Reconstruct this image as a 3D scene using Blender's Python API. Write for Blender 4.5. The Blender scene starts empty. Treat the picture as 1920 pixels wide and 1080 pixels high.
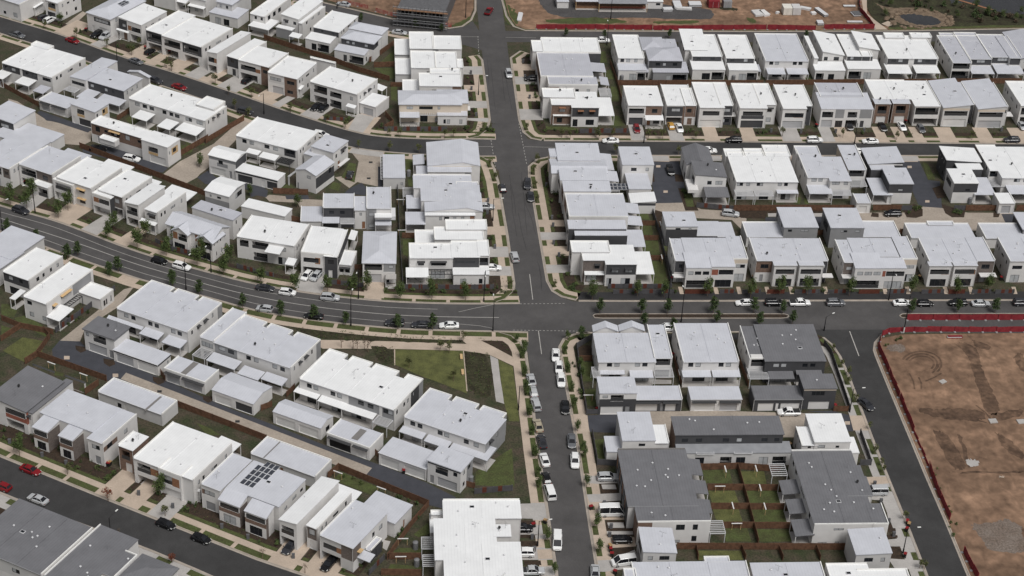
import bpy, math, random
from mathutils import Vector
rnd = random.Random(7)
scene = bpy.context.scene
col = scene.collection
R = math.radians
# ---------------------------------------------------------------- camera (solved from the street grid)
CAMH = 244.0
RW = ((0.9962529738229908, -0.005109661491201567, 0.08633599196333351),
      (-0.07526162840340067, -0.543045318769232, 0.836323782426933),
      (0.04261102485174335, -0.8396878426667072, -0.5413950751889192))
FPX = 3455.9
def G(x, y, z=0.0):
    """photo measurement (1920 wide survey pixel) -> place on the level z of the suburb"""
    a, b = x-960.0, y-540.0
    r = [m[0]*a+m[1]*b+m[2]*FPX for m in RW]
    t = (z-CAMH)/r[2]
    return (r[0]*t, r[1]*t)
OX = OY = 0
def T(c, r):
    global OX, OY
    OX, OY = 480*c, 270*r
def Q(x, y, z=0.0):
    return G(OX+x/4.0, OY+y/4.0, z)
cam = bpy.data.cameras.new('Camera'); camo = bpy.data.objects.new('Camera', cam); col.objects.link(camo)
cam.sensor_width = 36; cam.lens = FPX/1920*36; cam.clip_end = 4000; cam.clip_start = 1
from mathutils import Matrix
M = Matrix(((RW[0][0], -RW[0][1], -RW[0][2], 0), (RW[1][0], -RW[1][1], -RW[1][2], 0), (RW[2][0], -RW[2][1], -RW[2][2], CAMH), (0, 0, 0, 1)))
camo.matrix_world = M
scene.camera = camo
# ---------------------------------------------------------------- light
SUN_EL, SUN_AZ = 58.0, 152.0      # azimuth clockwise from +Y : behind the camera, to the right
w = bpy.data.worlds.new('World'); scene.world = w; w.use_nodes = True
nt = w.node_tree; bg = nt.nodes['Background']
sky = nt.nodes.new('ShaderNodeTexSky'); sky.sky_type = 'NISHITA'; sky.sun_disc = False
sky.sun_elevation = R(SUN_EL); sky.sun_rotation = R(SUN_AZ); sky.air_density = 1.0; sky.dust_density = 4.0; sky.ozone_density = 1.0
hs = nt.nodes.new('ShaderNodeHueSaturation'); hs.inputs['Saturation'].default_value = 0.22
nt.links.new(sky.outputs[0], hs.inputs['Color']); nt.links.new(hs.outputs[0], bg.inputs['Color'])
bg.inputs['Strength'].default_value = 0.052
sl = bpy.data.lights.new('Sun', 'SUN'); so = bpy.data.objects.new('Sun', sl); col.objects.link(so)
sl.energy = 1.5; sl.angle = R(24); sl.color = (1.0, 0.985, 0.965)
so.rotation_euler = (R(90-SUN_EL), 0, R(180-SUN_AZ)+0)
d_ = Vector((math.sin(R(SUN_AZ))*math.cos(R(SUN_EL)), math.cos(R(SUN_AZ))*math.cos(R(SUN_EL)), math.sin(R(SUN_EL))))
so.rotation_euler = d_.to_track_quat('Z', 'Y').to_euler()
so.location = (0, 400, 200)
vs = scene.view_settings; vs.view_transform = 'Standard'; vs.look = 'None'; vs.exposure = 0.5; vs.gamma = 1.0
# ---------------------------------------------------------------- materials
MATS = {}
def mat(name, c, rough=0.75, var=0.12, scale=0.6, metal=0.0, spec=0.3, rib=None, c2=None, fine=0.0, fscale=8.0, bump=0.0, pattern=None, streak=0):
    m = bpy.data.materials.new(name); m.use_nodes = True; n = m.node_tree; b = n.nodes['Principled BSDF']
    b.inputs['Roughness'].default_value = rough; b.inputs['Metallic'].default_value = metal
    b.inputs['Specular IOR Level'].default_value = spec
    tc = n.nodes.new('ShaderNodeTexCoord')
    oi = n.nodes.new('ShaderNodeObjectInfo')
    noi = n.nodes.new('ShaderNodeTexNoise'); noi.inputs['Scale'].default_value = scale; noi.inputs['Detail'].default_value = 4
    geo = n.nodes.new('ShaderNodeNewGeometry')
    n.links.new(geo.outputs['Position'], noi.inputs['Vector'])
    ramp = n.nodes.new('ShaderNodeMapRange'); ramp.inputs['From Min'].default_value = 0.3; ramp.inputs['From Max'].default_value = 0.7
    n.links.new(noi.outputs['Fac'], ramp.inputs['Value'])
    mx = n.nodes.new('ShaderNodeMix'); mx.data_type = 'RGBA'
    lo = c2 if c2 else tuple(v*(1-var) for v in c); hi = c if c2 else tuple(min(1, v*(1+var)) for v in c)
    mx.inputs['A'].default_value = (*lo, 1); mx.inputs['B'].default_value = (*hi, 1)
    n.links.new(ramp.outputs[0], mx.inputs['Factor'])
    out = mx.outputs['Result']
    if fine:
        n2 = n.nodes.new('ShaderNodeTexNoise'); n2.inputs['Scale'].default_value = fscale; n2.inputs['Detail'].default_value = 3
        n.links.new(geo.outputs['Position'], n2.inputs['Vector'])
        mr = n.nodes.new('ShaderNodeMapRange'); mr.inputs['From Min'].default_value = 0.3; mr.inputs['From Max'].default_value = 0.7
        mr.inputs['To Min'].default_value = 1-fine; mr.inputs['To Max'].default_value = 1+fine
        n.links.new(n2.outputs['Fac'], mr.inputs['Value'])
        ml = n.nodes.new('ShaderNodeVectorMath'); ml.operation = 'SCALE'
        n.links.new(out, ml.inputs[0]); n.links.new(mr.outputs[0], ml.inputs['Scale']); out = ml.outputs[0]
    if streak:
        for (sx_, sy_, off) in ((.035, .05, 0), (.11, .16, 9), (.45, .3, 30)):
            mp = n.nodes.new('ShaderNodeMapping'); mp.inputs['Scale'].default_value = (sx_, sy_, .1); mp.inputs['Location'].default_value = (off, off, 0); mp.inputs['Rotation'].default_value = (0, 0, .35)
            n.links.new(geo.outputs['Position'], mp.inputs['Vector'])
            n2 = n.nodes.new('ShaderNodeTexNoise'); n2.inputs['Scale'].default_value = 1; n2.inputs['Detail'].default_value = 6; n2.inputs['Distortion'].default_value = 1.2
            n.links.new(mp.outputs[0], n2.inputs['Vector'])
            mr = n.nodes.new('ShaderNodeMapRange'); mr.inputs['From Min'].default_value = .35; mr.inputs['From Max'].default_value = .65; mr.inputs['To Min'].default_value = 1-streak; mr.inputs['To Max'].default_value = 1+streak*.6
            n.links.new(n2.outputs['Fac'], mr.inputs['Value'])
            ml = n.nodes.new('ShaderNodeVectorMath'); ml.operation = 'SCALE'
            n.links.new(out, ml.inputs[0]); n.links.new(mr.outputs[0], ml.inputs['Scale']); out = ml.outputs[0]
    if rib:                    # standing ribs along local axis: (axis, period, depth)
        ax, per, dep = rib
        sx = n.nodes.new('ShaderNodeSeparateXYZ'); n.links.new(tc.outputs['Object'], sx.inputs[0])
        dv = n.nodes.new('ShaderNodeMath'); dv.operation = 'DIVIDE'; dv.inputs[1].default_value = per
        n.links.new(sx.outputs[ax], dv.inputs[0])
        fr = n.nodes.new('ShaderNodeMath'); fr.operation = 'FRACT'; n.links.new(dv.outputs[0], fr.inputs[0])
        lt = n.nodes.new('ShaderNodeMath'); lt.operation = 'LESS_THAN'; lt.inputs[1].default_value = 0.18
        n.links.new(fr.outputs[0], lt.inputs[0])
        mr = n.nodes.new('ShaderNodeMapRange'); mr.inputs['To Min'].default_value = 1; mr.inputs['To Max'].default_value = 1-dep
        n.links.new(lt.outputs[0], mr.inputs['Value'])
        ml = n.nodes.new('ShaderNodeVectorMath'); ml.operation = 'SCALE'
        n.links.new(out, ml.inputs[0]); n.links.new(mr.outputs[0], ml.inputs['Scale']); out = ml.outputs[0]
        bp = n.nodes.new('ShaderNodeBump'); bp.inputs['Strength'].default_value = 0.3; bp.inputs['Distance'].default_value = 0.04
        n.links.new(lt.outputs[0], bp.inputs['Height']); n.links.new(bp.outputs[0], b.inputs['Normal'])
    if pattern == 'brick':
        br = n.nodes.new('ShaderNodeTexBrick'); br.inputs['Scale'].default_value = 1.0
        br.inputs['Brick Width'].default_value = 0.46; br.inputs['Row Height'].default_value = 0.17; br.inputs['Mortar Size'].default_value = 0.02
        sx = n.nodes.new('ShaderNodeSeparateXYZ'); n.links.new(tc.outputs['Object'], sx.inputs[0])
        ad = n.nodes.new('ShaderNodeMath'); n.links.new(sx.outputs[0], ad.inputs[0]); n.links.new(sx.outputs[1], ad.inputs[1])
        cx = n.nodes.new('ShaderNodeCombineXYZ'); n.links.new(ad.outputs[0], cx.inputs[0]); n.links.new(sx.outputs[2], cx.inputs[1])
        n.links.new(cx.outputs[0], br.inputs['Vector'])
        br.inputs['Color2'].default_value = (*[v*0.65 for v in c], 1); br.inputs['Mortar'].default_value = (*[v*0.8+0.04 for v in c], 1)
        n.links.new(out, br.inputs['Color1']); out = br.outputs['Color']
    n.links.new(out, b.inputs['Base Color'])
    if bump:
        bp = n.nodes.new('ShaderNodeBump'); bp.inputs['Strength'].default_value = bump; bp.inputs['Distance'].default_value = 0.1
        n3 = n.nodes.new('ShaderNodeTexNoise'); n3.inputs['Scale'].default_value = fscale; n.links.new(geo.outputs['Position'], n3.inputs['Vector'])
        n.links.new(n3.outputs['Fac'], bp.inputs['Height']); n.links.new(bp.outputs[0], b.inputs['Normal'])
    MATS[name] = m
    return m
mat('white', (.66, .645, .63), .8, .05)
mat('pale', (.56, .55, .54), .8, .05)
mat('mid', (.27, .27, .275), .8, .06)
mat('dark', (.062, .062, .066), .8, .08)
mat('cream', (.60, .52, .43), .8, .05)
mat('brick', (.21, .135, .10), .85, .25, 2.5, pattern='brick')
mat('redbrick', (.33, .11, .07), .85, .25, 2.5, pattern='brick')
mat('greybrick', (.17, .14, .125), .85, .25, 2.5, pattern='brick')
mat('timber', (.27, .135, .075), .7, .15, 3, rib=(2, .28, .25))
mat('oak', (.55, .38, .2), .7, .12, 3, rib=(2, .28, .2))
mat('Rwhite', (.79, .795, .795), .5, .04, .35, rib=(0, .6, .05), fine=.015, fscale=1.3)
mat('Rgrey', (.47, .475, .515), .5, .05, .35, rib=(0, .6, .07), fine=.02, fscale=1.3)
mat('Rpale', (.55, .56, .60), .5, .05, .35, rib=(0, .6, .06), fine=.02, fscale=1.3)
mat('Rdark', (.165, .165, .175), .6, .08, .35, rib=(0, .6, .12), fine=.03, fscale=1.3)
mat('cap', (.82, .81, .78), .6, .03)
mat('capdark', (.2, .19, .18), .6, .05)
mat('frame', (.05, .05, .052), .5, .05)
mat('glass', (.018, .02, .024), .12, .1, .4, spec=.5)
mat('blind', (.42, .43, .44), .35, .15, .9)
mat('inside', (.02, .019, .019), .9, .2)  # near-black: shade deep in carports and an open garage put into colour
mat('garage', (.42, .42, .43), .6, .04, rib=(2, .5, .2))
mat('garagewhite', (.68, .67, .65), .6, .04, rib=(2, .5, .15))
mat('garagedark', (.06, .06, .064), .6, .06, rib=(2, .5, .25))
mat('steel', (.62, .62, .63), .5, .05)
mat('pole', (.012, .012, .013), .5, .1)
mat('solar', (.05, .055, .068), .15, .2, 1.5, spec=.6)
mat('asphalt', (.083, .079, .078), .9, .10, .12, fine=.16, fscale=5, streak=.07)
mat('asphaltnew', (.049, .048, .048), .9, .12, .15, fine=.16, fscale=5, streak=.08)
mat('asphaltpath', (.034, .033, .034), .9, .15, .3, fine=.15, fscale=5)
mat('darkpave', (.056, .058, .068), .85, .12, .5, fine=.2, fscale=7)
mat('concrete', (.46, .375, .30), .85, .10, .3, fine=.07, fscale=3)
mat('concreteg', (.40, .38, .36), .85, .10, .3, fine=.07, fscale=3)
mat('kerb', (.36, .315, .27), .85, .12, .6, fine=.1)
mat('lane', (.35, .30, .25), .85, .12, .25, fine=.1, fscale=2)
mat('lawn', (.078, .098, .032), .95, .3, .5, c2=(.056, .058, .024), fine=.3, fscale=3)
mat('drylawn', (.125, .130, .045), .95, .3, .5, c2=(.07, .075, .028), fine=.25, fscale=4)
mat('mulch', (.055, .036, .024), .95, .3, 1.2, c2=(.03, .022, .016), fine=.35, fscale=5)
mat('yard', (.078, .060, .044), .95, .3, .35, c2=(.036, .046, .020), fine=.4, fscale=2.5)
mat('dirt', (.275, .172, .112), .95, .2, .05, c2=(.195, .12, .078), fine=.28, fscale=.45, bump=.5, streak=.2)
mat('dirtdark', (.165, .102, .066), .95, .2, .2, c2=(.11, .068, .046), fine=.3, fscale=.9, bump=.5, streak=.25)
mat('gravel', (.20, .165, .14), .95, .2, .25, c2=(.135, .1, .078), fine=.35, fscale=2.5)
mat('darkgravel', (.072, .068, .068), .95, .2, .2, fine=.25, fscale=2)
mat('line', (.40, .385, .36), .8, .12, 1.5)
mat('water', (.03, .03, .032), .1, .2, .2, spec=.5)
mat('rock', (.22, .165, .115), .9, .3, .6, c2=(.12, .085, .058), fine=.3, fscale=2)
mat('scrub', (.048, .05, .024), .95, .3, .3, c2=(.026, .02, .013), fine=.4, fscale=1.5)
mat('fencewood', (.135, .07, .042), .85, .3, 1.5, rib=(0, .3, .3))
mat('fencegrey', (.085, .083, .088), .85, .15, 1.0)
mat('fencepanel', (.11, .035, .022), .85, .2, 2)
mat('barrier', (.25, .03, .036), .7, .25, .8, fine=.2, c2=(.17, .014, .022))
mat('barrierpale', (.30, .06, .05), .7, .3, 1.2, fine=.2, c2=(.36, .22, .17))
mat('leaf', (.105, .14, .042), .8, .4, 1.6, c2=(.035, .055, .018))
mat('leafdark', (.08, .12, .04), .8, .4, 1.6, c2=(.022, .034, .014))
mat('leafyellow', (.13, .135, .05), .8, .4, 1.6, c2=(.05, .06, .02))
mat('leafred', (.20, .055, .025), .8, .4, 1.6, c2=(.10, .03, .015))
mat('leafbare', (.10, .07, .045), .8, .4, 1.6, c2=(.06, .045, .03))
mat('bark', (.16, .11, .08), .9, .2, 3)
mat('binbody', (.015, .016, .016), .5, .1)
mat('binred', (.22, .015, .018), .5, .1)
mat('binyellow', (.36, .23, .11), .5, .1)
mat('tank', (.19, .19, .195), .6, .1)
mat('letterbox', (.11, .11, .115), .8, .1)
mat('tyre', (.012, .012, .012), .8, .1)
mat('rim', (.4, .4, .41), .3, .1, metal=.6)
mat('carglass', (.014, .015, .018), .08, .1, spec=.5)
mat('lamp', (.75, .75, .72), .3, .02)
mat('tail', (.25, .01, .01), .3, .02)
mat('plastic', (.03, .03, .03), .6, .05)
mat('cloth', (.6, .6, .58), .9, .3, 2)
mat('container', (.72, .69, .62), .7, .06, rib=(0, .35, .12))
mat('scaffold', (.12, .12, .125), .6, .2, 2)
mat('formwork', (.23, .13, .075), .8, .25, 1.0)
mat('steelroof', (.27, .275, .29), .5, .1)
for nm, c in dict(cwhite=(.80, .80, .79), csilver=(.44, .45, .46), cgrey=(.13, .135, .145), cdark=(.035, .036, .042), cblack=(.008, .008, .009), cred=(.20, .01, .014), cgold=(.40, .35, .26), cyellow=(.50, .28, .06)).items():
    mat(nm, c, .22, .02, spec=.5)
# ---------------------------------------------------------------- mesh helpers
class MB:
    def __init__(s): s.v = []; s.f = []; s.m = []; s.mats = []
    def mi(s, m):
        if m not in s.mats: s.mats.append(m)
        return s.mats.index(m)
    def face(s, pts, m):
        i = len(s.v); s.v += [tuple(p) for p in pts]; s.f.append(tuple(range(i, i+len(pts)))); s.m.append(s.mi(m))
    def box(s, x0, y0, z0, x1, y1, z1, m, skip=''):
        p = [(x0, y0, z0), (x1, y0, z0), (x1, y1, z0), (x0, y1, z0), (x0, y0, z1), (x1, y0, z1), (x1, y1, z1), (x0, y1, z1)]
        i = len(s.v); s.v += p; k = s.mi(m)
        for q in ((0, 3, 2, 1), (4, 5, 6, 7), (0, 1, 5, 4), (1, 2, 6, 5), (2, 3, 7, 6), (3, 0, 4, 7)):
            s.f.append(tuple(i+a for a in q)); s.m.append(k)
    def hexa(s, p, m):      # 8 points, bottom 4 ccw then top 4
        i = len(s.v); s.v += [tuple(a) for a in p]; k = s.mi(m)
        for q in ((0, 3, 2, 1), (4, 5, 6, 7), (0, 1, 5, 4), (1, 2, 6, 5), (2, 3, 7, 6), (3, 0, 4, 7)):
            s.f.append(tuple(i+a for a in q)); s.m.append(k)
    def bar(s, a, b, r, m, n=4, r2=None):
        a, b = Vector(a), Vector(b); d = (b-a).normalized(); r2 = r if r2 is None else r2
        up = Vector((0, 0, 1)) if abs(d.z) < .9 else Vector((1, 0, 0))
        p = d.cross(up).normalized(); q = d.cross(p); i = len(s.v); k = s.mi(m)
        for (c, rr) in ((a, r), (b, r2)):
            for j in range(n):
                t = 2*math.pi*(j+.5)/n
                s.v.append(tuple(c+p*math.cos(t)*rr+q*math.sin(t)*rr))
        for j in range(n):
            s.f.append((i+j, i+(j+1) % n, i+n+(j+1) % n, i+n+j)); s.m.append(k)
        s.f.append(tuple(i+j for j in reversed(range(n)))); s.m.append(k)
        s.f.append(tuple(i+n+j for j in range(n))); s.m.append(k)
    def mesh(s, name):
        me = bpy.data.meshes.new(name); me.from_pydata(s.v, [], s.f)
        for m in s.mats: me.materials.append(MATS[m])
        me.polygons.foreach_set('material_index', s.m); me.update()
        return me
    def build(s, name, parent=None, loc=(0, 0, 0), rz=0):
        if not s.f: return None
        o = bpy.data.objects.new(name, s.mesh(name)); col.objects.link(o)
        if parent: o.parent = parent
        o.location = loc; o.rotation_euler.z = rz
        return o
def tag(o, label, cat, group=None, kind=None):
    if label: o['label'] = label
    if cat: o['category'] = cat
    if group: o['group'] = group
    if kind: o['kind'] = kind
    return o
def empty(name, x, y, z=0, rz=0):
    o = bpy.data.objects.new(name, None); col.objects.link(o); o.location = (x, y, z); o.rotation_euler.z = rz; o.empty_display_size = .5
    return o
def copy_tree(o, parent=None):
    c = o.copy(); col.objects.link(c)
    if parent: c.parent = parent
    for ch in KIDS.get(o.name, ()): KIDS.setdefault(c.name, []).append(copy_tree(ch, c))
    return c
KIDS = {}
def kids(root):
    def rec(o):
        KIDS[o.name] = [c for c in o.children]
        for c in o.children: rec(c)
    rec(root)
def ordinal(i):
    return ['first', 'second', 'third', 'fourth', 'fifth', 'sixth', 'seventh', 'eighth', 'ninth', 'tenth', 'eleventh', 'twelfth', 'thirteenth', 'fourteenth', 'fifteenth', 'sixteenth', 'seventeenth', 'eighteenth', 'nineteenth', 'twentieth'][i] if i < 20 else '%dth' % (i+1)
# ---------------------------------------------------------------- ground sheets
def tri_poly(mb, pts, z, m):
    mb.face([(x, y, z) for x, y in pts], m)
def sheet(name, pts, z, m, kind='structure', full=False):
    """pts: survey pixels in the current tile (or world xy when full)"""
    w = pts if full else [Q(x, y) for x, y in pts]
    import mathutils
    if m in ('dirtdark', 'gravel', 'darkgravel', 'scrub', 'rock') or name in ('sand_patch', 'pond_water', 'grass_strip'):
        g_ = random.Random(len(w)+int(w[0][0]*7)); w = smooth(w+[w[0]], 3)[:-1]
        w = [(x+g_.gauss(0, .16), y+g_.gauss(0, .25)) for x, y in w]
    tris = mathutils.geometry.tessellate_polygon([[Vector((x, y, 0)) for x, y in w]])
    mb = MB()
    mb.v = [(x, y, z) for x, y in w]; k = mb.mi(m)
    for t in tris:
        a, b, c = (Vector(w[i]) for i in t)
        if (b-a).cross(c-a) < 0: t = (t[0], t[2], t[1])
        mb.f.append(tuple(t)); mb.m.append(k)
    o = mb.build(name); o['kind'] = kind
    return o
def offset_line(w, d):
    out = []
    for i, p in enumerate(w):
        a = Vector(w[max(0, i-1)]); b = Vector(w[min(len(w)-1, i+1)]); t = (b-a).normalized(); out.append((p[0]-t.y*d, p[1]+t.x*d))
    return out
def band(name, w, d0, d1, z, m, kind='structure', h=None):
    a, b = offset_line(w, d0), offset_line(w, d1); mb = MB()
    for i in range(len(w)-1):
        q = [a[i], a[i+1], b[i+1], b[i]]
        if (a[i+1][0]-a[i][0])*(b[i+1][0]-b[i][0])+(a[i+1][1]-a[i][1])*(b[i+1][1]-b[i][1]) <= 0: continue
        if (d1 < d0): q = q[::-1]
        if h is None: mb.face([(x, y, z+(i % 7)*.0005) for x, y in q], m)
        else: mb.hexa([(x, y, z) for x, y in q]+[(x, y, z+h) for x, y in q], m)
    o = mb.build(name)
    if o: o['kind'] = kind
    return o
def smooth(w, n=3):
    for _ in range(n):
        o = [w[0]]
        for a, b in zip(w, w[1:]):
            o += [(a[0]*.75+b[0]*.25, a[1]*.75+b[1]*.25), (a[0]*.25+b[0]*.75, a[1]*.25+b[1]*.75)]
        w = o+[w[-1]]
    return w
def px(pts, z=0): return [G(x, y, z) for x, y in pts]
def tx(pts, z=0): return [Q(x, y, z) for x, y in pts]
# ---------------------------------------------------------------- house builder
def parse(fs):
    out = []
    for tok in fs.split():
        k, _, r = tok.partition(':')
        if k in REC: out += parse(REC[k]); continue
        a = r.split(','); out.append([k]+[float(q) if q.replace('.', '').replace('-', '').isdigit() else q for q in a])
    return out
REC = {
 'BK': 'w:.10,.24,4.2,5.4 w:.32,.46,4.2,5.4 w:.62,.74,4.2,5.4 s:.12,.34,.15,2.3',
 'BK2': 'w:.10,.19,4.2,5.4 w:.23,.32,4.2,5.4 w:.64,.73,4.2,5.4 w:.77,.86,4.2,5.4 s:.2,.42,.15,2.3 s:.62,.84,.15,2.3',
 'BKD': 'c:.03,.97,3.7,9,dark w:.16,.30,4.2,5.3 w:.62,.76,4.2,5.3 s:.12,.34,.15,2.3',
 'SD': 'w:.14,.2,4.2,5.2 w:.38,.48,4.4,5.0 w:.66,.74,4.2,5.3 w:.3,.36,1,2.1 w:.7,.8,1,2.1',
 'SD2': 'w:.1,.15,4.3,5.3 w:.22,.27,4.3,5.3 w:.45,.60,4.5,5.1 w:.8,.85,4.2,5.3 w:.5,.56,.9,2.1',
 'SDA': 'w:.1,.15,4.3,5.3 w:.3,.35,4.3,5.3 w:.52,.60,4.3,5.3 w:.8,.85,4.2,5.3 h:.28,.37,5.35 h:.5,.62,5.35',
 'FL': 'o:.05,.5,3.5,5.7 k:.06,.48,.05,2.7 c:.56,1,2.7,9,brick w:.64,.84,4.0,5.4 d:.6,.72 s:.76,.95,.4,2.3',
 'FLW': 'c:.06,.5,3.7,4.6,pale o:.06,.5,3.9,5.2 k:.06,.5,.05,2.7 w:.64,.8,3.9,5.2 w:.64,.8,1,2.2 h:.62,.82,5.25 h:.62,.82,2.25',
 'FLD': 'o:.05,.52,3.9,5.4 g:.06,.5 c:.58,1,.3,9,dark w:.66,.86,4.0,5.3 d:.62,.74',
 'GG': 'g:.06,.46 g:.54,.94',
 'G1': 'g:.15,.85',
 'LOFT': 'c:0,1,0,3.3,dark w:.15,.27,4,5 w:.5,.8,3.9,5.1 g:.08,.62 d:.72,.84',
 'TER': 'w:.14,.86,4.0,5.3 s:.15,.85,.2,2.4',
}
class House:
    def __init__(s, name, label, cat='house', ang=-.5, group=None):
        s.name, s.a = name, R(ang); s.label, s.cat, s.group = label, cat, group; s.root = None; s.boxes = []
        s.eu = (math.cos(s.a), math.sin(s.a)); s.ev = (-math.sin(s.a), math.cos(s.a)); s.rng = random.Random(label); s.jit = .0037*(len(label)*7 % 23)
    def uv(s, w): return (w[0]*s.eu[0]+w[1]*s.eu[1], w[0]*s.ev[0]+w[1]*s.ev[1])
    def ext(s, c, z):
        if c[0] == 'uv': return c[1:]
        if isinstance(c[0], str):      # ('br', x, y, w, d)
            k, x, y, wd, dp = c; u, v = s.uv(Q(x, y, z))
            u0, u1 = (u-wd, u) if k[0] == 'r' else (u, u+wd)
            v0, v1 = (v-dp, v) if k[1] == 'b' else (v, v+dp)
        else:
            a, b = s.uv(Q(c[0], c[1], z)), s.uv(Q(c[2], c[3], z))
            u0, u1, v0, v1 = min(a[0], b[0]), max(a[0], b[0]), min(a[1], b[1]), max(a[1], b[1])
        if s.root is None:
            s.o = (u0, v0); x = u0*s.eu[0]+v0*s.ev[0]; y = u0*s.eu[1]+v0*s.ev[1]
            s.root = empty(s.name, x, y, 0, s.a); tag(s.root, s.label, s.cat, s.group)
        return u0-s.o[0], u1-s.o[0], v0-s.o[1], v1-s.o[1]
    def box(s, c, z=6.4, wall='white', roof='Rwhite', rt='F', zb=0.0, par='lrb', rise=1.2, hi='r', ov=.3, f='', l='', r='', b='', vents=None, cap='cap', fw=None, lw=None, rw=None, grow=(0, 0, 0, 0), back=None, nd=1.9):
        u0, u1, v0, v1 = s.ext(c, z); u0 -= grow[0]; u1 += grow[1]; v0 -= grow[2]; v1 += grow[3]
        if back:
            v1 -= nd; W_ = u1-u0
            for i, sg in enumerate(back.split()):
                a, b_ = (float(t_) for t_ in sg.split('-')); s.box(('uv', u0+a*W_, u0+b_*W_, v1, v1+nd), z, wall, roof, par='lrb', vents=0, cap=cap, b='w:.2,.8,3.9,5 s:.2,.8', r='c:0,1,0,9,mid')
        z += .013*len(s.boxes)+s.jit; e_ = .004*len(s.boxes); u0 += e_; u1 -= e_; v0 += e_; v1 -= e_
        B = dict(u0=u0, u1=u1, v0=v0, v1=v1, z=z); s.boxes.append(B)
        mb = MB(); pt = .16 if rt == 'F' else 0
        top = z
        FA = {'f': ((u0, v0), (1, 0), (0, 1), u1-u0, f, fw or wall), 'r': ((u1, v0), (0, 1), (-1, 0), v1-v0, r, rw or wall),
              'b': ((u1, v1), (-1, 0), (0, -1), u1-u0, b, wall), 'l': ((u0, v1), (0, -1), (1, 0), v1-v0, l, lw or wall)}
        clad = {}
        for k, (o, t, n, L, fs, wm) in FA.items():
            def pos(a, zz, d=0.0, o=o, t=t, n=n): return (o[0]+t[0]*a+n[0]*d, o[1]+t[1]*a+n[1]*d, zz)
            ztop = top if rt == 'F' and k in par else (z-.26 if rt == 'F' else z-.02)
            fe = parse(fs); holes = []; clads = []
            for e in fe:
                if e[0] in 'wosd':
                    a0, a1 = e[1]*L, e[2]*L
                    if len(e) > 4: z0, z1 = e[3], e[4]
                    else: z0, z1 = .05, 2.2
                    z0 = max(z0, zb+.05)
                    if z1 < zb+.3 or z1 > ztop-.1: 
                        if z0 > ztop-.6: continue
                        z1 = min(z1, ztop-.1)
                    if z1-z0 < .3: continue
                    holes.append((a0, a1, z0, z1, e[0]))
                elif e[0] in 'gk':
                    if zb > .1: continue
                    z1 = e[4] if len(e) > 4 else 2.35
                    holes.append((e[1]*L, e[2]*L, .03, z1, e[0]+(e[5] if len(e) > 5 else '')))
                elif e[0] == 'c': clads.append((e[1]*L, e[2]*L, e[3], min(e[4], ztop), e[5]))
                elif e[0] == 'h': s.hood(pos, e[1]*L, e[2]*L, e[3])
            ss = sorted({0.0, L, *[q for h in holes for q in h[:2]], *[min(L, q) for h in clads for q in h[:2]]})
            zz = sorted({zb, ztop, *[q for h in holes for q in h[2:4]], *[q for h in clads for q in h[2:4] if zb < q < ztop]})
            for i in range(len(ss)-1):
                for j in range(len(zz)-1):
                    ca, cz = (ss[i]+ss[i+1])/2, (zz[j]+zz[j+1])/2
                    if ss[i+1]-ss[i] < .005 or zz[j+1]-zz[j] < .005: continue
                    if any(h[0] < ca < h[1] and h[2] < cz < h[3] for h in holes): continue
                    m = wm; tgt = mb
                    for q in clads:
                        if q[0] < ca < q[1] and q[2] < cz < q[3]:
                            m = q[4]; tgt = clad.setdefault((k,)+tuple(q), MB())
                    tgt.face([pos(ss[i], zz[j]), pos(ss[i+1], zz[j]), pos(ss[i+1], zz[j+1]), pos(ss[i], zz[j+1])], m)
            for h in holes: s.opening(pos, mb, h, wm)
            if rt == 'S':
                hl = {'l': (0, 1) if k == 'f' else (1, 0), 'r': (1, 0) if k == 'f' else (0, 1)}
                ha, hb = s.sk_ends(k, hi, rise)
                if ha+hb > 0: mb.face([p for p in (pos(0, ztop), pos(L, ztop), pos(L, ztop+hb) if hb else None, pos(0, ztop+ha) if ha else None) if p], wm)
            if rt == 'G':
                ax = hi if hi in ('u', 'v') else 'v'
                if (ax == 'v' and k in 'fb') or (ax == 'u' and k in 'lr'): mb.face([pos(0, ztop), pos(L, ztop), pos(L*(fwd_frac(k, s)), ztop+rise)], wm)
        wo = mb.build('wall', s.root)
        for m, c_ in clad.items(): c_.build('cladding', s.root)
        # roof
        rb = MB()
        if rt == 'F':
            e = {k: (pt if k in par else -.12) for k in 'flrb'}
            a0, a1, b0, b1 = u0+e['l'], u1-e['r'], v0+e['f'], v1-e['b']
            rb.box(a0, b0, z-.34, a1, b1, z-.25, roof)
            rob = rb.build('roof', s.root)
            th = pt
            if u1-u0 > 11 and z > 5:
                nn = max(2, round((u1-u0)/6.6))
                for i in range(1, nn):
                    x = u0+(u1-u0)*i/nn; pm = MB(); pm.box(x-.09, v0+.02, z-.25, x+.09, v1-.2, z-.17, roof); pm.build('party_wall_capping', rob)
            for q in par:
                pm = MB()
                if q == 'l': pm.box(u0-.02, v0-.02 if 'f' in par else v0, z-.34, u0+th, v1+.02, z+.02, cap)
                if q == 'r': pm.box(u1-th, v0-.02 if 'f' in par else v0, z-.34, u1+.02, v1+.02, z+.02, cap)
                if q == 'f': pm.box(u0+(th if 'l' in par else 0), v0-.02, z-.34, u1-(th if 'r' in par else 0), v0+th, z+.017, cap)
                if q == 'b': pm.box(u0+(th if 'l' in par else 0), v1-th, z-.34, u1-(th if 'r' in par else 0), v1+.02, z+.017, cap)
                pm.build('parapet', s.root)
            if 'f' not in par and z > 2:
                gm = MB(); gm.box(a0, b0-.11, z-.36, a1, b0-.003, z-.245, 'steel' if roof != 'Rdark' else 'mid'); gm.build('gutter', rob)
                if zb < .1:
                    for uu in (u0+.1, u1-.1): gm = MB(); gm.bar((uu, v0-.07, .05), (uu, v0-.07, z-.34), .045, 'white', 5); gm.build('downpipe', s.root)
        elif rt == 'E':
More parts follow.
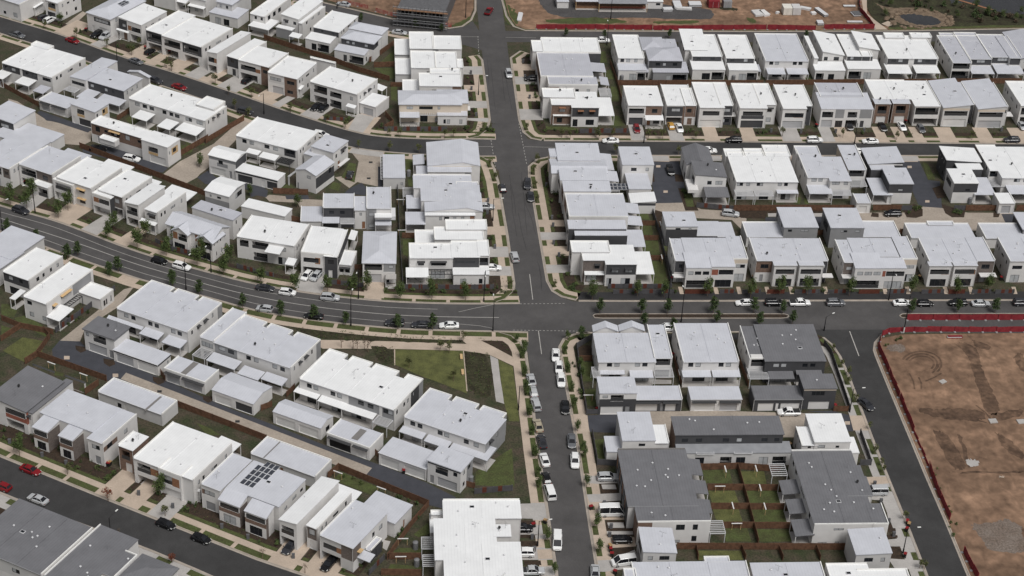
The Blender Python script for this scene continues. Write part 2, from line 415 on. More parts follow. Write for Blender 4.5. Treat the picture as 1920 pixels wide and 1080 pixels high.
            rb.box(u0-ov, v0-ov, z-.02, u1+ov, v1+ov, z+.2, roof); rob = rb.build('roof', s.root)
        elif rt == 'S':
            zz = {'l': (rise, 0, 0, rise), 'r': (0, rise, rise, 0), 'f': (rise, rise, 0, 0), 'b': (0, 0, rise, rise)}[hi]
            p = [(u0-ov, v0-ov), (u1+ov, v0-ov), (u1+ov, v1+ov), (u0-ov, v1+ov)]
            rb.hexa([(x, y, z+q) for (x, y), q in zip(p, zz)]+[(x, y, z+q+.18) for (x, y), q in zip(p, zz)], roof); rob = rb.build('roof', s.root)
        elif rt == 'G':
            ax = hi if hi in ('u', 'v') else 'v'; t = .16; a0, a1, b0, b1 = u0-ov, u1+ov, v0-ov, v1+ov
            dz = rise*ov/max(.5, (u1-u0)/2 if ax == 'v' else (v1-v0)/2)*0
            if ax == 'v':
                c_ = u0+(u1-u0)*s.apex if hasattr(s, 'apex') else (u0+u1)/2
                P0 = [(a0, b0, z), (c_, b0, z+rise), (a1, b0, z)]; P1 = [(a0, b1, z), (c_, b1, z+rise), (a1, b1, z)]
            else:
                c_ = v0+(v1-v0)*s.apex if hasattr(s, 'apex') else (v0+v1)/2
                P0 = [(a1, b0, z), (a1, c_, z+rise), (a1, b1, z)]; P1 = [(a0, b0, z), (a0, c_, z+rise), (a0, b1, z)]
            up = lambda q: (q[0], q[1], q[2]+t)
            for i in (0, 1):
                rb.hexa([P0[i], P0[i+1], P1[i+1], P1[i], up(P0[i]), up(P0[i+1]), up(P1[i+1]), up(P1[i])], roof)
            rob = rb.build('roof', s.root)
        elif rt == 'H':
            a0, a1, b0, b1 = u0-ov, u1+ov, v0-ov, v1+ov; t = .18
            W, D = a1-a0, b1-b0
            if W > D: r0, r1 = (a0+D/2, (b0+b1)/2), (a1-D/2, (b0+b1)/2)
            else: r0, r1 = ((a0+a1)/2, b0+W/2), ((a0+a1)/2, b1-W/2)
            zt = z+t+rise; c4 = [(a0, b0, z+t), (a1, b0, z+t), (a1, b1, z+t), (a0, b1, z+t)]; R0, R1 = (*r0, zt), (*r1, zt)
            if W > D: fs_ = [[c4[0], c4[1], R1, R0], [c4[1], c4[2], R1], [c4[2], c4[3], R0, R1], [c4[3], c4[0], R0]]
            else: fs_ = [[c4[0], c4[1], R0], [c4[1], c4[2], R1, R0], [c4[2], c4[3], R1], [c4[3], c4[0], R0, R1]]
            for q in fs_: rb.face(q, roof)
            rb.box(a0, b0, z-.02, a1, b1, z+t-.01, roof); rob = rb.build('roof', s.root)
        B['roof'] = rob
        if vents is None: vents = 3 if (u1-u0)*(v1-v0) > 70 and rt in 'F' and z > 5 else (1 if z > 5 else 0)
        if rt in 'FE' and vents: s.clutter(B, vents, rt)
        elif rt == 'S' and vents: s.clutter(B, 1, rt, rise, hi)
        return s
    def sk_ends(s, k, hi, rise):
        if k == hi: return rise, rise
        opp = {'l': 'r', 'r': 'l', 'f': 'b', 'b': 'f'}
        if k == opp[hi]: return 0, 0
        order = {'f': ('l', 'r'), 'r': ('f', 'b'), 'b': ('r', 'l'), 'l': ('b', 'f')}[k]
        return (rise, 0) if order[0] == hi else (0, rise)
    def clutter(s, B, n, rt, rise=0, hi='r'):
        g = s.rng
        W, D = B['u1']-B['u0'], B['v1']-B['v0']
        zr = B['z']-.25 if rt == 'F' else B['z']+.2
        def hz(a):
            return zr if rt != 'S' else B['z']+.18+rise*{'l': 1-a[0], 'r': a[0], 'f': 1-a[1], 'b': a[1]}[hi]
        def at(lo=.15, h=.85): 
            a = (g.uniform(lo, h), g.uniform(lo, h)); return B['u0']+a[0]*W, B['v0']+a[1]*D, hz(a)
        for i in range(n):
            x, y, z = at(); mb = MB(); mb.bar((x, y, z-.02), (x, y, z+.22), .13, 'steel', 8); mb.bar((x, y, z+.22), (x, y, z+.36), .24, 'steel', 8, .1)
            mb.build('roof_vent', B['roof'])
        if g.random() < .75:
            x, y, z = at(.2, .8); mb = MB(); mb.bar((x, y, z-.02), (x, y, z+1.2), .022, 'tank', 5); a = g.uniform(0, 3)
            c, q = math.cos(a), math.sin(a); mb.bar((x-c*.8, y-q*.8, z+1.25), (x+c*.8, y+q*.8, z+1.28), .018, 'tank', 4)
            for k in (-.6, -.2, .2, .6): mb.bar((x+c*k-q*.3, y+q*k+c*.3, z+1.27), (x+c*k+q*.3, y+q*k-c*.3, z+1.27), .014, 'tank', 4)
            mb.build('antenna', B['roof'])
        if g.random() < .4 and W*D > 50:
            x, y, z = at(.25, .75); mb = MB(); mb.box(x-.5, y-.4, z-.01, x+.5, y+.4, z+.14, 'steel'); mb.box(x-.4, y-.3, z+.14, x+.4, y+.3, z+.16, 'glass'); mb.build('skylight', B['roof'])
        if g.random() < .22:
            x, y, z = at(.25, .75); mb = MB(); mb.bar((x, y, z), (x, y, z+.45), .12, 'plastic', 8); mb.bar((x, y, z+.45), (x, y, z+.75), .3, 'plastic', 10, .22); mb.build('whirly_vent', B['roof'])
    def opening(s, pos, mb, h, wm):
        a0, a1, z0, z1, k = h; g = s.rng
        d = {'w': .10, 'o': 1.7, 's': .12, 'd': .15, 'g': .18, 'k': 4.5}[k[0]]
        rm = wm if k[0] in 'ok' else 'frame' if k[0] == 'w' else wm
        mb.face([pos(a0, z0), pos(a0, z0, d), pos(a0, z1, d), pos(a0, z1)][::-1], rm)
        mb.face([pos(a1, z0), pos(a1, z0, d), pos(a1, z1, d), pos(a1, z1)], rm)
        mb.face([pos(a0, z1), pos(a1, z1), pos(a1, z1, d), pos(a0, z1, d)][::-1], rm)
        mb.face([pos(a0, z0), pos(a1, z0), pos(a1, z0, d), pos(a0, z0, d)], rm if k[0] != 'k' else 'concreteg')
        def quad(m_, b0, b1, c0, c1, dd, mat_): m_.face([pos(b0, c0, dd), pos(b1, c0, dd), pos(b1, c1, dd), pos(b0, c1, dd)], mat_)
        def slab(m_, b0, b1, c0, c1, d0, d1, mat_):
            m_.hexa([pos(b0, c0, d0), pos(b1, c0, d0), pos(b1, c0, d1), pos(b0, c0, d1), pos(b0, c1, d0), pos(b1, c1, d0), pos(b1, c1, d1), pos(b0, c1, d1)], mat_)
        def glaze(name, b0, b1, c0, c1, dd, n):
            fm = MB(); fr = .06
            slab(fm, b0, b1, c0, c0+fr, dd-.05, dd, 'frame'); slab(fm, b0, b1, c1-fr, c1, dd-.05, dd, 'frame')
            for i in range(n+1):
                x = b0+(b1-b0-fr)*i/n; slab(fm, x, x+fr, c0+fr, c1-fr, dd-.05, dd, 'frame')
            fo = fm.build(name, s.root)
            pm = MB(); blind = g.random()
            for i in range(n):
                x, y = b0+(b1-b0)*i/n, b0+(b1-b0)*(i+1)/n
                quad(pm, x, y, c0, c1, dd-.012, 'blind' if name != 'balcony_door' and (blind < .33 or g.random() < .18) else 'glass')
            pm.build('pane', fo)
        if k == 'w': glaze('window', a0, a1, z0, z1, d, max(1, min(4, round((a1-a0)/1.1))))
        elif k == 's': glaze('sliding_door', a0, a1, z0, z1, d, max(2, round((a1-a0)/1.2)))
        elif k == 'd':
            m2 = MB(); slab(m2, a0+.03, a1-.03, z0, z1-.03, d-.04, d, g.choice(['timber', 'dark', 'mid', 'white'])); m2.build('door', s.root)
        elif k[0] == 'g':
            m2 = MB(); quad(m2, a0, a1, z0, z1, d-.01, k[1:] or g.choice(['garage', 'garage', 'garagewhite'])); m2.build('garage_door', s.root)
        elif k == 'o':
            quad(mb, a0, a1, z0, z1, d, wm)
            glaze('balcony_door', a0+(a1-a0)*.04, a1-(a1-a0)*.06, z0, z1-.12, d-.01, 3)
            m2 = MB(); slab(m2, a0, a1, z0, z0+.95, .05, .09, g.choice(['frame', 'frame', 'glass'])); m2.build('railing', s.root)
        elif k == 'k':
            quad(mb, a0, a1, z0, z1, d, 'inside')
            m2 = MB(); quad(m2, a0+.2, a1-.2, z0, z1-.3, d-.05, 'garagedark'); m2.build('garage_door', s.root)  # door coloured dark to paint in the shade at the carport's back
    def hood(s, pos, a0, a1, z):
        mb = MB()
        mb.hexa([pos(a0, z-.1, -.75), pos(a1, z-.1, -.75), pos(a1, z, 0), pos(a0, z, 0), pos(a0, z-.02, -.75), pos(a1, z-.02, -.75), pos(a1, z+.08, 0), pos(a0, z+.08, 0)], s.hoodmat if hasattr(s, 'hoodmat') else 'frame'); mb.build('window_hood', s.root)
    def low(s, c, z=3.0, roof=None, posts='f', fall='f', drop=.35, pm='white', z0=0, t=.14):
        """porch or patio roof on posts; z measured at its eave"""
        u0, u1, v0, v1 = s.ext(c, z); roof = roof or 'Rwhite'
        zz = {'f': (0, 0, drop, drop), 'r': (drop, 0, 0, drop), 'l': (0, drop, drop, 0), 'b': (drop, drop, 0, 0), 'n': (0, 0, 0, 0)}[fall]
        p = [(u0, v0), (u1, v0), (u1, v1), (u0, v1)]
        mb = MB(); mb.hexa([(x, y, z-t+q) for (x, y), q in zip(p, zz)]+[(x, y, z+q) for (x, y), q in zip(p, zz)], roof)
        o = mb.build('porch_roof', s.root)
        for k in posts:
            for (x, y) in {'f': ((u0+.12, v0+.15), (u1-.12, v0+.15)), 'r': ((u1-.15, v0+.15), (u1-.15, v1-.15)), 'l': ((u0+.15, v0+.15), (u0+.15, v1-.15)), 'n': ()}[k]:
                m2 = MB(); m2.box(x-.07, y-.07, z0, x+.07, y+.07, z-t+.02, pm); m2.build('post', o)
        if posts != 'n':
            m3 = MB(); m3.box(u0+.1, v0+.1, .0, u1-.1, v1, .06, 'concreteg'); m3.build('patio_slab', s.root)
        return s
    def perg(s, c, z=2.9, m='steel', n=9, along='u', posts='f', glass=False):
        u0, u1, v0, v1 = s.ext(c, z); mb = MB(); b = .09
        mb.box(u0, v0, z-.2, u1, v0+b, z, m); mb.box(u0, v1-b, z-.2, u1, v1, z, m); mb.box(u0, v0+b, z-.2, u0+b, v1-b, z, m); mb.box(u1-b, v0+b, z-.2, u1, v1-b, z, m)
        o = mb.build('pergola', s.root)
        for i in range(1, n):
            m2 = MB()
            if along == 'u': y = v0+(v1-v0)*i/n; m2.box(u0+b, y-.05, z-.15, u1-b, y+.05, z-.02, m)
            else: x = u0+(u1-u0)*i/n; m2.box(x-.05, v0+b, z-.15, x+.05, v1-b, z-.02, m)
            m2.build('slat', o)
        for (x, y) in {'f': ((u0+.1, v0+.1), (u1-.1, v0+.1)), 'r': ((u1-.1, v0+.1), (u1-.1, v1-.1)), 'l': ((u0+.1, v0+.1), (u0+.1, v1-.1)), 'n': ()}[posts]:
            m2 = MB(); m2.box(x-.06, y-.06, 0, x+.06, y+.06, z-.2, m); m2.build('post', o)
        return s
    def solar(s, x, y, z, nu, nv, tilt=0.0):
        u, v = s.uv(Q(x, y, z)); u -= s.o[0]; v -= s.o[1]
        for i in range(nu):
            for j in range(nv):
                mb = MB(); a, b = u+i*1.1, v+j*1.75
                if nu*nv > 12 and (i, j) in ((0, 4), (3, 0), (3, 1)): continue
                mb.box(a, b, z+.04, a+1.0, b+1.62, z+.1, 'steel'); mb.box(a+.05, b+.05, z+.1, a+.95, b+1.57, z+.115, 'solar'); mb.build('solar_panel', s.root)
        return s
    def slab(s, c, z0, z1, m, name='balcony'):
        u0, u1, v0, v1 = s.ext(c, z1); mb = MB(); mb.box(u0, v0, z0, u1, v1, z1, m); mb.build(name, s.root); return s
def fwd_frac(k, s):
    a = getattr(s, 'apex', .5); return a if k in 'fr' else 1-a
# ---------------------------------------------------------------- cars
def loft(mb, secs, m, close=True):
    """secs: list of rings (same count) of (x,y,z)"""
    n = len(secs[0]); i0 = len(mb.v); k = mb.mi(m)
    for r in secs: mb.v += [tuple(p) for p in r]
    for i in range(len(secs)-1):
        for j in range(n):
            a = i0+i*n+j; b = i0+i*n+(j+1) % n
            mb.f.append((a, b, b+n, a+n)); mb.m.append(k)
    mb.f.append(tuple(i0+j for j in reversed(range(n)))); mb.m.append(k)
    mb.f.append(tuple(i0+(len(secs)-1)*n+j for j in range(n))); mb.m.append(k)
# lower body profile (x, zlow, zhigh, halfwidth); cabin profile (x, z, halfwidth)
CAR = {
 'sedan': dict(L=4.7, W=1.82, body=[(-2.35, .45, .78, .72), (-2.28, .30, .92, .82), (-1.7, .22, .98, .91), (-.6, .2, .96, .91), (.9, .2, .95, .91), (1.6, .22, .88, .90), (2.2, .28, .74, .80), (2.35, .4, .6, .68)],
               cab=[(-1.75, .97, .74), (-1.05, 1.38, .60), (-.2, 1.45, .60), (.35, 1.40, .60), (1.15, .95, .76)]),
 'hatch': dict(L=4.1, W=1.76, body=[(-2.05, .45, .85, .74), (-1.98, .30, 1.0, .84), (-1.4, .22, 1.0, .88), (-.4, .2, .98, .88), (.8, .2, .97, .88), (1.4, .22, .92, .87), (1.92, .28, .78, .78), (2.05, .4, .6, .66)],
               cab=[(-1.98, 1.0, .74), (-1.6, 1.45, .60), (-.4, 1.53, .61), (.3, 1.46, .60), (1.15, .97, .74)]),
 'suv': dict(L=4.65, W=1.88, body=[(-2.32, .5, .95, .78), (-2.25, .36, 1.1, .88), (-1.6, .28, 1.12, .94), (-.4, .26, 1.1, .94), (.9, .26, 1.09, .94), (1.6, .28, 1.04, .92), (2.15, .34, .9, .84), (2.32, .48, .72, .72)],
             cab=[(-2.24, 1.1, .80), (-1.9, 1.62, .66), (-.5, 1.72, .67), (.3, 1.66, .66), (1.1, 1.09, .80)]),
 'van': dict(L=5.0, W=1.9, body=[(-2.5, .5, 1.1, .84), (-2.46, .34, 1.15, .92), (-1.6, .26, 1.15, .95), (-.4, .24, 1.14, .95), (1.2, .24, 1.13, .95), (1.8, .26, 1.08, .93), (2.36, .32, .9, .86), (2.5, .46, .7, .74)],
             cab=[(-2.47, 1.14, .90), (-2.42, 1.92, .78), (-.6, 1.98, .80), (.9, 1.94, .78), (1.9, 1.06, .84)]),
 'bus': dict(L=5.9, W=2.0, body=[(-2.95, .5, 1.2, .92), (-2.92, .34, 1.3, .99), (-1.6, .28, 1.3, 1.0), (-.4, .26, 1.3, 1.0), (1.6, .26, 1.28, 1.0), (2.2, .28, 1.15, .98), (2.8, .34, .95, .88), (2.95, .5, .72, .76)],
             cab=[(-2.9, 1.29, .97), (-2.86, 2.55, .82), (-.6, 2.66, .84), (1.3, 2.6, .82), (2.25, 1.12, .9)]),
 'ute': dict(L=5.2, W=1.9, body=[(-2.6, .55, .9, .86), (-2.56, .42, 1.0, .92), (-1.6, .34, 1.02, .95), (-.7, .3, 1.02, .95), (1.1, .3, 1.06, .95), (1.8, .32, 1.02, .93), (2.45, .38, .86, .84), (2.6, .5, .7, .72)],
             cab=[(-.85, 1.02, .82), (-.7, 1.60, .68), (.0, 1.70, .68), (.55, 1.64, .67), (1.35, 1.05, .80)]),
}
CARP = {}
def car_proto(kind):
    d = CAR[kind]; root = empty('parked_car', 0, 0); root.name = 'parked_car'
    def ring(x, zl, zh, w): return [(x, -w, zl+.1), (x, -w*.86, zl), (x, w*.86, zl), (x, w, zl+.1), (x, w, zh-.12), (x, w*.86, zh), (x, -w*.86, zh), (x, -w, zh-.12)]
    mb = MB(); loft(mb, [ring(*b) for b in d['body']], 'cwhite')
    # roof panel + pillars in body colour
    cb = d['cab']; n = len(cb)
    rf = cb[1:-1]
    secs = [[(x, -w, z-.05), (x, w, z-.05), (x, w*.9, z+.02), (x, -w*.9, z+.02)] for x, z, w in rf]; loft(mb, secs, 'cwhite')
    for sgn in (-1, 1):
        for a, b in ((0, 1), (n-1, n-2)):
            mb.bar((cb[a][0], sgn*cb[a][2], cb[a][1]-.02), (cb[b][0], sgn*cb[b][2], cb[b][1]), .055, 'cwhite')
        mx = (cb[1][0]+cb[-2][0])/2; mb.bar((mx, sgn*(cb[0][2]+.02), cb[0][1]-.02), (mx, sgn*rf[len(rf)//2][2], rf[len(rf)//2][1]-.02), .05, 'cwhite')
    if kind in ('van', 'bus'):
        for sgn in (-1, 1): pass
    body = mb.build('body', root)
    if kind == 'ute':
        t = MB(); t.box(-2.5, -.82, 1.03, -.98, .82, 1.05, 'plastic'); t.build('tray', root)
    g = MB()
    secs = []
    for i, (x, z, w) in enumerate(cb):
        if i in (0, n-1): secs.append([(x, -w, z-.06), (x, w, z-.06), (x, w*.99, z), (x, -w*.99, z)])
        else: secs.append([(x, -cb[0][2]-.01, cb[0][1]-.06), (x, cb[0][2]+.01, cb[0][1]-.06), (x, w*.985, z-.06), (x, -w*.985, z-.06)])
    loft(g, secs, 'carglass'); g.build('window_glass', root)
    xs = d['L']*.29
    for sx in (-xs, xs*1.02):
        for sy in (-1, 1):
            y = sy*(d['W']/2-.02); wm = MB(); wm.bar((sx, y-sy*.2, .33), (sx, y+sy*.02, .33), .33, 'tyre', 12); wo = wm.build('wheel', root)
            rm = MB(); rm.bar((sx, y+sy*.015, .33), (sx, y+sy*.035, .33), .2, 'rim', 10); rm.build('rim', wo)
    bx = d['body'][-2]; bt = d['body'][1]
    for sy in (-1, 1):
        h = MB(); h.hexa([(bx[0]-.25, sy*bx[3]*.95-.12, bx[2]-.12), (bx[0]+.06, sy*bx[3]*.8-.12, bx[2]-.2), (bx[0]+.06, sy*bx[3]*.8+.12, bx[2]-.2), (bx[0]-.25, sy*bx[3]*.95+.12, bx[2]-.12), (bx[0]-.25, sy*bx[3]*.95-.12, bx[2]+.02), (bx[0]+.06, sy*bx[3]*.8-.12, bx[2]-.06), (bx[0]+.06, sy*bx[3]*.8+.12, bx[2]-.06), (bx[0]-.25, sy*bx[3]*.95+.12, bx[2]+.02)], 'lamp'); h.build('headlight', root)
        h = MB(); x = d['body'][0][0]; h.box(x-.0, sy*bt[3]*.8-.14, bt[2]-.3, x+.14, sy*bt[3]*.8+.14, bt[2]-.1, 'tail'); h.build('taillight', root)
        h = MB(); x = cb[-1][0]-.25; y = sy*(d['W']/2+.08); h.box(x-.08, y-.1, cb[-1][1]-.02, x+.08, y+.1, cb[-1][1]+.14, 'plastic'); h.build('mirror', root)
    p = MB(); p.box(bx[0]+.09, -.3, .42, bx[0]+.16, .3, .54, 'lamp'); p.build('number_plate', root)
    gr = MB(); gr.box(bx[0]+.05, -.45, bx[2]-.3, bx[0]+.12, .45, bx[2]-.12, 'plastic'); gr.build('grille', root)
    kids(root)
    return root
CARFIRST = {}
def car(kind, colr, x, y, head, label, group=None, z=.02, full=True):
    wx, wy = G(x, y, .75) if full else Q(x, y, .75)
    if kind not in CARP: CARP[kind] = car_proto(kind); o = CARP[kind]
    else: o = copy_tree(CARP[kind])
    o.location = (wx, wy, z); o.rotation_euler.z = R(head)
    tag(o, label, 'ute' if kind == 'ute' else 'van' if kind in ('van', 'bus') else 'car', group or 'parked cars')
    for c in o.children:
        if c.name.startswith('body'):
            for i, sl_ in enumerate(c.material_slots): sl_.link = 'OBJECT'; sl_.material = MATS[colr]
    return o
# ---------------------------------------------------------------- vegetation
def leaf_cloud(mb, cx, cy, cz, rx, ry, rz, n, size, m, g, clumps=7):
    cl = []
    for _ in range(clumps):
        while True:
            p = (g.uniform(-1, 1), g.uniform(-1, 1), g.uniform(-1, 1))
            if sum(q*q for q in p) < 1: break
        cl.append((p, g.uniform(.3, .55)))
    for _ in range(n):
        (p, r) = g.choice(cl); a = g.gauss(0, r*.6), g.gauss(0, r*.6), g.gauss(0, r*.6)
        x, y, z = cx+(p[0]*.72+a[0])*rx, cy+(p[1]*.72+a[1])*ry, cz+(p[2]*.75+a[2])*rz
        s_ = size*g.uniform(.6, 1.3); d = Vector((g.gauss(0, 1), g.gauss(0, 1), g.gauss(0, 1.2)+.5)).normalized()
        t = d.orthogonal().normalized(); b = d.cross(t); an = g.uniform(0, 6.28)
        t, b = t*math.cos(an)+b*math.sin(an), b*math.cos(an)-t*math.sin(an)
        c = Vector((x, y, z)); mb.face([c-t*s_, c+b*s_*.55, c+t*s_, c-b*s_*.55], m)
TREEP = {}
def tree_proto(kind, var):
    g = random.Random(kind+str(var)); root = empty('street_tree', 0, 0)
    spec = {'round': (5.3, 1.3, 1.3, 2.1, 850, .2, 'leaf'), 'pyramid': (4.6, 1.2, 1.2, 1.9, 800, .2, 'leafdark'), 'thin': (3.3, .95, .95, 1.05, 210, .19, 'leafyellow'),
            'red': (2.6, .9, .9, .9, 170, .17, 'leafred'), 'bare': (2.8, .8, .8, 1.0, 60, .12, 'leafbare'), 'big': (5.6, 2.2, 2.2, 2.2, 900, .24, 'leaf')}[kind]
    H, rx, ry, rz, n, sz, m = spec
    t = MB(); t.bar((0, 0, 0), (.03, .02, H*.55), .07, 'bark', 6, .045); t.bar((.03, .02, H*.55), (0, 0, H*.95), .045, 'bark', 5, .015)
    for i in range(5):
        a = i*1.26+g.uniform(-.3, .3); z0 = H*(.42+.09*i); t.bar((.02, .02, z0), (math.cos(a)*rx*.7, math.sin(a)*rx*.7, z0+rz*.5), .028, 'bark', 4, .01)
    t.build('trunk', root); c = MB()
    if kind == 'pyramid':
        for q in range(4): f = (.85, 1, .85, .5)[q]; leaf_cloud(c, 0, 0, H*.38+q*.78, rx*f, ry*f, .62, n//4, sz, m, g, 6)
    else: leaf_cloud(c, 0, 0, H-rz*.75, rx, ry, rz, n, sz, m, g, 9)
    c.build('crown', root); kids(root)
    return root
def tree(kind, x, y, label, group, sc=1.0, full=False, cat='tree', name='street_tree'):
    g = rnd; var = g.randrange(3); k = (kind, var)
    w = G(x, y) if full else Q(x, y)
    if k not in TREEP: TREEP[k] = tree_proto(kind, var); o = TREEP[k]
    else: o = copy_tree(TREEP[k])
    o.location = (w[0], w[1], .02); o.rotation_euler.z = g.uniform(0, 6.28); s_ = sc*g.uniform(.9, 1.1); o.scale = (s_, s_, s_)
    tag(o, label, cat, group); return o
SHP = {}
def shrub_w(wx, wy, label, group, sc=1.0, m='leaf'):
    var = (m, rnd.randrange(3))
    if var not in SHP:
        g = random.Random(str(var)); mb = MB(); leaf_cloud(mb, 0, 0, .42, .55, .55, .45, 110, .13, m, g, 6)
        for i in range(4): mb.bar((0, 0, 0), (g.uniform(-.3, .3), g.uniform(-.3, .3), .55), .02, 'bark', 4)
        SHP[var] = o = mb.build('shrub')
    else: o = SHP[var].copy(); col.objects.link(o)
    o.location = (wx, wy, .02); o.rotation_euler.z = rnd.uniform(0, 6.28); o.scale = (sc,)*3
    tag(o, label, 'shrub', group); return o
# ---------------------------------------------------------------- street furniture
LAMPP = {}
def lamp(x, y, h, armdir, label, arm=2.0, full=False, white=False):
    w = G(x, y) if full else Q(x, y); k = (h, arm, white)
    if k not in LAMPP:
        o = empty('street_lamp', 0, 0); mb = MB(); mb.bar((0, 0, 1.5 if white else 0), (0, 0, h), .13, 'pole', 10, .07); p = mb.build('pole', o)
        if white: m2 = MB(); m2.bar((0, 0, 0), (0, 0, 1.6), .17, 'white', 10); m2.build('base_sleeve', o)
        else: m2 = MB(); m2.bar((0, 0, 0), (0, 0, 1.1), .17, 'pole', 10); m2.build('base_sleeve', o)
        m3 = MB(); m3.bar((0, 0, h-.1), (arm, 0, h+.25), .035, 'pole', 6); a = m3.build('arm', o)
        m4 = MB(); m4.hexa([(arm-.1, -.12, h+.2), (arm+.6, -.14, h+.26), (arm+.6, .14, h+.26), (arm-.1, .12, h+.2), (arm-.1, -.1, h+.3), (arm+.6, -.1, h+.34), (arm+.6, .1, h+.34), (arm-.1, .1, h+.3)], 'lamp'); m4.build('lamp_head', o)
        kids(o); LAMPP[k] = o
    else: o = copy_tree(LAMPP[k])
    o.location = (w[0], w[1], .02); o.rotation_euler.z = R(armdir); tag(o, label, 'street lamp', 'street lamps'); return o
BINP = {}
def bin_(x, y, colr, label, head=0, full=False, wxy=None):
    w = wxy or (G(x, y, .5) if full else Q(x, y, .5))
    if colr not in BINP:
        o = empty('wheelie_bin', 0, 0); mb = MB(); mb.hexa([(-.24, -.3, .06), (.24, -.3, .06), (.24, .3, .06), (-.24, .3, .06), (-.3, -.38, 1.0), (.3, -.38, 1.0), (.3, .38, 1.0), (-.3, .38, 1.0)], 'binbody'); mb.build('body', o)
        l = MB(); l.hexa([(-.33, -.42, 1.0), (.33, -.42, 1.0), (.33, .42, 1.0), (-.33, .42, 1.0), (-.3, -.36, 1.1), (.3, -.36, 1.1), (.3, .40, 1.14), (-.3, .40, 1.14)], colr); l.build('lid', o)
        for sx in (-.26, .26): q = MB(); q.bar((sx-.03, .3, .12), (sx+.03, .3, .12), .12, 'tyre', 8); q.build('wheel', o)
        kids(o); BINP[colr] = o
    else: o = copy_tree(BINP[colr])
    o.location = (w[0], w[1], .02); o.rotation_euler.z = R(head); tag(o, label, 'bin', 'wheelie bins'); return o
def fence(pts, h, m, label, panels=None, name='fence', world=False, step=2.4, cap=None, group=None):
    w = pts if world else [Q(x, y) for x, y in pts]
    o = empty(name, w[0][0], w[0][1]); ox, oy = w[0]
    tag(o, label, 'fence', group); np_ = 0
    post = None
    for i in range(len(w)-1):
        a, b = Vector((*w[i], 0)), Vector((*w[i+1], 0)); L = (b-a).length; an = math.atan2(b.y-a.y, b.x-a.x)
        n = max(1, round(L/step))
        if name == 'construction_barrier':
            for k in range(n):
                if k > 28: break
                mb = MB(); e0, e1 = rnd.uniform(-.22, .06), rnd.uniform(-.22, .06); x0, x1 = L*k/n, L*(k+1)/n
                y0, y1 = rnd.uniform(-.1, .1), rnd.uniform(-.1, .1)
                mb.hexa([(x0+.04, y0-.02, .03), (x1-.04, y1-.02, .03), (x1-.04, y1+.02, .03), (x0+.04, y0+.02, .03), (x0+.04, y0+.1, h+e0), (x1-.04, y1+.1, h+e1), (x1-.04, y1+.14, h+e1), (x0+.04, y0+.14, h+e0)], m)
                if n > 28 and k == 28: pass
                mb.build('mesh_panel', o, (a.x-ox, a.y-oy, 0), an)
                m5 = MB(); m5.box(x0-.25, -.55, 0, x0+.25, .25, .16, 'mid'); m5.build('base_block', o, (a.x-ox, a.y-oy, 0), an)
            if n > 29: mb = MB(); mb.box(L*29/n, -.03, .05, L, .03, h, m); mb.build('mesh_panel', o, (a.x-ox, a.y-oy, 0), an)
        mb = MB(); mb.box(0, -.035, .05, L, .035, h, m) if name != 'construction_barrier' else None
        if m == 'fencewood': mb.box(0, .04, .4, L, .09, .5, m); mb.box(0, .04, h-.35, L, .09, h-.25, m)
        p = mb.build('panel', o, (a.x-ox, a.y-oy, 0), an) if mb.f else None
        for k in range(n+1):
            if np_ > 95: break
            q = a+(b-a)*(k/n); np_ += 1
            s_ = .11 if m == 'fencegrey' else .06
            if post is None:
                m2 = MB(); m2.box(-s_, -s_, 0, s_, s_, h+.06, m); post = m2.build('post', o, (q.x-ox, q.y-oy, 0), an)
            elif k > 0 or i == 0:
                c = post.copy(); col.objects.link(c); c.parent = o; c.location = (q.x-ox, q.y-oy, 0); c.rotation_euler.z = an
        if panels:
            for f in panels:
                m3 = MB(); m3.box(f*L, -.06, .2, f*L+.9, .06, h+.03, 'fencepanel'); m3.build('slat_panel', o, (a.x-ox, a.y-oy, 0), an)
    return o
# ================================================================ GROUND
gb = MB(); gb.face([(-700, 120, -.02), (700, 120, -.02), (900, 1100, -.02), (-900, 1100, -.02)], 'yard'); go = gb.build('ground'); go['kind'] = 'structure'
OX = OY = 0
def road(name, pts, m='asphalt', z=.0):
    return sheet(name, px(pts), z, m, full=True)
mainL = [(889, -30), (893, 0), (899, 60), (905.8, 112.5), (915.8, 188), (926, 262), (935.8, 324), (953.75, 444), (966, 532), (974, 575), (989.6, 661), (1011.7, 843), (1033.75, 993), (1045.8, 1073), (1049, 1100)]
mainR = [(936, -30), (940, 0), (948, 60), (954.6, 112.5), (966.7, 188), (978, 262), (990.4, 324), (1009.6, 444), (1023.75, 527), (1034, 575), (1048, 651), (1060, 727), (1081.7, 841), (1103.3, 985), (1117, 1068), (1122, 1100)]
road('main_road', mainL+mainR[::-1], z=.0)
s2top = [(905, 262), (1060, 264), (1400, 267), (1920, 270.5), (2200, 272)]
s2bot = [(895, 292), (1040, 291), (1400, 291), (1690, 291), (2200, 292)]
road('side_street', s2top+s2bot[::-1], 'asphaltnew', .004)
mlU = [(-80, 360), (0, 387.5), (95, 412), (150, 432), (230, 464), (310, 490), (375, 507.5), (475, 534), (587.5, 552.5), (712.5, 566), (812, 570), (890, 571), (975, 570)]
mlD = [(-80, 404), (32, 442), (155, 487), (225, 510), (270, 525), (375, 552), (480, 582), (567, 596.5), (655, 607), (745, 615), (815, 618), (925, 620), (990, 622)]
mlU_w, mlD_w = smooth(px(mlU), 2), smooth(px(mlD), 2)
sheet('wide_street', mlU_w+mlD_w[::-1], .004, 'asphalt', full=True)
road('boulevard', [(970, 566), (1100, 566), (1920, 564), (2200, 563), (2200, 626), (1920, 624), (1100, 622), (980, 622)], 'asphalt', .004)
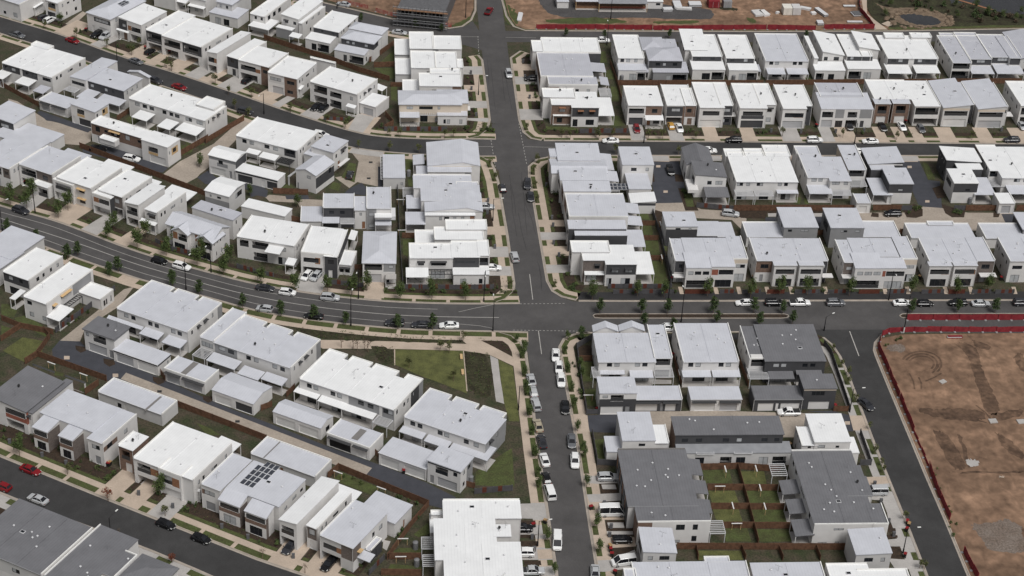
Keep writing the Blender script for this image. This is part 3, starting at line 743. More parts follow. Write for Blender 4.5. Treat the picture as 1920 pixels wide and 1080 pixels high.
rlL = [(1512, 618), (1545, 632), (1562, 646), (1577, 668), (1593, 704), (1636.7, 819), (1665, 890), (1708, 996), (1736, 1068), (1752, 1110)]
rlR = [(1664, 618), (1652, 627), (1639, 642), (1637, 657), (1641, 669), (1666, 730), (1695.4, 800), (1733, 890), (1772, 980), (1809, 1070), (1826, 1110)]
road('site_street', rlL+rlR[::-1], 'asphaltnew', .008)
llU = [(-90, 818), (0, 857), (170, 926), (330, 990), (480, 1050), (568, 1080), (650, 1110)]
llD = [(-90, 886), (0, 922), (82, 955), (190, 995), (287, 1032), (370, 1067), (440, 1098)]
road('lower_street', llU+llD[::-1], 'asphaltnew', .004)
ulU = [(-60, 12), (0, 32), (120, 67), (225, 107), (325, 136), (480, 189), (530, 207), (605, 231), (655, 246), (705, 257), (805, 262), (890, 261), (930, 262)]
ulD = [(-60, 40), (0, 62), (120, 99), (225, 136), (325, 166), (480, 221), (530, 239), (605, 261), (655, 275), (710, 283), (792, 289), (895, 292), (930, 292)]
ulU_w, ulD_w = smooth(px(ulU), 2), smooth(px(ulD), 2)
sheet('upper_street', ulU_w+ulD_w[::-1], .008, 'asphaltnew', full=True)
road('far_street', [(940, 58), (1100, 59), (1440, 60), (1680, 59), (1920, 54.5), (2150, 50), (2150, 78), (1920, 77), (1440, 79), (1000, 79), (945, 79)], 'asphalt', .004)
road('corner_street', [(540, -20), (590, 2), (655, 17), (755, 41), (842, 54), (868, 50), (885, 38), (900, 60), (905, 95), (890, 90), (862, 82), (760, 64), (690, 50), (610, 22), (520, -12)], 'asphalt', .006)
# corner fillets
road('main_road', [(905, 240), (922, 238), (928, 292), (935, 322), (925, 300), (905, 291), (870, 290), (870, 262), (900, 258)], 'asphalt', .012)
road('main_road', [(968, 236), (976, 250), (990, 261), (1015, 264.5), (1035, 264.5), (1040, 291), (1010, 296), (993, 306), (989, 330), (970, 300)], 'asphalt', .012)
road('main_road', [(955, 510), (966, 532), (965, 548), (950, 562), (925, 569), (900, 571), (900, 620), (930, 621), (960, 628), (978, 641), (988, 662), (1048, 655), (1050, 640), (1062, 628), (1090, 622), (1110, 621), (1110, 566), (1075, 565), (1050, 557), (1033, 545), (1022, 520)], 'asphalt', .012)
road('main_road', [(893, 261), (975, 240), (990, 261), (1012, 264.8), (1042, 264.8), (1044, 290.8), (1010, 295), (992, 306), (989, 318), (932, 318), (925, 301), (905, 291.5), (888, 291), (888, 262)], 'asphalt', .014)
def dash(p, q, n, wd=.14, duty=.5, z=.024, m='line'):
    a, b = Vector(G(*p)), Vector(G(*q)); d = b-a; L = d.length; d.normalize(); nrm = Vector((-d.y, d.x))*wd/2; mb = MB()
    for i in range(n):
        s0 = L*i/n; s1 = s0+L/n*duty if n > 1 else L
        A, B = a+d*s0, a+d*s1
        mb.face([(*(A-nrm), z), (*(B-nrm), z), (*(B+nrm), z), (*(A+nrm), z)], m)
    o = mb.build('road_marking'); o['kind'] = 'structure'
def lineband(w, wd=.14, z=.022):
    o = band('road_marking', w, -wd/2, wd/2, z, 'line')
dash((993, 514), (999, 562), 1, .18); dash((1009.5, 620), (1015.5, 664), 1, .18); dash((1593, 621), (1610.5, 667.5), 1, .22)
dash((917, 240), (930, 322), 14, .14); dash((973, 232), (988, 310), 14, .14); dash((897, 95), (905, 130), 8, .14)
dash((960, 570), (1062, 569), 14, .16); dash((962, 619), (1088, 621), 18, .16); dash((896, 68), (898, 98), 6, .12)
dash((863, 69), (898, 69), 1, .12); dash((983, 275), (1040, 276.5), 1, .12); dash((895, 275), (926, 275), 1, .12)
dash((948, 70), (1005, 71), 1, .12)
# lane lines of the wide street follow its edges
cu = offset_line(mlU_w, -2.3); lineband(cu[6:len(cu)-9]); cd = offset_line(mlD_w, 2.3); lineband(cd[4:len(cd)-9])
mid = [((a[0]+b[0])/2, (a[1]+b[1])/2) for a, b in zip(mlU_w, mlD_w)]; lineband(mid[:-4], .2)
lineband(px([(860, 585), (890, 578), (925, 571), (948, 563)]), .12); lineband(px([(855, 607), (900, 611), (925, 616)]), .12)
def cracks(p, q, n, amp, seed):
    g = random.Random(seed); a, b = Vector(G(*p)), Vector(G(*q)); pts = []; off = 0
    for i in range(n+1):
        off += g.gauss(0, amp); c = a+(b-a)*(i/n); pts.append((c.x+off, c.y))
    band('tar_seal', pts, -.04, .04, .02, 'asphaltpath')
for i, (p, q) in enumerate([((920, 120), (931, 205)), ((938, 130), (948, 190)), ((912, 110), (917, 160)), ((949, 150), (957, 205)), ((955, 328), (966, 400)), ((958, 345), (972, 445)), ((978, 322), (990, 440)), ((972, 400), (986, 470)), ((1007, 490), (1012, 540)), ((985, 380), (1003, 440)), ((1012, 500), (1020, 545)), ((900, 90), (906, 110))]): cracks(p, q, 10, .10, i)
# ---- street sides
treelist = []
def street_side(w, side, drives, garden=0.0, kerbm='kerb', pathm='concrete', verge=(.55, 1.9), path=(1.9, 3.5), gm='mulch', trees=None, shrubs=True, grass='lawn', gl='', extra=0, grassw=None, plantm=('leaf', 'leafdark'), bed=.75):
    """w world polyline along the asphalt edge; side=+1 when the block lies left of it. drives: list of (px,py,px2,py2) along the kerb"""
    S = [0.0]
    for a, b in zip(w, w[1:]): S.append(S[-1]+math.dist(a, b))
    def s_of(p):
        best = (1e9, 0)
        for i in range(len(w)-1):
            a, b = Vector(w[i]), Vector(w[i+1]); d = b-a; t = max(0, min(1, (Vector(p)-a).dot(d)/max(1e-9, d.dot(d)))); q = a+d*t
            dd = (Vector(p)-q).length
            if dd < best[0]: best = (dd, S[i]+t*d.length)
        return best[1]
    def sub(s0, s1):
        def pt(s):
            for i in range(len(w)-1):
                if s <= S[i+1] or i == len(w)-2:
                    t = (s-S[i])/max(1e-9, S[i+1]-S[i]); return (w[i][0]+(w[i+1][0]-w[i][0])*t, w[i][1]+(w[i+1][1]-w[i][1])*t)
        return [pt(s0)]+[w[i] for i in range(len(w)) if s0+.05 < S[i] < s1-.05]+[pt(s1)]
    k = side
    band('gutter', w, -.05*k, .42*k, .03, kerbm); band('kerb', w, .42*k, .58*k, .0, kerbm, h=.13)
    band('pavement', w, .58*k, verge[1]*k, .034, 'mulch' if gl == 'dark' else pathm)
    band('footpath', w, path[0]*k, path[1]*k, .042, pathm)
    iv = sorted((min(s_of(G(a, b)), s_of(G(c, d))), max(s_of(G(a, b)), s_of(G(c, d)))) for a, b, c, d in drives)
    cuts = [0.0]+[q for i in iv for q in i]+[S[-1]]
    for i in range(0, len(cuts), 2):
        a, b = cuts[i]+.25, cuts[i+1]-.25
        if b-a < 1.0: continue
        n = max(1, round((b-a)/7.5)); g0 = (b-a)/n
        for j in range(n):
            x0, x1 = a+g0*j, a+g0*(j+1)-(.9 if j < n-1 else 0)
            o = band('grass_verge', sub(x0, x1), (verge[0]+.12)*k, (verge[1]-.08)*k, .05, grass, kind='stuff')
            if trees and j < n-1:
                p = offset_line(sub(x1, x1+.9), (verge[0]+verge[1])/2*k)[0]; treelist.append((trees, p, gl))
        if garden:
            bs = sub(a, b)
            band('garden_bed', bs, (path[1]+.05)*k, (path[1]+garden)*k, .04, gm)
            if rnd.random() < bed: band('lawn', bs, (path[1]+.05)*k, (path[1]+min(1.0, garden*.4))*k, .056, 'lawn', kind='stuff')
            PLANT.append((bs, path[1]+.9, path[1]+garden+(extra if extra else 0)-.2, k))
            if shrubs:
                for _ in range(int((b-a)*garden/4.2)):
                    q = offset_line(sub(a+.3, b-.3), rnd.uniform(path[1]+.7, path[1]+garden-.4)*k); i0 = rnd.random()*(len(q)-1); ii = int(i0); f = i0-ii
                    SHRUBS.append((q[ii][0]+(q[ii+1][0]-q[ii][0])*f, q[ii][1]+(q[ii+1][1]-q[ii][1])*f, rnd.choice(plantm), gl))
    for a, b in iv:
        band('driveway', sub(a, b), .4*k, (path[1]+garden+extra)*k, .060, 'concreteg' if rnd.random() < .35 else pathm)
SHRUBS = []; PLANT = []
# main road, west kerb (block lies to the left when walking north -> use south-to-north order reversed)
def part(pts, i, j): return px(pts[i:j])
street_side(px([(898, 103), (905.8, 112.5), (915.8, 188), (920, 225), (915, 245), (900, 257), (880, 261)]), -1, [(909, 125, 911, 140), (913, 160, 915, 172), (917, 190, 918.5, 203), (921, 222, 921.5, 230)], 3.2, gl='west verge of the main road, far block', trees='thin')
street_side(px([(905, 293), (922, 302), (929, 318), (935.8, 340), (953.75, 444), (966, 532), (965, 548), (950, 562), (932, 568)]), -1, [(943, 372, 946, 392), (951, 425, 953, 440), (957, 463, 959.5, 482), (962, 500, 964.5, 517)], 3.4, gl='west verge of the main road, middle block', trees='thin')
street_side(px([(975, 95), (956, 108), (966.7, 188), (972, 225), (980, 248), (995, 260), (1015, 264)]), 1, [(958, 120, 960, 132), (961.5, 144, 963.5, 158), (965, 172, 967, 190), (969, 205, 972, 225)], 3.6, gl='east verge of the main road, far block', trees='thin')
street_side(px([(1035, 292), (1006, 298), (990, 312), (990.4, 330), (1009.6, 444), (1023.75, 527), (1034, 546), (1052, 557), (1080, 564)]), 1, [(1007, 413, 1009, 425), (1011, 436, 1014, 450), (1015, 462, 1019, 480), (1020, 497, 1022.5, 512)], 3.8, gl='east verge of the main road, middle block', trees='thin')
street_side(px([(935, 621), (960, 628), (978, 641), (988, 660), (1011.7, 843), (1033.75, 993), (1045.8, 1073), (1049, 1100)]), -1, [(1026, 943, 1032, 975), (1035, 1003, 1037, 1010), (1039, 1030, 1042, 1048), (1044, 1062, 1046, 1080)], 0, gl='west verge of the main road, near block', trees='round')
street_side(px([(1105, 622), (1075, 626), (1056, 634), (1047, 650), (1060, 727), (1081.7, 841), (1103.3, 985), (1117, 1068), (1122, 1100)]), 1, [(1068.5, 778, 1078, 812), (1088, 890, 1093, 912), (1097, 930, 1100, 948), (1103, 958, 1107, 985), (1110, 1005, 1113, 1025), (1115, 1045, 1119, 1070)], 0, pathm='concrete', gl='east verge of the main road, near block', trees='round')
# side street, north side (front of the second row)
street_side(px([(1020, 264.5), (1400, 267), (1920, 270.5), (2000, 271)]), 1, [(1185, 265, 1212, 265), (1258, 266, 1284, 266), (1324, 266, 1350, 266), (1395, 267, 1421, 267), (1470, 267, 1504, 267), (1545, 267, 1568, 268), (1576, 268, 1610, 268), (1648, 268, 1668, 268), (1684, 269, 1704, 269), (1718, 269, 1738, 269), (1766, 269, 1798, 269), (1840, 270, 1868, 270), (1905, 270, 1940, 270)], 3.2, gl='north verge of the side street', trees='thin', extra=3.2)
street_side(px([(1045, 290.5), (1400, 291), (1690, 291), (2000, 291)]), -1, [(1222, 291, 1252, 291), (1330, 291, 1350, 291), (1480, 291, 1494, 291), (1688, 291, 1718, 291)], 0, gl='south verge of the side street')
street_side(px([(1085, 565.5), (1200, 566), (1920, 564), (2100, 563.5)]), 1, [], 0, pathm='asphaltpath', verge=(.5, .7), path=(.7, 4.2), gl='dark')
street_side(px([(1080, 623), (1200, 622.5), (1510, 620.5)]), -1, [], 0, pathm='asphaltpath', verge=(.5, .9), path=(.9, 3.4), gl='dark')
street_side(px(rlL[1:]), -1, [(1628, 795, 1637, 822), (1662, 893, 1671, 912), (1680, 928, 1690, 956), (1693, 970, 1703, 990), (1710, 1008, 1721, 1034)], 0, gl='west verge of the construction street', trees='thin', pathm='concreteg')
street_side(px(rlR), 1, [], 0, verge=(.5, .6), path=(.6, .7), gl='dark')
# wide street
street_side(mlU_w, 1, [(22, 393, 52, 401), (88, 411, 125, 424), (150, 432, 178, 443), (210, 456, 232, 465), (555, 547, 600, 554), (683, 563, 712, 566)], 2.6, gl='far verge of the wide street', extra=5.5)
street_side(mlD_w, -1, [(235, 513, 262, 523)], 0, gl='near verge of the wide street', verge=(.55, 2.6), path=(2.6, 4.2))
# lower street
llU_w, llD_w = px(llU), px(llD)
street_side(llU_w, 1, [(175, 928, 210, 942), (222, 947, 252, 959), (272, 967, 310, 982), (500, 1057, 545, 1072), (560, 1077, 615, 1097)], 5.2, gl='far verge of the lower street', extra=2.6, verge=(.6, 2.4), path=(2.4, 3.9))
street_side(llD_w, -1, [(0, 922, 22, 931), (170, 988, 205, 1001), (228, 1010, 270, 1026), (275, 1028, 300, 1038), (330, 1050, 360, 1063)], 3, gl='near verge of the lower street', verge=(.6, 2.4), path=(2.4, 3.9), pathm='concreteg')
# upper street
street_side(ulU_w, 1, [(100, 61, 128, 70), (168, 84, 186, 92), (226, 107, 258, 117), (268, 120, 284, 126), (300, 130, 330, 138), (345, 142, 370, 150), (375, 152, 392, 158), (405, 162, 440, 175), (470, 185, 500, 196), (506, 199, 520, 204), (560, 217, 590, 227), (640, 242, 690, 254)], 3.4, gl='far verge of the upper street', extra=4.2)
street_side(ulD_w, -1, [(545, 243, 570, 250), (662, 276, 720, 284)], 0, gl='near verge of the upper street')
street_side(px([(560, -8), (590, 2), (655, 17), (755, 41), (842, 54), (868, 50), (885, 38), (893, 20), (893, -20)]), 1, [], 0, pathm='dirt', verge=(.5, .6), path=(.6, .7), gl='dark')
street_side(px([(520, -12), (610, 22), (690, 50), (760, 64), (862, 82)]), -1, [(668, 43, 690, 50)], 0, gl='corner verge')
street_side(px([(2100, 50), (1920, 54.5), (1680, 59), (1440, 60), (1100, 59), (985, 58), (962, 50), (948, 30), (940, 0), (936, -20)]), -1, [], 0, pathm='dirt', verge=(.5, 1.2), path=(1.2, 1.4), gl='dark')
# median islands
def island(pts, label=None):
    w = px(pts); sheet('median', w, .05, 'mulch', full=True)
    w2 = w+[w[0]]; mb = MB(); band('kerb', w2, -.12, .12, 0, 'kerb', h=.14)
island([(1112, 592), (1116, 589.5), (1130, 589), (1470, 589), (1477, 591), (1479, 593.5), (1475, 596), (1465, 597), (1130, 597), (1115, 596)])
island([(1687, 592), (1692, 589), (1710, 588.5), (2100, 588), (2100, 596), (1710, 597), (1692, 596), (1688, 594)])
# ================================================================ HOUSES, right of the main road
def H(label, name='terrace_house', cat='house', ang=-.5, group=None): return House(name, label, cat, ang, group)
NR = 'houses in the far right row'
# ---- far row (backs with patio roofs towards us)
T(2, 0)
h = H('white flat-roofed house with grey patio roof, nearest the main road in the far right row', 'detached_house', group=NR)
h.box((795, 430, 945, 262), 5.75, f='BK', l='SD'); h.box((800, 530, 990, 472), 3.2, roof='Rpale', rt='S', hi='b', rise=.4, ov=.1, f='s:.4,.68 o:.69,.98,.05,2.4', vents=0)
h.low((935, 540, 1012, 490), 2.9, 'Rgrey')
h = H('grey hip-roofed house in the far right row beside a white flat-roofed one', 'detached_house', group=NR)
h.box((1030, 455, 1245, 360), 6.0, 'pale', 'Rgrey', 'H', rise=1.4, f='c:.0,1,3.6,9,dark w:.2,.34,4.3,5.3 w:.42,.52,4.3,5.3 w:.72,.86,4.3,5.3', l='SD')
h.box((985, 375, 1115, 285), 6.0, 'pale', 'Rgrey', 'H', rise=1.3, l='SD'); h.box((1130, 360, 1215, 300), 6.0, 'pale', 'Rgrey', 'E')
h.box((1060, 545, 1300, 480), 3.1, 'mid', 'Rgrey', 'S', hi='b', rise=.5, ov=.15, f='w:.38,.52,.3,2.2 o:.56,.96,.05,2.5', vents=0)
h = H('white house with a tilted wedge roof on its left corner, far right row', 'detached_house', group=NR)
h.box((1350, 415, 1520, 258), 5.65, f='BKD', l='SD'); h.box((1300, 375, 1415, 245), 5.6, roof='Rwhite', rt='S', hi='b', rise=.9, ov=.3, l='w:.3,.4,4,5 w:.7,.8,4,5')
h.box((1355, 525, 1575, 462), 3.2, 'white', 'Rwhite', 'S', hi='b', rise=.4, ov=.1, f='s:.3,.55 o:.6,.97,.05,2.5', vents=0)
h = H('white flat-roofed house beside the wedge-roofed house, dark strip under its eaves', 'detached_house', group=NR)
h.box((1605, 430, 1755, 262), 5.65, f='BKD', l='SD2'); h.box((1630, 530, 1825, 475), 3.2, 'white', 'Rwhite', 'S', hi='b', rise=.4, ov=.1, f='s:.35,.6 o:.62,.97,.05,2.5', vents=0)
h.low((1820, 535, 1850, 490), 2.7, 'Rgrey')
T(3, 0)
h = H('wide pale-grey-roofed double house in the middle of the far right row', group=NR)
h.box((-20, 450, 215, 252), 5.75, 'white', 'Rpale', f='BK2', l='SD2'); h.low((0, 555, 110, 500), 2.9, 'Rpale'); h.low((150, 555, 280, 497), 2.9, 'Rpale')
h = H('white house with tall left-raised skillion roof and a flat strip along its left side', 'detached_house', group=NR)
h.box((345, 430, 300, 265), 6.0, par='l', l='SD2'); h.box((410, 415, 492, 265), 5.6, rt='S', hi='l', rise=1.3, f='w:.08,.26,3.9,5.1 w:.55,.8,3.9,5.1', l='w:.2,.3,5,6')
h.boxes[0]
h.box((345, 430, 345, 300), 6.0, par='l', f='', l='SD2') if 0 else None
h.box((355, 532, 552, 477), 3.2, 'white', 'Rwhite', 'S', hi='b', rise=.4, ov=.1, f='o:.04,.3,.05,2.4 s:.45,.65', vents=0)
h = H('white house with a small skillion raised on its right half, far right row', 'detached_house', group=NR)
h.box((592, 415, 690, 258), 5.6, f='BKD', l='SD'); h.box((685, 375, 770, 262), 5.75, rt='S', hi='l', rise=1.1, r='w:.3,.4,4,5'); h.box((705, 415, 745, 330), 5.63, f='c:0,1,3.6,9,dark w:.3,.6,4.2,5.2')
h.box((600, 520, 815, 460), 3.2, 'white', 'Rwhite', 'S', hi='b', rise=.45, ov=.1, f='o:.04,.42,.05,2.5 s:.5,.72', vents=0)
h = H('wide white double house with two separate patio roofs, far right row', group=NR)
h.box((897, 432, 1180, 268), 5.7, f='c:.01,.42,3.5,9,dark c:.53,.97,3.5,9,dark w:.08,.17,4.2,5.3 w:.22,.31,4.2,5.3 w:.6,.69,4.2,5.3 w:.75,.84,4.2,5.3 s:.08,.3 s:.6,.82', l='SD2', vents=4)
h.box((880, 275, 1010, 246), 6.4); h.box((1075, 275, 1212, 246), 6.4); h.low((902, 550, 1045, 483), 2.9); h.low((1112, 547, 1255, 482), 2.9)
h = H('grey-roofed stepped terrace of three homes, second from the right in the far row', group=NR)
h.box((1385, 465, 1405, 265), 5.75, 'white', 'Rgrey', l='SD2', f='o:.05,.92,3.5,5.9 o:.05,.92,.1,2.7'); h.box((1515, 437, 1570, 265), 5.7, 'white', 'Rgrey', f='c:0,1,3.5,9,dark w:.15,.7,4.2,5.2 s:.2,.8')
h.box((1665, 422, 1758, 258), 5.8, 'white', 'Rgrey', f='c:0,1,3.5,9,dark w:.3,.8,4.2,5.3 s:.3,.8'); h.box((1815, 430, 1795, 268), 6.0, 'white', 'Rgrey', f='c:0,1,3.5,9,dark', par='r', vents=0)
h.box((1295, 275, 1385, 247), 5.7, 'mid', 'Rgrey', l='c:0,1,0,9,greybrick', vents=0); h.box((1425, 300, 1555, 244), 5.7, 'white', 'Rgrey', vents=0)
h.low((1530, 552, 1660, 490), 2.9, 'Rpale'); h.low((1720, 552, 1875, 480), 2.9, 'Rpale')
h = H('grey gable-roofed house cut by the right edge of the photo, far row', group=NR)
h.box((1895, 440, 2050, 250), 5.6, 'pale', 'Rgrey', 'G', rise=1.2, f='BK', l='SD')
# ---- corner homes fronting the main road, far block east side
ME = 'homes fronting the east side of the main road'
T(2, 0)
h = H('long white home at the far corner, dark rear side wall, east of the main road', group=ME)
h.box((235, 388, 640, 283), 6.4, f='c:.78,1,0,5.9,dark', par='frb', vents=2); h.box((155, 378, 225, 302), 6.3, f='', l='o:.1,.6,3.6,5.6 g:.1,.6', vents=0)
h = H('long pale-grey-roofed pair of homes with rear porches, east of the main road', group=ME)
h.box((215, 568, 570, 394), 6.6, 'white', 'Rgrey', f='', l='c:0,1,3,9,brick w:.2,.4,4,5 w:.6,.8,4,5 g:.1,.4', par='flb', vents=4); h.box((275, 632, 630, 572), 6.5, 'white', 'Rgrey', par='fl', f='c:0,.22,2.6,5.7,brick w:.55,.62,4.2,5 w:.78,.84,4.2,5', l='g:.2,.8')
h.low((595, 540, 690, 475), 3.2, 'Rgrey', posts='r', fall='r'); h.low((665, 640, 715, 580), 3.2, 'Rgrey', posts='r', fall='r'); h.perg((660, 720, 735, 663), 2.9, posts='r')
h = H('corner home with dark and brick cladding and white roofs, above the side street crossing', group=ME)
h.hoodmat = 'timber'
h.box((450, 800, 628, 685), 6.4, f='c:0,1,3.2,9,dark w:.24,.42,3.9,5.2 w:.66,.84,3.9,5.2 s:.06,.24,.1,2.4 w:.54,.84,.6,2.3 h:.22,.44,5.3 h:.64,.86,5.3', par='', r='w:.4,.6,4,5')
h.box((293, 772, 448, 738), 6.4, f='c:0,1,0,9,brick w:.4,.66,3.9,5.3 h:.38,.68,5.35 w:.3,.55,.5,2', par='l', vents=0, grow=(0, 0, .6, 0)); h.box((232, 722, 465, 662), 7.0, f='', l='o:.1,.9,3.4,5.8 k:.1,.9', vents=1)
h.low((635, 867, 738, 738), 3.1, posts='f', fall='f'); h.low((308, 868, 452, 842), 3.0, posts='f', fall='f')
# ---- second row fronting the side street
SR = 'houses fronting the north side of the side street'
h = H('white house with balcony over garage and brick bay, red car on its driveway', 'detached_house', group=SR)
h.box((870, 785, 1090, 645), 6.5, f='o:.04,.48,3.7,5.3 g:.06,.46,0,2.4,dark c:.52,1,2.9,9,brick w:.7,.86,3.9,5.2 d:.58,.68 w:.76,.94,.5,2.2', l='SD2', par='lb'); h.low((1003, 900, 1130, 868), 2.9)
h = H('dark-fronted house with brick tower, yellow and white cars on its driveway', 'detached_house', group=SR)
h.box((1160, 785, 1320, 632), 6.4, f='c:0,1,2.7,5.7,dark w:.2,.5,4.2,5.2 k:.03,.6 c:.6,1,0,9,brick', l='SD', par='lr'); h.box((1300, 785, 1345, 660), 6.5, f='c:0,1,2.6,9,brick w:.2,.6,4,5.2 d:.3,.7', vents=0)
h = H('white house with dark right bay, third on the side street from the main road', 'detached_house', group=SR)
h.box((1408, 800, 1530, 616), 6.6, f='o:.15,.82,3.8,5.2 g:.06,.9', l='SD2', par='lb'); h.box((1565, 785, 1600, 616), 6.5, f='c:0,1,0,9,dark w:.1,.8,4.2,5.2 w:.1,.8,.8,2', vents=0); h.slab((1575, 870, 1670, 840), 2.8, 3.0, 'white', 'porch_roof')
h = H('white house with framed dark balcony and two hooded windows at its right', 'detached_house', group=SR)
h.box((1708, 805, 1845, 626), 6.6, f='c:.1,.9,2.9,4,dark o:.14,.86,3.9,5.3 g:.1,.9,0,2.4,dark', l='SD2', par='lb'); h.box((1862, 780, 1922, 626), 6.5, f='w:.2,.75,4,5.2 w:.2,.75,.8,2.2 h:.1,.85,5.35', vents=1)
T(3, 0)
h = H('white house with long timber-trimmed window and dark side bay, side street', 'detached_house', group=SR)
h.box((112, 808, 215, 632), 6.6, f='c:.5,.9,3.4,4.6,timber o:.12,.9,3.5,4.9 g:.06,.9', l='SD2', par='l'); h.box((258, 788, 265, 632), 6.5, f='c:0,1,0,9,dark w:.2,.7,4.1,5.1 d:.3,.6', vents=0, par='r')
h = H('wide grey house with curved front roof and four framed bays, side street', group=SR)
h.box((392, 720, 668, 620), 6.9, 'white', 'Rgrey', l='SD', par='lr', vents=4); h.box((400, 822, 740, 722), 5.7, 'white', 'Rpale', 'S', hi='b', rise=.9, ov=.05, f='o:.03,.24,3.2,5.0 c:.28,.45,3,9,mid g:.03,.24 s:.3,.44 o:.52,.7,3.2,5 k:.5,.72 c:.75,.98,3,9,mid d:.78,.85', vents=0)
h = H('wide white terrace with two brick bays at its front, side street', group=SR)
h.box((795, 735, 1020, 598), 6.7, l='SD2', par='lb', vents=5); h.box((1105, 790, 1190, 602), 6.6, f='o:.04,.94,3.6,5.8 k:.04,.94', par='r', r='SD')
h.box((805, 772, 905, 735), 6.6, 'brick', fw='brick', f='o:.22,.78,3.2,5.6 g:.2,.8,0,2.3,white', par='', cap='capdark', vents=1, roof='Rpale', r='c:0,1,0,9,brick'); h.box((940, 770, 1050, 735), 6.6, 'brick', f='o:.22,.78,3.2,5.6 g:.2,.8,0,2.3,white', par='', cap='capdark', vents=1, roof='Rpale')
h = H('grey-roofed house with right-rising skillion front, left one of two alike', 'detached_house', group=SR)
h.box((1318, 812, 1395, 612), 5.9, 'pale', 'Rpale', 'S', hi='r', rise=1.0, ov=.15, f='o:.06,.94,3.5,5.0 g:.08,.92,0,2.4,white c:0,1,5.2,9,cream', l='SD'); h.box((1475, 778, 1450, 612), 6.4, 'pale', 'Rpale', f='c:0,1,0,9,dark w:.2,.7,4.2,5.2 s:.1,.8', vents=0, par='r')
h = H('grey-roofed house with right-rising skillion front, right one of two alike', 'detached_house', group=SR)
h.box((1578, 822, 1650, 616), 5.9, 'pale', 'Rpale', 'S', hi='r', rise=1.0, ov=.15, f='o:.06,.94,3.5,5.0 g:.08,.92 c:0,1,5.2,9,cream', l='SD'); h.box((1725, 795, 1690, 616), 6.4, 'pale', 'Rpale', f='w:.2,.9,4.1,5.1 d:.2,.5', vents=0, par='r'); h.slab((1735, 870, 1818, 838), 2.8, 3, 'white', 'porch_roof')
h = H('white house cut by the right edge, fronting the side street', 'detached_house', group=SR)
h.box((1895, 788, 2040, 610), 6.6, f='FL', l='SD2')
# ================================================================ middle block, east of the main road
T(2, 1)
h = H('pale grey home with white ridge strip, northern end of the middle main road group', group=ME)
h.box((345, 125, 640, 12), 6.8, 'white', 'Rpale', 'S', hi='b', rise=.5, ov=.1, vents=2); h.box((285, 97, 470, 42), 6.7, 'white', 'Rpale', rt='E', ov=.1, l='c:0,1,0,9,cream', vents=0); h.low((662, 195, 740, 75), 3.2, 'Rpale', posts='r', fall='r')
h = H('grey gabled home standing forward on the main road, narrow white strip roof beside it', group=ME)
h.apex = .28
h.box((300, 222, 690, 122), 6.0, 'white', 'Rpale', 'G', hi='u', rise=1.0, ov=.2, f='', l='c:0,1,0,9,pale w:.2,.3,3,5', vents=0); h.box((362, 278, 702, 202), 6.7, 'white', 'Rpale', 'S', hi='b', rise=.5, ov=.05, l='o:.1,.9,3.5,5.6 k:.1,.9', vents=2); h.low((712, 282, 785, 205), 3.2, 'Rpale', posts='r', fall='r')
h = H('grey-roofed home with rooftop solar porch at its rear, east of the main road', group=ME)
h.box((388, 358, 728, 292), 6.6, 'white', 'Rpale', 'S', hi='b', rise=.4, ov=.05, l='c:0,1,3,9,brick w:.2,.8,4,5 k:.1,.9', vents=2); h.perg((722, 350, 795, 292), 3.0, 'steel', n=5, posts='r'); h.solar(735, 345, 3.1, 5, 2)
h = H('large pale-grey-roofed pair with white parapets, middle of the main road group', group=ME)
h.box((428, 543, 832, 370), 6.7, 'white', 'Rpale', par='flb', f='', l='c:0,.4,3,9,brick o:.5,.9,3.4,5.6 k:.5,.9', vents=3); h.low((862, 522, 942, 448), 3.1, 'Rpale', posts='r', fall='r'); h.low((862, 612, 965, 543), 3.1, 'Rpale', posts='r', fall='r')
h = H('grey-roofed home with dark side walls and stepped skillions, east of the main road', group=ME)
h.box((425, 640, 845, 584), 6.6, 'dark', 'Rpale', 'S', hi='b', rise=.3, ov=.05, lw='pale', l='o:.1,.9,3.4,5.6 k:.1,.9', vents=1); h.box((472, 690, 858, 655), 5.7, 'dark', 'Rpale', 'S', hi='b', rise=.3, ov=.05, f='', vents=0); h.low((858, 770, 975, 652), 3.1, 'Rpale', posts='f', fall='f')
h = H('corner home with dark cladding, white stepped roof and wide white rear porch, by the boulevard', group=ME)
h.hoodmat = 'frame'
h.box((705, 895, 905, 752), 6.6, f='c:0,1,3.3,9,dark w:.2,.42,3.9,5.2 w:.64,.86,3.9,5.2 w:.52,.82,.4,2.3 s:.06,.22,.1,2.3 h:.18,.44,5.3 h:.62,.88,5.3', par='', r='w:.4,.6,4,5'); h.box((530, 865, 705, 800), 6.6, f='c:0,1,0,9,greybrick w:.5,.7,3.9,5.2 h:.48,.72,5.3 s:.2,.6,.2,2.2', par='l', vents=0)
h.box((448, 803, 722, 725), 7.0, f='', l='o:.1,.9,3.4,5.9 k:.1,.9', vents=1); h.low((912, 975, 1030, 815), 3.1, posts='f', fall='f'); h.low((545, 980, 712, 945), 3.0, posts='f', fall='f')
LN = 'lane homes and garages of the middle block'
h = H('small two storey grey-roofed lane home by the side street, dark paved lane at its right', 'lane_house', group=LN)
h.box((830, 158, 1028, 27), 6.0, 'white', 'Rpale', 'E', ov=.12, f='w:.28,.46,4.2,5.2 w:.75,.85,4.2,5.2', l='w:.2,.35,4,5 s:.5,.7', vents=1)
h.box((878, 348, 1005, 200), 3.2, 'white', 'Rpale', 'S', hi='f', rise=.3, ov=.15, f='o:.04,.7,.05,2.2', vents=0)
h = H('small white skillion shed at the end of the dark paved lane', 'garage', 'garage', group=LN)
h.box((893, 445, 1060, 378), 3.1, 'white', 'Rwhite', 'S', hi='r', rise=.5, ov=.15, f='c:0,1,2.4,9,dark', vents=0)
h = H('dark grey gable-roofed house with white walls beside the dark paved lane', 'detached_house', group=LN)
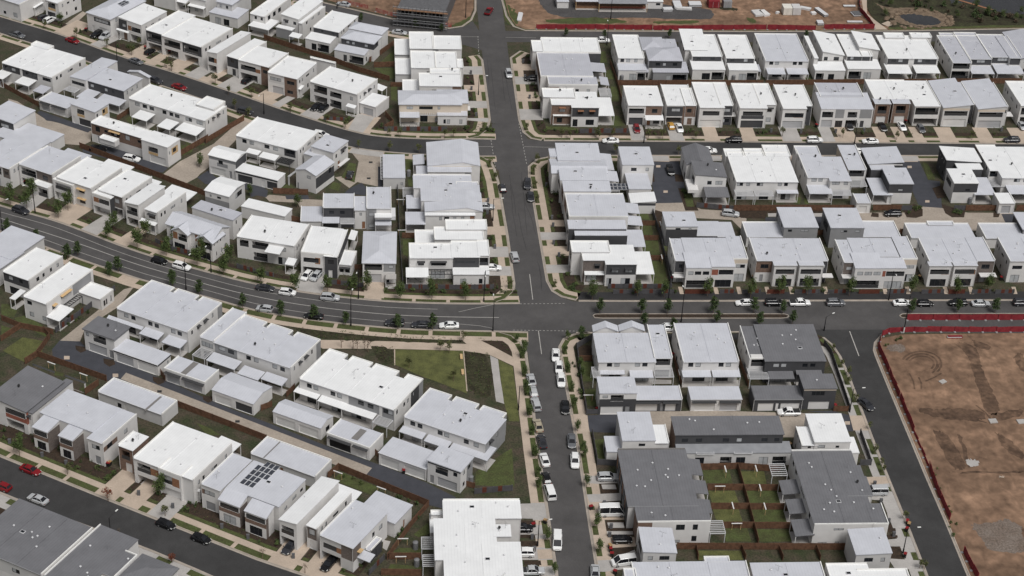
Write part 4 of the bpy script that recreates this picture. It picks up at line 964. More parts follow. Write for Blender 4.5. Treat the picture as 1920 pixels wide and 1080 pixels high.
h.box((1310, 160, 1470, 35), 5.3, 'white', 'Rdark', 'G', rise=1.5, ov=.2, f='', l='w:.4,.5,1,4 s:.7,.9')
h.box((1375, 252, 1575, 148), 6.0, 'white', 'Rdark', 'S', hi='l', rise=.7, ov=.15, f='w:.4,.54,3.9,5 w:.66,.88,3.9,5', l='o:.4,.9,3.2,5.2'); h.low((1455, 398, 1612, 330), 2.9, 'Rdark', pm='steel'); h.slab((1322, 345, 1375, 262), 2.7, 3.6, 'white')
h = H('large white-roofed double house with two pergolas behind, right of the dark gable house', group=LN)
h.box((1680, 277, 2060, 60), 5.7, f='w:.02,.12,4.2,5.2 w:.17,.23,4.2,5.2 w:.34,.44,4.2,5.2 w:.68,.74,4.2,5.2 w:.78,.84,4.2,5.2 s:.04,.2 s:.4,.55 s:.75,.9', l='SD2', par='lb', vents=5)
h.box((1600, 85, 1722, 35), 5.7, roof='Rwhite', vents=1, l='c:0,1,0,9,pale'); h.box((1750, 85, 1872, 33), 5.7, vents=1); h.box((1900, 85, 2060, 8), 5.75, vents=1)
h.perg((1680, 388, 1798, 335), 2.9); h.perg((1825, 388, 1945, 335), 2.9); T(3, 1); h.low((70, 370, 202, 300), 2.9, 'Rpale')
h = H('grey-roofed terrace of three homes with a narrow raised right unit, behind the timber fence', group=LN)
h.box((295, 245, 380, 40), 5.7, 'white', 'Rpale', f='w:.2,.42,4.2,5.2 w:.5,.68,4.2,5.2 s:.2,.6', l='SD2', par='l'); h.box((215, 70, 368, 14), 5.7, 'white', 'Rpale', l='w:.2,.5,4,5', vents=0); h.box((468, 272, 545, 92), 5.6, 'white', 'Rpale', f='w:.1,.46,4.2,5.2 w:.66,.86,4.2,5.2 s:.2,.7', par='')
h.box((605, 188, 655, 5), 5.8, 'white', 'Rpale', f='o:.05,.9,3.5,5.4 s:.1,.8', par='r', l='c:0,1,0,9,cream', r='SD'); h.low((312, 372, 458, 305), 2.9, 'Rpale'); h.perg((482, 384, 608, 330)); h.perg((622, 316, 715, 250))
h = H('dark-walled twin-roofed lane house left of the second dark lane', 'lane_house', group=LN)
h.box((755, 150, 955, 38), 5.9, 'dark', 'Rpale', 'S', hi='r', rise=.6, ov=.25, f='c:0,1,5.5,9,white', l='SD'); h.box((775, 195, 930, 145), 5.3, 'dark', 'Rpale', 'E', ov=.1, vents=0)
h.box((918, 300, 1032, 185), 6.0, 'white', 'Rpale', 'E', ov=.15, f='c:0,1,3.3,9,dark w:.4,.6,3.9,4.5', l='c:0,1,3.3,9,dark', grow=(.2, 0, .1, 0), vents=1); h.low((790, 382, 880, 262), 3.0, 'Rpale')
h = H('dark-walled twin-roofed lane house right of the second dark lane', 'lane_house', group=LN)
h.box((1340, 135, 1540, 38), 5.9, 'dark', 'Rwhite', 'S', hi='l', rise=.6, ov=.25, l='SD'); h.box((1425, 192, 1580, 142), 5.3, 'dark', 'Rwhite', 'E', ov=.1, vents=0)
h.box((1398, 297, 1520, 192), 6.0, 'white', 'Rwhite', 'E', ov=.15, f='c:0,1,3.3,9,dark w:.5,.7,3.7,4.4', l='o:.1,.7,3.3,5', vents=1); h.low((1550, 380, 1640, 258), 3.0, 'Rpale')
h = H('white-roofed terrace cut by the right edge beside the twin-roofed lane house', group=LN)
h.box((1662, 192, 1702, 5), 5.7, f='o:.05,.85,3.5,5.4 s:.1,.8', l='c:.0,.25,0,9,brick SD2', par='lb'); h.box((1760, 248, 2060, 18), 5.7, f='w:.2,.3,4.2,5.2 w:.36,.46,4.2,5.2 s:.2,.4', vents=4, par=''); h.perg((1650, 318, 1772, 258)); h.low((1812, 374, 2000, 305), 2.9, 'Rpale')
h = H('small white garage with parapet walls standing on the pale lane, left of two', 'garage', 'garage', group=LN)
h.box((665, 435, 745, 368), 3.4, 'white', 'Rpale', f='g:.2,.75,0,2.1,white', par='lr', vents=0)
h = H('small white garage with parapet walls standing on the pale lane, right of two', 'garage', 'garage', group=LN)
h.box((1735, 438, 1812, 362), 3.4, 'white', 'Rwhite', f='g:.2,.75', par='lr', vents=0)
# ---- lane lofts behind the boulevard terraces
BG = 'lofts and garages behind the boulevard terraces'
T(2, 1)
h = H('leftmost dark-walled loft with pale grey roof and long garage, behind the boulevard terraces', 'lane_house', group=BG)
h.box((1158, 620, 1362, 514), 5.8, 'dark', 'Rpale', 'E', ov=.15, f='c:0,1,5,9,white w:.3,.46,4.8,5.4 w:.72,.8,4.8,5.4', l='c:0,1,0,9,pale'); h.box((1372, 680, 1545, 574), 3.3, 'dark', 'Rpale', par='', vents=0); h.box((1545, 688, 1640, 580), 3.2, 'dark', 'Rpale', par='', vents=0)
h = H('grey-walled loft in the middle left, joined to the garage on its left, behind the terraces', 'lane_house', group=BG)
h.box((1760, 690, 1990, 582), 3.3, 'white', 'Rpale', par='lb', vents=0); T(3, 1); h.box((122, 628, 318, 482), 5.8, 'mid', 'Rpale', 'E', ov=.15, f='w:.12,.24,4.6,5.3 w:.5,.72,4.6,5.3 o:.5,.95,.05,2', l='SD')
h = H('grey-walled loft with a green creeper on its left, joined to a garage on its right', 'lane_house', group=BG)
h.box((472, 632, 660, 488), 5.8, 'mid', 'Rpale', 'E', ov=.15, f='w:.3,.5,4.6,5.2 w:.74,.88,4.6,5.2', l='o:.2,.7,2.5,5'); h.box((685, 690, 942, 577), 3.3, 'white', 'Rpale', par='rb', vents=0)
h = H('long low grey-roofed double garage with raised rear strip behind the terraces', 'garage', 'garage', group=BG)
h.box((1072, 697, 1500, 592), 3.4, 'white', 'Rpale', par='lb', vents=0); h.box((1200, 600, 1385, 577), 3.7, 'white', 'Rpale', vents=0)
h = H('low grey garage behind the rightmost boulevard terrace', 'garage', 'garage', group=BG)
h.box((1632, 700, 1878, 592), 3.3, 'white', 'Rpale', par='lb', vents=0)
h = H('loft cut by the right edge behind the boulevard terraces', 'lane_house', group=BG)
h.box((1915, 640, 2060, 520), 4.5, 'mid', 'Rpale', 'E', l='c:0,1,0,9,dark')
# ---- boulevard terraces
BT = 'boulevard terraces'
def bays(h, x0, x1, y0, y1, z0=6.4, kinds='', roof='Rgrey', wall='white'):
    pass
T(2, 1)
h = H('boulevard terrace nearest the crossing, with a dark left bay and two sloping bays', group=BT)
h.box((1222, 868, 1262, 705), 6.5, 'white', 'Rpale', par='l', l='SD2', f='c:0,1,2.9,9,dark w:.4,.75,4.0,5.2 s:.3,.8', vents=1); h.box((1308, 838, 1600, 700), 6.6, 'white', 'Rpale', par='', vents=3); h.box((1658, 860, 1715, 688), 6.6, 'white', 'Rpale', par='rf', f='w:.25,.85,3.9,4.9 s:.15,.85 c:0,1,5.2,9,cream', r='SD2', vents=1)
h.box((1308, 935, 1465, 836), 5.8, 'white', 'Rpale', 'S', hi='b', rise=.7, ov=.08, f='w:.1,.3,4,5 w:.36,.62,4,5 w:.68,.94,4,5 o:.05,.95,.2,2.4', vents=0); h.box((1498, 926, 1655, 866), 5.8, 'white', 'Rpale', 'S', hi='b', rise=.5, ov=.08, f='c:.02,.3,3.6,5.2,redbrick o:.32,.95,3.7,5.1 s:.2,.9', vents=0); h.slab((1215, 1000, 1310, 975), 2.6, 2.8, 'white', 'porch_roof')
h = H('boulevard terrace with brick left unit, two white framed bays and dark right unit', group=BT)
h.box((1832, 868, 1905, 700), 6.5, 'white', 'Rpale', par='l', l='SD2', f='c:0,1,2.8,9,brick w:.3,.75,4.0,5.2 d:.3,.5', vents=1)
T(3, 1)
h.box((45, 870, 388, 704), 6.5, 'white', 'Rpale', par='r', r='SD2', vents=5, f='c:.86,1,0,9,dark w:.88,.96,4.2,5.1'); h.box((48, 904, 208, 872), 6.4, 'white', 'Rpale', par='', f='c:.6,.92,3.5,4.8,timber o:.1,.92,3.6,5.0 s:.15,.85', vents=0, r='c:0,1,0,9,pale'); h.box((238, 904, 408, 872), 6.4, 'white', 'Rpale', par='', f='o:.08,.92,3.6,5.0 o:.1,.9,.1,2.3', vents=0); h.slab((410, 1000, 478, 970), 2.7, 2.9, 'white', 'porch_roof')
h = H('boulevard terrace with dark left bay and two sloping bays, third from the crossing', group=BT)
h.box((568, 882, 590, 715), 6.5, 'white', 'Rpale', par='l', l='SD2', f='c:0,1,2.7,9,greybrick w:.3,.75,4.0,5.0 s:.3,.8', vents=1); h.box((652, 838, 920, 702), 6.6, 'white', 'Rpale', par='', vents=3); h.box((1008, 862, 1042, 690), 6.7, 'white', 'Rpale', par='rf', f='c:0,1,5,9,cream w:.25,.85,3.9,4.8 s:.15,.85', r='SD2', vents=1)
h.box((655, 938, 822, 840), 5.8, 'white', 'Rpale', 'S', hi='b', rise=.7, ov=.08, f='w:.1,.3,4,5 w:.36,.62,4,5 w:.68,.94,4,5 o:.05,.95,.2,2.4', vents=0); h.box((850, 938, 1008, 872), 5.8, 'white', 'Rpale', 'S', hi='b', rise=.5, ov=.08, f='c:.02,.2,3.6,5.2,redbrick o:.22,.95,3.7,5.1 s:.2,.9', vents=0); h.slab((560, 1005, 655, 975), 2.6, 2.8, 'white', 'porch_roof')
h = H('boulevard terrace with brown brick right unit and timber trimmed bays', group=BT)
h.box((1210, 875, 1480, 702), 6.5, 'white', 'Rpale', par='l', l='SD2', vents=5); h.box((1572, 868, 1612, 694), 6.6, 'greybrick', 'Rpale', par='r', f='w:.3,.75,3.9,5.2 d:.3,.6', r='SD', vents=0); h.box((1213, 906, 1368, 877), 6.4, 'white', 'Rpale', par='', f='c:.6,.92,3.5,4.8,timber o:.08,.92,3.6,5.0 s:.15,.85', vents=1); h.box((1398, 904, 1560, 877), 6.4, 'white', 'Rpale', par='', f='c:.7,.96,3.5,4.8,timber o:.08,.92,3.6,5.0 s:.15,.85', vents=1); h.slab((1595, 995, 1702, 965), 2.7, 2.9, 'white', 'porch_roof')
h = H('boulevard terrace cut by the right edge of the photo', group=BT)
h.box((1815, 872, 2080, 700), 6.5, 'white', 'Rpale', par='l', l='SD2', f='w:.08,.28,3.9,4.9 s:.08,.26 c:.36,.5,3,9,brick o:.55,.9,3.6,5', vents=3)
# ================================================================ lower right block
LB = 'terraces of the block below the boulevard'
T(2, 2)
h = H('pale terrace with two little hipped gables facing the boulevard, at the lower crossing corner', group=LB)
h.box((650, 548, 1030, 332), 5.75, 'white', 'Rpale', par='', f='w:.15,.24,4.2,5.2 w:.28,.37,4.2,5.2 w:.64,.73,4.2,5.2 w:.77,.86,4.2,5.2 s:.1,.4 s:.6,.9', l='SD', vents=5)
h.box((615, 325, 782, 290), 5.6, 'white', 'Rpale', 'G', rise=1.3, vents=0); h.box((812, 322, 980, 288), 5.6, 'white', 'Rpale', 'G', rise=1.3, vents=0); h.box((1068, 520, 1145, 272), 5.8, 'white', 'Rpale', par='lr', f='o:.1,.9,3.6,5.8 s:.1,.9', r='SD2', vents=2)
h.low((662, 647, 838, 600), 3.0, 'Rpale'); h.low((888, 672, 1046, 600), 2.9, 'Rpale'); h.perg((1072, 667, 1197, 585), 3.0); h.perg((608, 670, 650, 590), 3.0, posts='l')
h = H('dark-based loft over garage with pale roof, left of the double garage on the pale lane', 'lane_house', group=LB)
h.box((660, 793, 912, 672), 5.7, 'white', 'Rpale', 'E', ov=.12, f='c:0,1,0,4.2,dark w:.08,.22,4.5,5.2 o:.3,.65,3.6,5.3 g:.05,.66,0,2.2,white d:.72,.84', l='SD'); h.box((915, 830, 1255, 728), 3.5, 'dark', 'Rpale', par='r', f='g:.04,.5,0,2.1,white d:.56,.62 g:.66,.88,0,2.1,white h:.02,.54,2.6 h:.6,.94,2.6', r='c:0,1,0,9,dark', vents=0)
h = H('wide white flat-roofed double terrace with firewalls, middle of the row below the boulevard', group=LB)
h.box((1283, 548, 1620, 260), 5.8, 'white', 'Rpale', par='lr', f='BK2', l='SD2', vents=5); h.low((1282, 667, 1478, 600), 3.0, 'Rpale'); h.low((1508, 667, 1697, 600), 3.0, 'Rpale')
h = H('pale double garage with two grey doors under black beams, below the white double terrace', 'garage', 'garage', group=LB)
h.box((1345, 828, 1698, 733), 3.5, 'white', 'Rpale', par='', f='g:.08,.48 g:.58,.92 h:.02,.5,2.7 h:.56,.98,2.7', vents=0)
h = H('dark grey double terrace with dark roof beside the construction street corner', group=LB)
h.box((1783, 527, 1850, 282), 5.8, 'white', 'Rdark', par='lf', l='SD', f='o:.1,.95,3.6,5.8 s:.1,.9', vents=2); h.perg((1785, 680, 1905, 595), 2.9)
T(3, 2)
h.box((-20, 553, 335, 280), 5.75, 'dark', 'Rdark', 'E', ov=.15, f='w:.14,.24,4.2,5.2 w:.27,.36,4.2,5.2 w:.62,.71,4.2,5.2 w:.75,.84,4.2,5.2 s:.1,.4 s:.6,.9', vents=5); h.low((12, 682, 175, 603), 2.9, 'Rdark', pm='dark'); h.low((215, 648, 392, 600), 3.2, 'Rdark', pm='dark')
h = H('dark loft over garages with dark roof, white ute parked in front', 'lane_house', group=LB)
h.box((272, 757, 478, 652), 5.7, 'dark', 'Rdark', 'E', ov=.2, f='c:0,1,5.2,9,cream w:.25,.65,3.8,5 g:.2,.85,0,2.2,white', l='c:0,1,0,9,dark'); h.box((-105, 830, 230, 727), 3.5, 'dark', 'Rdark', par='l', f='g:.1,.42,0,2.2,white d:.46,.52 g:.56,.95,0,2.2,white', vents=0, cap='dark')
T(2, 3)
h = H('small white loft with light roof and low left porch, above the big dark roof', 'lane_house', group=LB)
h.box((830, 68, 1030, -145), 5.9, 'white', 'Rpale', 'E', ov=.12, f='w:.5,.7,4.5,5.2', l='c:0,1,0,9,pale'); h.box((1062, 75, 1150, -60), 5.2, 'white', 'Rwhite', par='r', vents=0); h.box((712, 152, 830, 38), 3.1, 'white', 'Rpale', 'E', ov=.12, l='o:.1,.6,.05,2.3', vents=0)
h = H('long dark-roofed townhouse row with pergolas facing the fenced lawns', group=LB)
h.box((1228, 25, 1995, -112), 6.1, 'dark', 'Rdark', 'E', ov=.2, f='w:.06,.12,4.2,5.2 w:.19,.25,4.2,5.2 w:.44,.50,4.2,5.2 w:.57,.62,4.2,5.2 w:.8,.86,4.2,5.2 w:.92,.97,4.2,5.2', l='c:0,1,0,9,brick', vents=5)
h.box((1240, 165, 2075, 88), 3.2, 'pale', 'steelroof', 'S', hi='b', rise=.4, ov=.1, f='o:.02,.1,.05,2.3 s:.16,.24 o:.38,.48,.05,2.3 s:.52,.6 s:.72,.8 o:.84,.96,.05,2.3', vents=0); h.perg((1385, 165, 1500, 90), 3.5, n=6, posts='n'); h.perg((1668, 160, 1785, 88), 3.5, n=6, posts='n')
T(3, 3)
h = H('bright white loft with white roof and low right porch, left of the construction street', 'lane_house', group=LB)
h.box((352, 78, 545, -132), 5.9, 'white', 'Rwhite', 'E', ov=.12, f='w:.1,.3,4.4,5.2 w:.6,.7,4.4,5'); h.box((252, 92, 330, -45), 5.3, 'white', 'Rwhite', par='l', l='SD', f='w:.4,.6,4.2,4.8', vents=0); h.box((560, 160, 640, 45), 3.2, 'white', 'Rwhite', 'E', ov=.12, vents=0)
T(2, 3)
h = H('big dark-roofed townhouse block beside the main road, white end wall, minibus on its driveway', group=LB)
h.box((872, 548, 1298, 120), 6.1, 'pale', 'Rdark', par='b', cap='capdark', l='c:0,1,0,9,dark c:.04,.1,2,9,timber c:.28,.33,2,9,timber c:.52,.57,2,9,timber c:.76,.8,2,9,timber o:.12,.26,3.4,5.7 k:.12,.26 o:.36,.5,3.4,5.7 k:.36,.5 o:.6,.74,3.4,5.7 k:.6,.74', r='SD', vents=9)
h.box((945, 672, 1465, 552), 6.1, 'white', 'Rdark', par='f', f='c:0,.2,4.5,9,brick w:.53,.65,3.8,5.2 w:.76,.83,3.8,5.2 w:.5,.6,.5,1.2 w:.76,.83,.8,2.2', l='c:0,1,0,9,brick', vents=2)
h.low((1335, 327, 1405, 205), 3.2, 'Rdark', posts='r', fall='r'); h.low((1378, 467, 1450, 365), 3.2, 'Rdark', posts='r', fall='r'); h.low((1412, 610, 1480, 508), 3.2, 'Rdark', posts='r', fall='r'); h.perg((1485, 760, 1580, 662), 3.0, n=7, posts='f')
h = H('small pale loft with light skillion roof below the big dark roof, left of two alike', 'lane_house', group=LB)
h.box((985, 912, 1195, 728), 5.7, 'pale', 'Rpale', 'S', hi='l', rise=.4, ov=.15, f='w:.15,.3,4,5 w:.5,.8,4,5', l='o:.1,.7,3,5 k:.1,.7')
T(3, 3)
h = H('big dark-roofed townhouse block with stepped right side, beside the construction street', group=LB)
h.box((350, 690, 620, 130), 6.1, 'white', 'Rdark', par='fb', f='w:.32,.48,4.4,4.9 w:.1,.24,.9,1.3 w:.38,.44,.4,1.4', l='c:0,1,3.3,9,pale SD2', vents=9); h.box((560, 325, 690, 245), 6.1, 'white', 'Rdark', par='', cap='capdark', vents=1); h.box((600, 470, 735, 328), 6.1, 'white', 'Rdark', par='', cap='capdark', vents=1); h.box((790, 688, 850, 532), 6.1, 'white', 'Rdark', par='rf', vents=1, r='SD')
h.low((110, 468, 222, 362), 3.2, 'Rdark', posts='l', fall='l'); h.low((160, 614, 268, 505), 3.2, 'Rdark', posts='l', fall='l'); h.low((205, 782, 312, 657), 3.2, 'Rdark', posts='l', fall='l'); h.perg((30, 325, 122, 235), 3.2, n=6, posts='f')
h = H('small pale loft with light skillion roof beside the construction street, right of two alike', 'lane_house', group=LB)
h.box((662, 925, 858, 735), 5.7, 'pale', 'Rpale', 'S', hi='r', rise=.4, ov=.15, f='w:.25,.5,4,5 w:.72,.84,4,5', l='')
T(2, 3)
h = H('light grey roof with tall white firewalls at the bottom edge, middle right', group=LB)
h.box((935, 1200, 1755, 962), 6.6, 'white', 'Rpale', par='lr', l='SD', vents=3); h.box((1445, 965, 1625, 930), 6.6, 'white', 'Rpale', vents=0); h.box((865, 1200, 925, 1020), 6.8, 'white', 'Rpale', vents=0)
T(3, 3)
h = H('white roof with parapets at the bottom edge beside the construction street', group=LB)
h.box((515, 1250, 740, 980), 6.6, 'white', 'Rwhite', par='lb', l='SD', vents=2); h.box((740, 1250, 1040, 1022), 6.6, 'white', 'Rwhite', par='rb', vents=1)
h = H('grey roof with white parapets at the bottom edge, left of the white parapet roof', group=LB)
h.box((-60, 1250, 395, 970), 6.5, 'white', 'Rpale', par='r', vents=2)
# ================================================================ HOUSES, left of the main road
WN = 'homes fronting the west side of the main road'
T(1, 0)
h = H('white flat-roofed home at the far end, west of the main road by the far crossing', group=WN)
h.box((1152, 357, 1330, 238), 6.4, vents=1); h.box((1325, 360, 1535, 268), 6.4, f='c:.0,.2,3,9,mid', vents=1); h.box((1040, 403, 1152, 292), 3.4, 'pale', vents=0)
h = H('white flat-roofed home second from the far crossing, west of the main road', group=WN)
h.box((1163, 502, 1345, 382), 6.4, f='w:.62,.7,4,5', vents=1); h.box((1345, 500, 1502, 388), 6.5, f='', vents=1); h.box((1500, 500, 1550, 442), 6.2, vents=0); h.box((1045, 550, 1165, 437), 3.4, 'pale', f='c:0,1,0,9,pale', vents=0)
h = H('white flat-roofed home with brick front corner, behind the hip-roofed corner home', group=WN)
h.box((1225, 638, 1535, 548), 6.4, f='c:.78,1,2.8,9,brick w:.3,.4,4.2,5', vents=1); h.box((1305, 545, 1530, 512), 6.6, vents=1); h.box((1100, 687, 1222, 597), 3.4, 'pale', vents=0)
h = H('grey hip-roofed corner home with charcoal brick fence, above the side street crossing', group=WN)
h.box((1075, 785, 1530, 690), 5.5, 'cream', 'Rpale', 'H', rise=1.0, f='w:.12,.22,4.1,5 w:.32,.54,4.1,5 w:.62,.66,4.1,5 s:.34,.46,.1,2.3 w:.58,.62,.2,1.6', vents=0); h.box((1365, 775, 1580, 680), 5.5, 'cream', 'Rpale', 'H', rise=.9, ov=.2, f='c:0,.75,3.3,5.3,dark w:.02,.2,4.1,5', vents=0)
h.low((1078, 880, 1225, 832), 3.0, 'Rpale'); h.perg((1232, 862, 1355, 842), 3.0, n=9, along='v', posts='n'); h.box((1363, 860, 1580, 822), 3.3, 'white', 'Rpale', par='', f='w:.2,.28,.5,1.8 w:.32,.42,.5,1.8 w:.74,.84,.5,1.8', vents=0); h.slab((1530, 822, 1605, 795), 3.2, 3.5, 'white', 'porch_roof')
T(1, 1)
h = H('grey gable-roofed home with off-centre peak, nearest the side street, west of the main road', group=WN)
h.apex = .68
h.box((1288, 166, 1662, -5), 5.6, 'white', 'Rpale', 'G', rise=1.1, ov=.1, f='c:.1,.9,5.5,9,cream', vents=1); h.box((1290, 202, 1612, 168), 5.6, 'white', 'Rpale', par='', f='c:.85,1,0,9,mid', vents=0); h.low((1178, 155, 1260, 82), 3.1, 'Rpale', posts='l', fall='l'); h.box((1205, 226, 1288, 160), 3.2, 'white', 'Rpale', par='', vents=0)
h = H('pale-roofed garage with a white slatted trellis beside the pale paved courtyard', 'garage', 'garage', group='courtyard homes west of the main road')
h.box((955, 256, 1112, 84), 3.3, 'white', 'Rpale', 'E', ov=.1, f='c:.0,1,0,9,pale w:.8,.9,1.2,2', vents=0); h.perg((935, 262, 952, 84), 2.9, along='u', n=16, posts='n')
h = H('grey-roofed home with white edge strips, second from the side street, west of the main road', group=WN)
h.box((1183, 322, 1610, 228), 6.5, 'white', 'Rpale', par='b', vents=2); h.box((1500, 298, 1665, 282), 6.3, 'brick', 'Rpale', vents=0)
h = H('grey-roofed home with front notch, third from the side street, west of the main road', group=WN)
h.box((1240, 417, 1672, 302), 6.5, 'white', 'Rpale', par='', vents=3, f=''); h.perg((1102, 390, 1190, 325), 2.9, n=7, posts='l')
h = H('grey gabled home with dark gable strip above a white flat roof, west main road', group=WN)
h.apex = .73
h.box((1268, 508, 1685, 372), 5.6, 'white', 'Rpale', 'G', rise=1.1, ov=.1, f='c:0,1,5.4,9,mid', vents=1); h.box((1270, 528, 1640, 492), 5.6, 'white', 'Rwhite', par='', f='c:.9,1,0,9,timber w:.28,.33,3.9,4.9 w:.38,.48,3.9,4.9 w:.56,.62,3.9,4.9 w:.72,.78,3.9,4.9', vents=0); h.low((1128, 482, 1243, 390), 3.0, 'Rpale', posts='f', fall='f'); h.low((1122, 602, 1268, 517), 3.0, 'Rpale', posts='f', fall='f')
h = H('white split-level flat-roofed home beside the corner home, west of the main road', group=WN)
h.box((1338, 708, 1702, 620), 6.2, f='c:0,.7,0,9,pale c:.7,1,0,9,dark', vents=1); h.box((1423, 632, 1728, 565), 6.8, vents=1); h.box((1193, 740, 1338, 643), 3.2, 'white', vents=0)
h = H('white corner home with dark upper box and pergola, above the wide street crossing', group=WN)
h.box((1150, 848, 1470, 742), 6.3, f='w:.2,.34,3.9,5 w:.5,.84,3.9,5 h:.18,.36,5.1 h:.48,.86,5.1 s:.5,.82,.1,2.2', par='lb', vents=2); h.box((1470, 842, 1668, 725), 6.4, f='c:0,1,3.2,9,dark w:.12,.84,4.4,5.1', par='b', vents=1); h.box((1668, 830, 1742, 720), 6.5, f='o:.05,.9,3.4,5.6', vents=0, par='rb')
h.low((1125, 998, 1292, 935), 3.1, posts='f', fall='f'); h.perg((1295, 975, 1478, 938), 3.0, 'frame', n=8, along='v', posts='n'); h.box((1480, 972, 1742, 905), 3.3, f='w:.2,.36,.4,1.8 w:.72,.82,.4,1.8', par='', vents=0)
# ---- courtyard homes between
CY = 'courtyard homes west of the main road'
h = H('grey-roofed split courtyard home with dark middle wall and two balconies at right', 'lane_house', group=CY)
h.box((500, 470, 738, 368), 6.2, 'white', 'Rpale', par='lr', f='c:0,1,0,9,dark w:.2,.36,4,5 w:.54,.7,4,5', vents=1); h.box((740, 490, 832, 388), 5.8, 'white', 'Rpale', par='', f='w:.4,.58,4,4.8 d:.6,.85', vents=1); h.box((828, 477, 1012, 320), 6.5, 'white', 'Rpale', par='lr', f='c:0,.4,0,9,mid w:.1,.35,4,5 w:.1,.35,.6,1.6', vents=2)
h.box((332, 573, 495, 465), 3.3, 'pale', 'Rpale', vents=0, par='l'); h.low((495, 592, 628, 527), 3.0, 'Rpale'); h.perg((632, 597, 740, 542), 3.0, n=9); h.box((893, 545, 1015, 480), 5.0, 'white', 'Rwhite', zb=4.2, par='', vents=0); h.low((893, 608, 1015, 547), 3.0, 'Rpale'); h.slab((1015, 545, 1045, 478), 3.6, 4.6, 'steel')
h = H('grey hip-roofed house with wide dark balcony over a beige driveway', 'detached_house', group=CY, ang=-2)
h.box((800, 893, 1050, 665), 5.6, 'white', 'Rpale', 'H', rise=1.1, ov=.25, f='o:.05,.6,3.6,5.3 g:.06,.58,0,2.5,garage c:.64,1,3.2,9,mid w:.8,.94,4.2,5.1 s:.68,.82', vents=1); h.low((970, 1012, 1052, 975), 2.9, 'concreteg', posts='f', fall='n')
h = H('white house with framed timber balcony, dark bay and low right wing, above the wide street', 'detached_house', group=CY, ang=-11)
h.box((335, 808, 655, 632), 6.5, f='o:.08,.55,3.7,5.0 c:.44,.6,3.4,5.2,timber k:.06,.66', r='SD2', par='fl', vents=2, rw='mid'); h.box((510, 832, 690, 640), 6.4, fw='dark', f='c:0,1,2.6,9,dark w:.25,.7,3.9,5.2 d:.3,.6', par='r', vents=0, r='c:0,1,3.4,9,dark w:.1,.2,3.9,5 w:.3,.4,3.9,5 w:.5,.6,3.9,5'); h.box((605, 892, 757, 803), 3.3, f='w:.2,.45,.8,2.2 w:.55,.85,.8,2.2 h:.12,.9,2.3', vents=0); h.low((690, 718, 765, 655), 3.0, posts='r', fall='r')
# ---- wide street, far side, curving row
WS = 'houses along the far side of the wide street'
h = H('white double house with balconies and two porch pillars, right of the twin-gabled house', 'detached_house', group=WS, ang=-18)
h.box((-145, 685, 400, 600), 6.4, f='w:.05,.12,4,5 o:.26,.54,3.5,5.5 w:.7,.84,4,5.1 o:.05,.2,3.5,5.4 o:.28,.52,.1,2.4 s:.7,.84', r='SD2', par='lr', vents=4); h.low((215, 900, 310, 870), 2.9); h.low((62, 808, 215, 770), 5.2, posts='n', fall='f', drop=.1)
T(0, 1)
h = H('grey twin-gabled double house with timber balcony panels, on the wide street', 'detached_house', group=WS, ang=-31)
h.box(('ll', 1248, 600, 14.2, 6.5), 5.6, 'white', 'Rpale', 'G', hi='u', rise=1.7, ov=.3, f='c:.1,.2,3.3,5.2,timber o:.2,.4,3.2,5.2 c:.6,.7,3.3,5.2,timber o:.7,.9,3.2,5.2 s:.1,.3 s:.6,.85', r='w:.3,.4,4,5 w:.6,.75,4,5 w:.6,.75,1,2'); h.box((1440, 480, 1815, 522), 5.6, 'white', 'Rgrey', 'E', ov=.1, r='w:.3,.4,4,5 w:.6,.7,1,2', vents=1)
h.box(('ll', 1290, 650, 4.6, 5.0), 5.2, 'white', 'Rpale', 'G', rise=1.6, ov=.35, f='c:.05,.35,3.2,5.2,timber o:.38,.95,3.1,5.1 s:.1,.8', vents=0); h.box(('ll', 1475, 712, 4.6, 5.0), 5.2, 'white', 'Rpale', 'G', rise=1.6, ov=.35, f='c:.05,.35,3.2,5.2,timber o:.38,.95,3.1,5.1 s:.1,.8', r='SD', vents=0)
h = H('white house with left-tilted roof over a balcony and tall right part, on the wide street', 'detached_house', group=WS, ang=-32)
h.box((1085, 480, 1395, 360), 6.3, f='w:.3,.8,3.9,5.1 h:.25,.85,5.2 d:.4,.7', r='SD2', par='r', vents=1, grow=(0, 0, 0, 0)); h.box((938, 440, 1235, 335), 6.3, 'white', 'Rwhite', 'S', hi='r', rise=.5, ov=.2, f='o:.08,.9,3.3,5.6 k:.08,.9', vents=1); h.low((1045, 575, 1182, 600), 2.9); h.low(('rb', 1480, 372, 8, 4.5), 3.0, posts='n')
h = H('white house with timber window panel and brown brick bay on stilts, on the wide street', 'detached_house', group=WS, ang=-32)
h.box((735, 333, 1140, 243), 6.5, f='c:.56,1,2.7,9,greybrick w:.66,.84,3.9,5.2 k:.56,.95', r='SD2', par='lr', vents=2); h.box((690, 365, 850, 390), 5.9, f='c:.06,.36,3.5,4.9,timber o:.36,.94,3.5,4.9 k:.04,.96', grow=(0, 0, 0, 1.0), vents=0, r='c:0,1,0,9,dark', par='lf'); h.low(('rb', 1215, 292, 4, 4), 3.0, posts='n')
h = H('white house with grey-panelled framed balcony and wooden window hoods, on the wide street', 'detached_house', group=WS, ang=-32)
h.hoodmat = 'oak'
h.box((425, 240, 915, 175), 6.5, f='w:.62,.78,3.9,5 w:.62,.78,.8,2.2 h:.58,.82,5.1 h:.58,.82,2.3', r='SD2', par='lr', vents=2); h.box((395, 262, 560, 300), 5.8, f='c:.12,.88,3.2,4.3,mid o:.1,.9,3.3,5.1 k:.05,.95', grow=(0, 0, 0, 1.0), vents=0, par='lfr'); h.low(('rb', 1008, 180, 8.5, 4), 3.0, posts='n')
h = H('pale-roofed house with dark brick bay and white porch balcony, on the wide street', 'detached_house', group=WS, ang=-32)
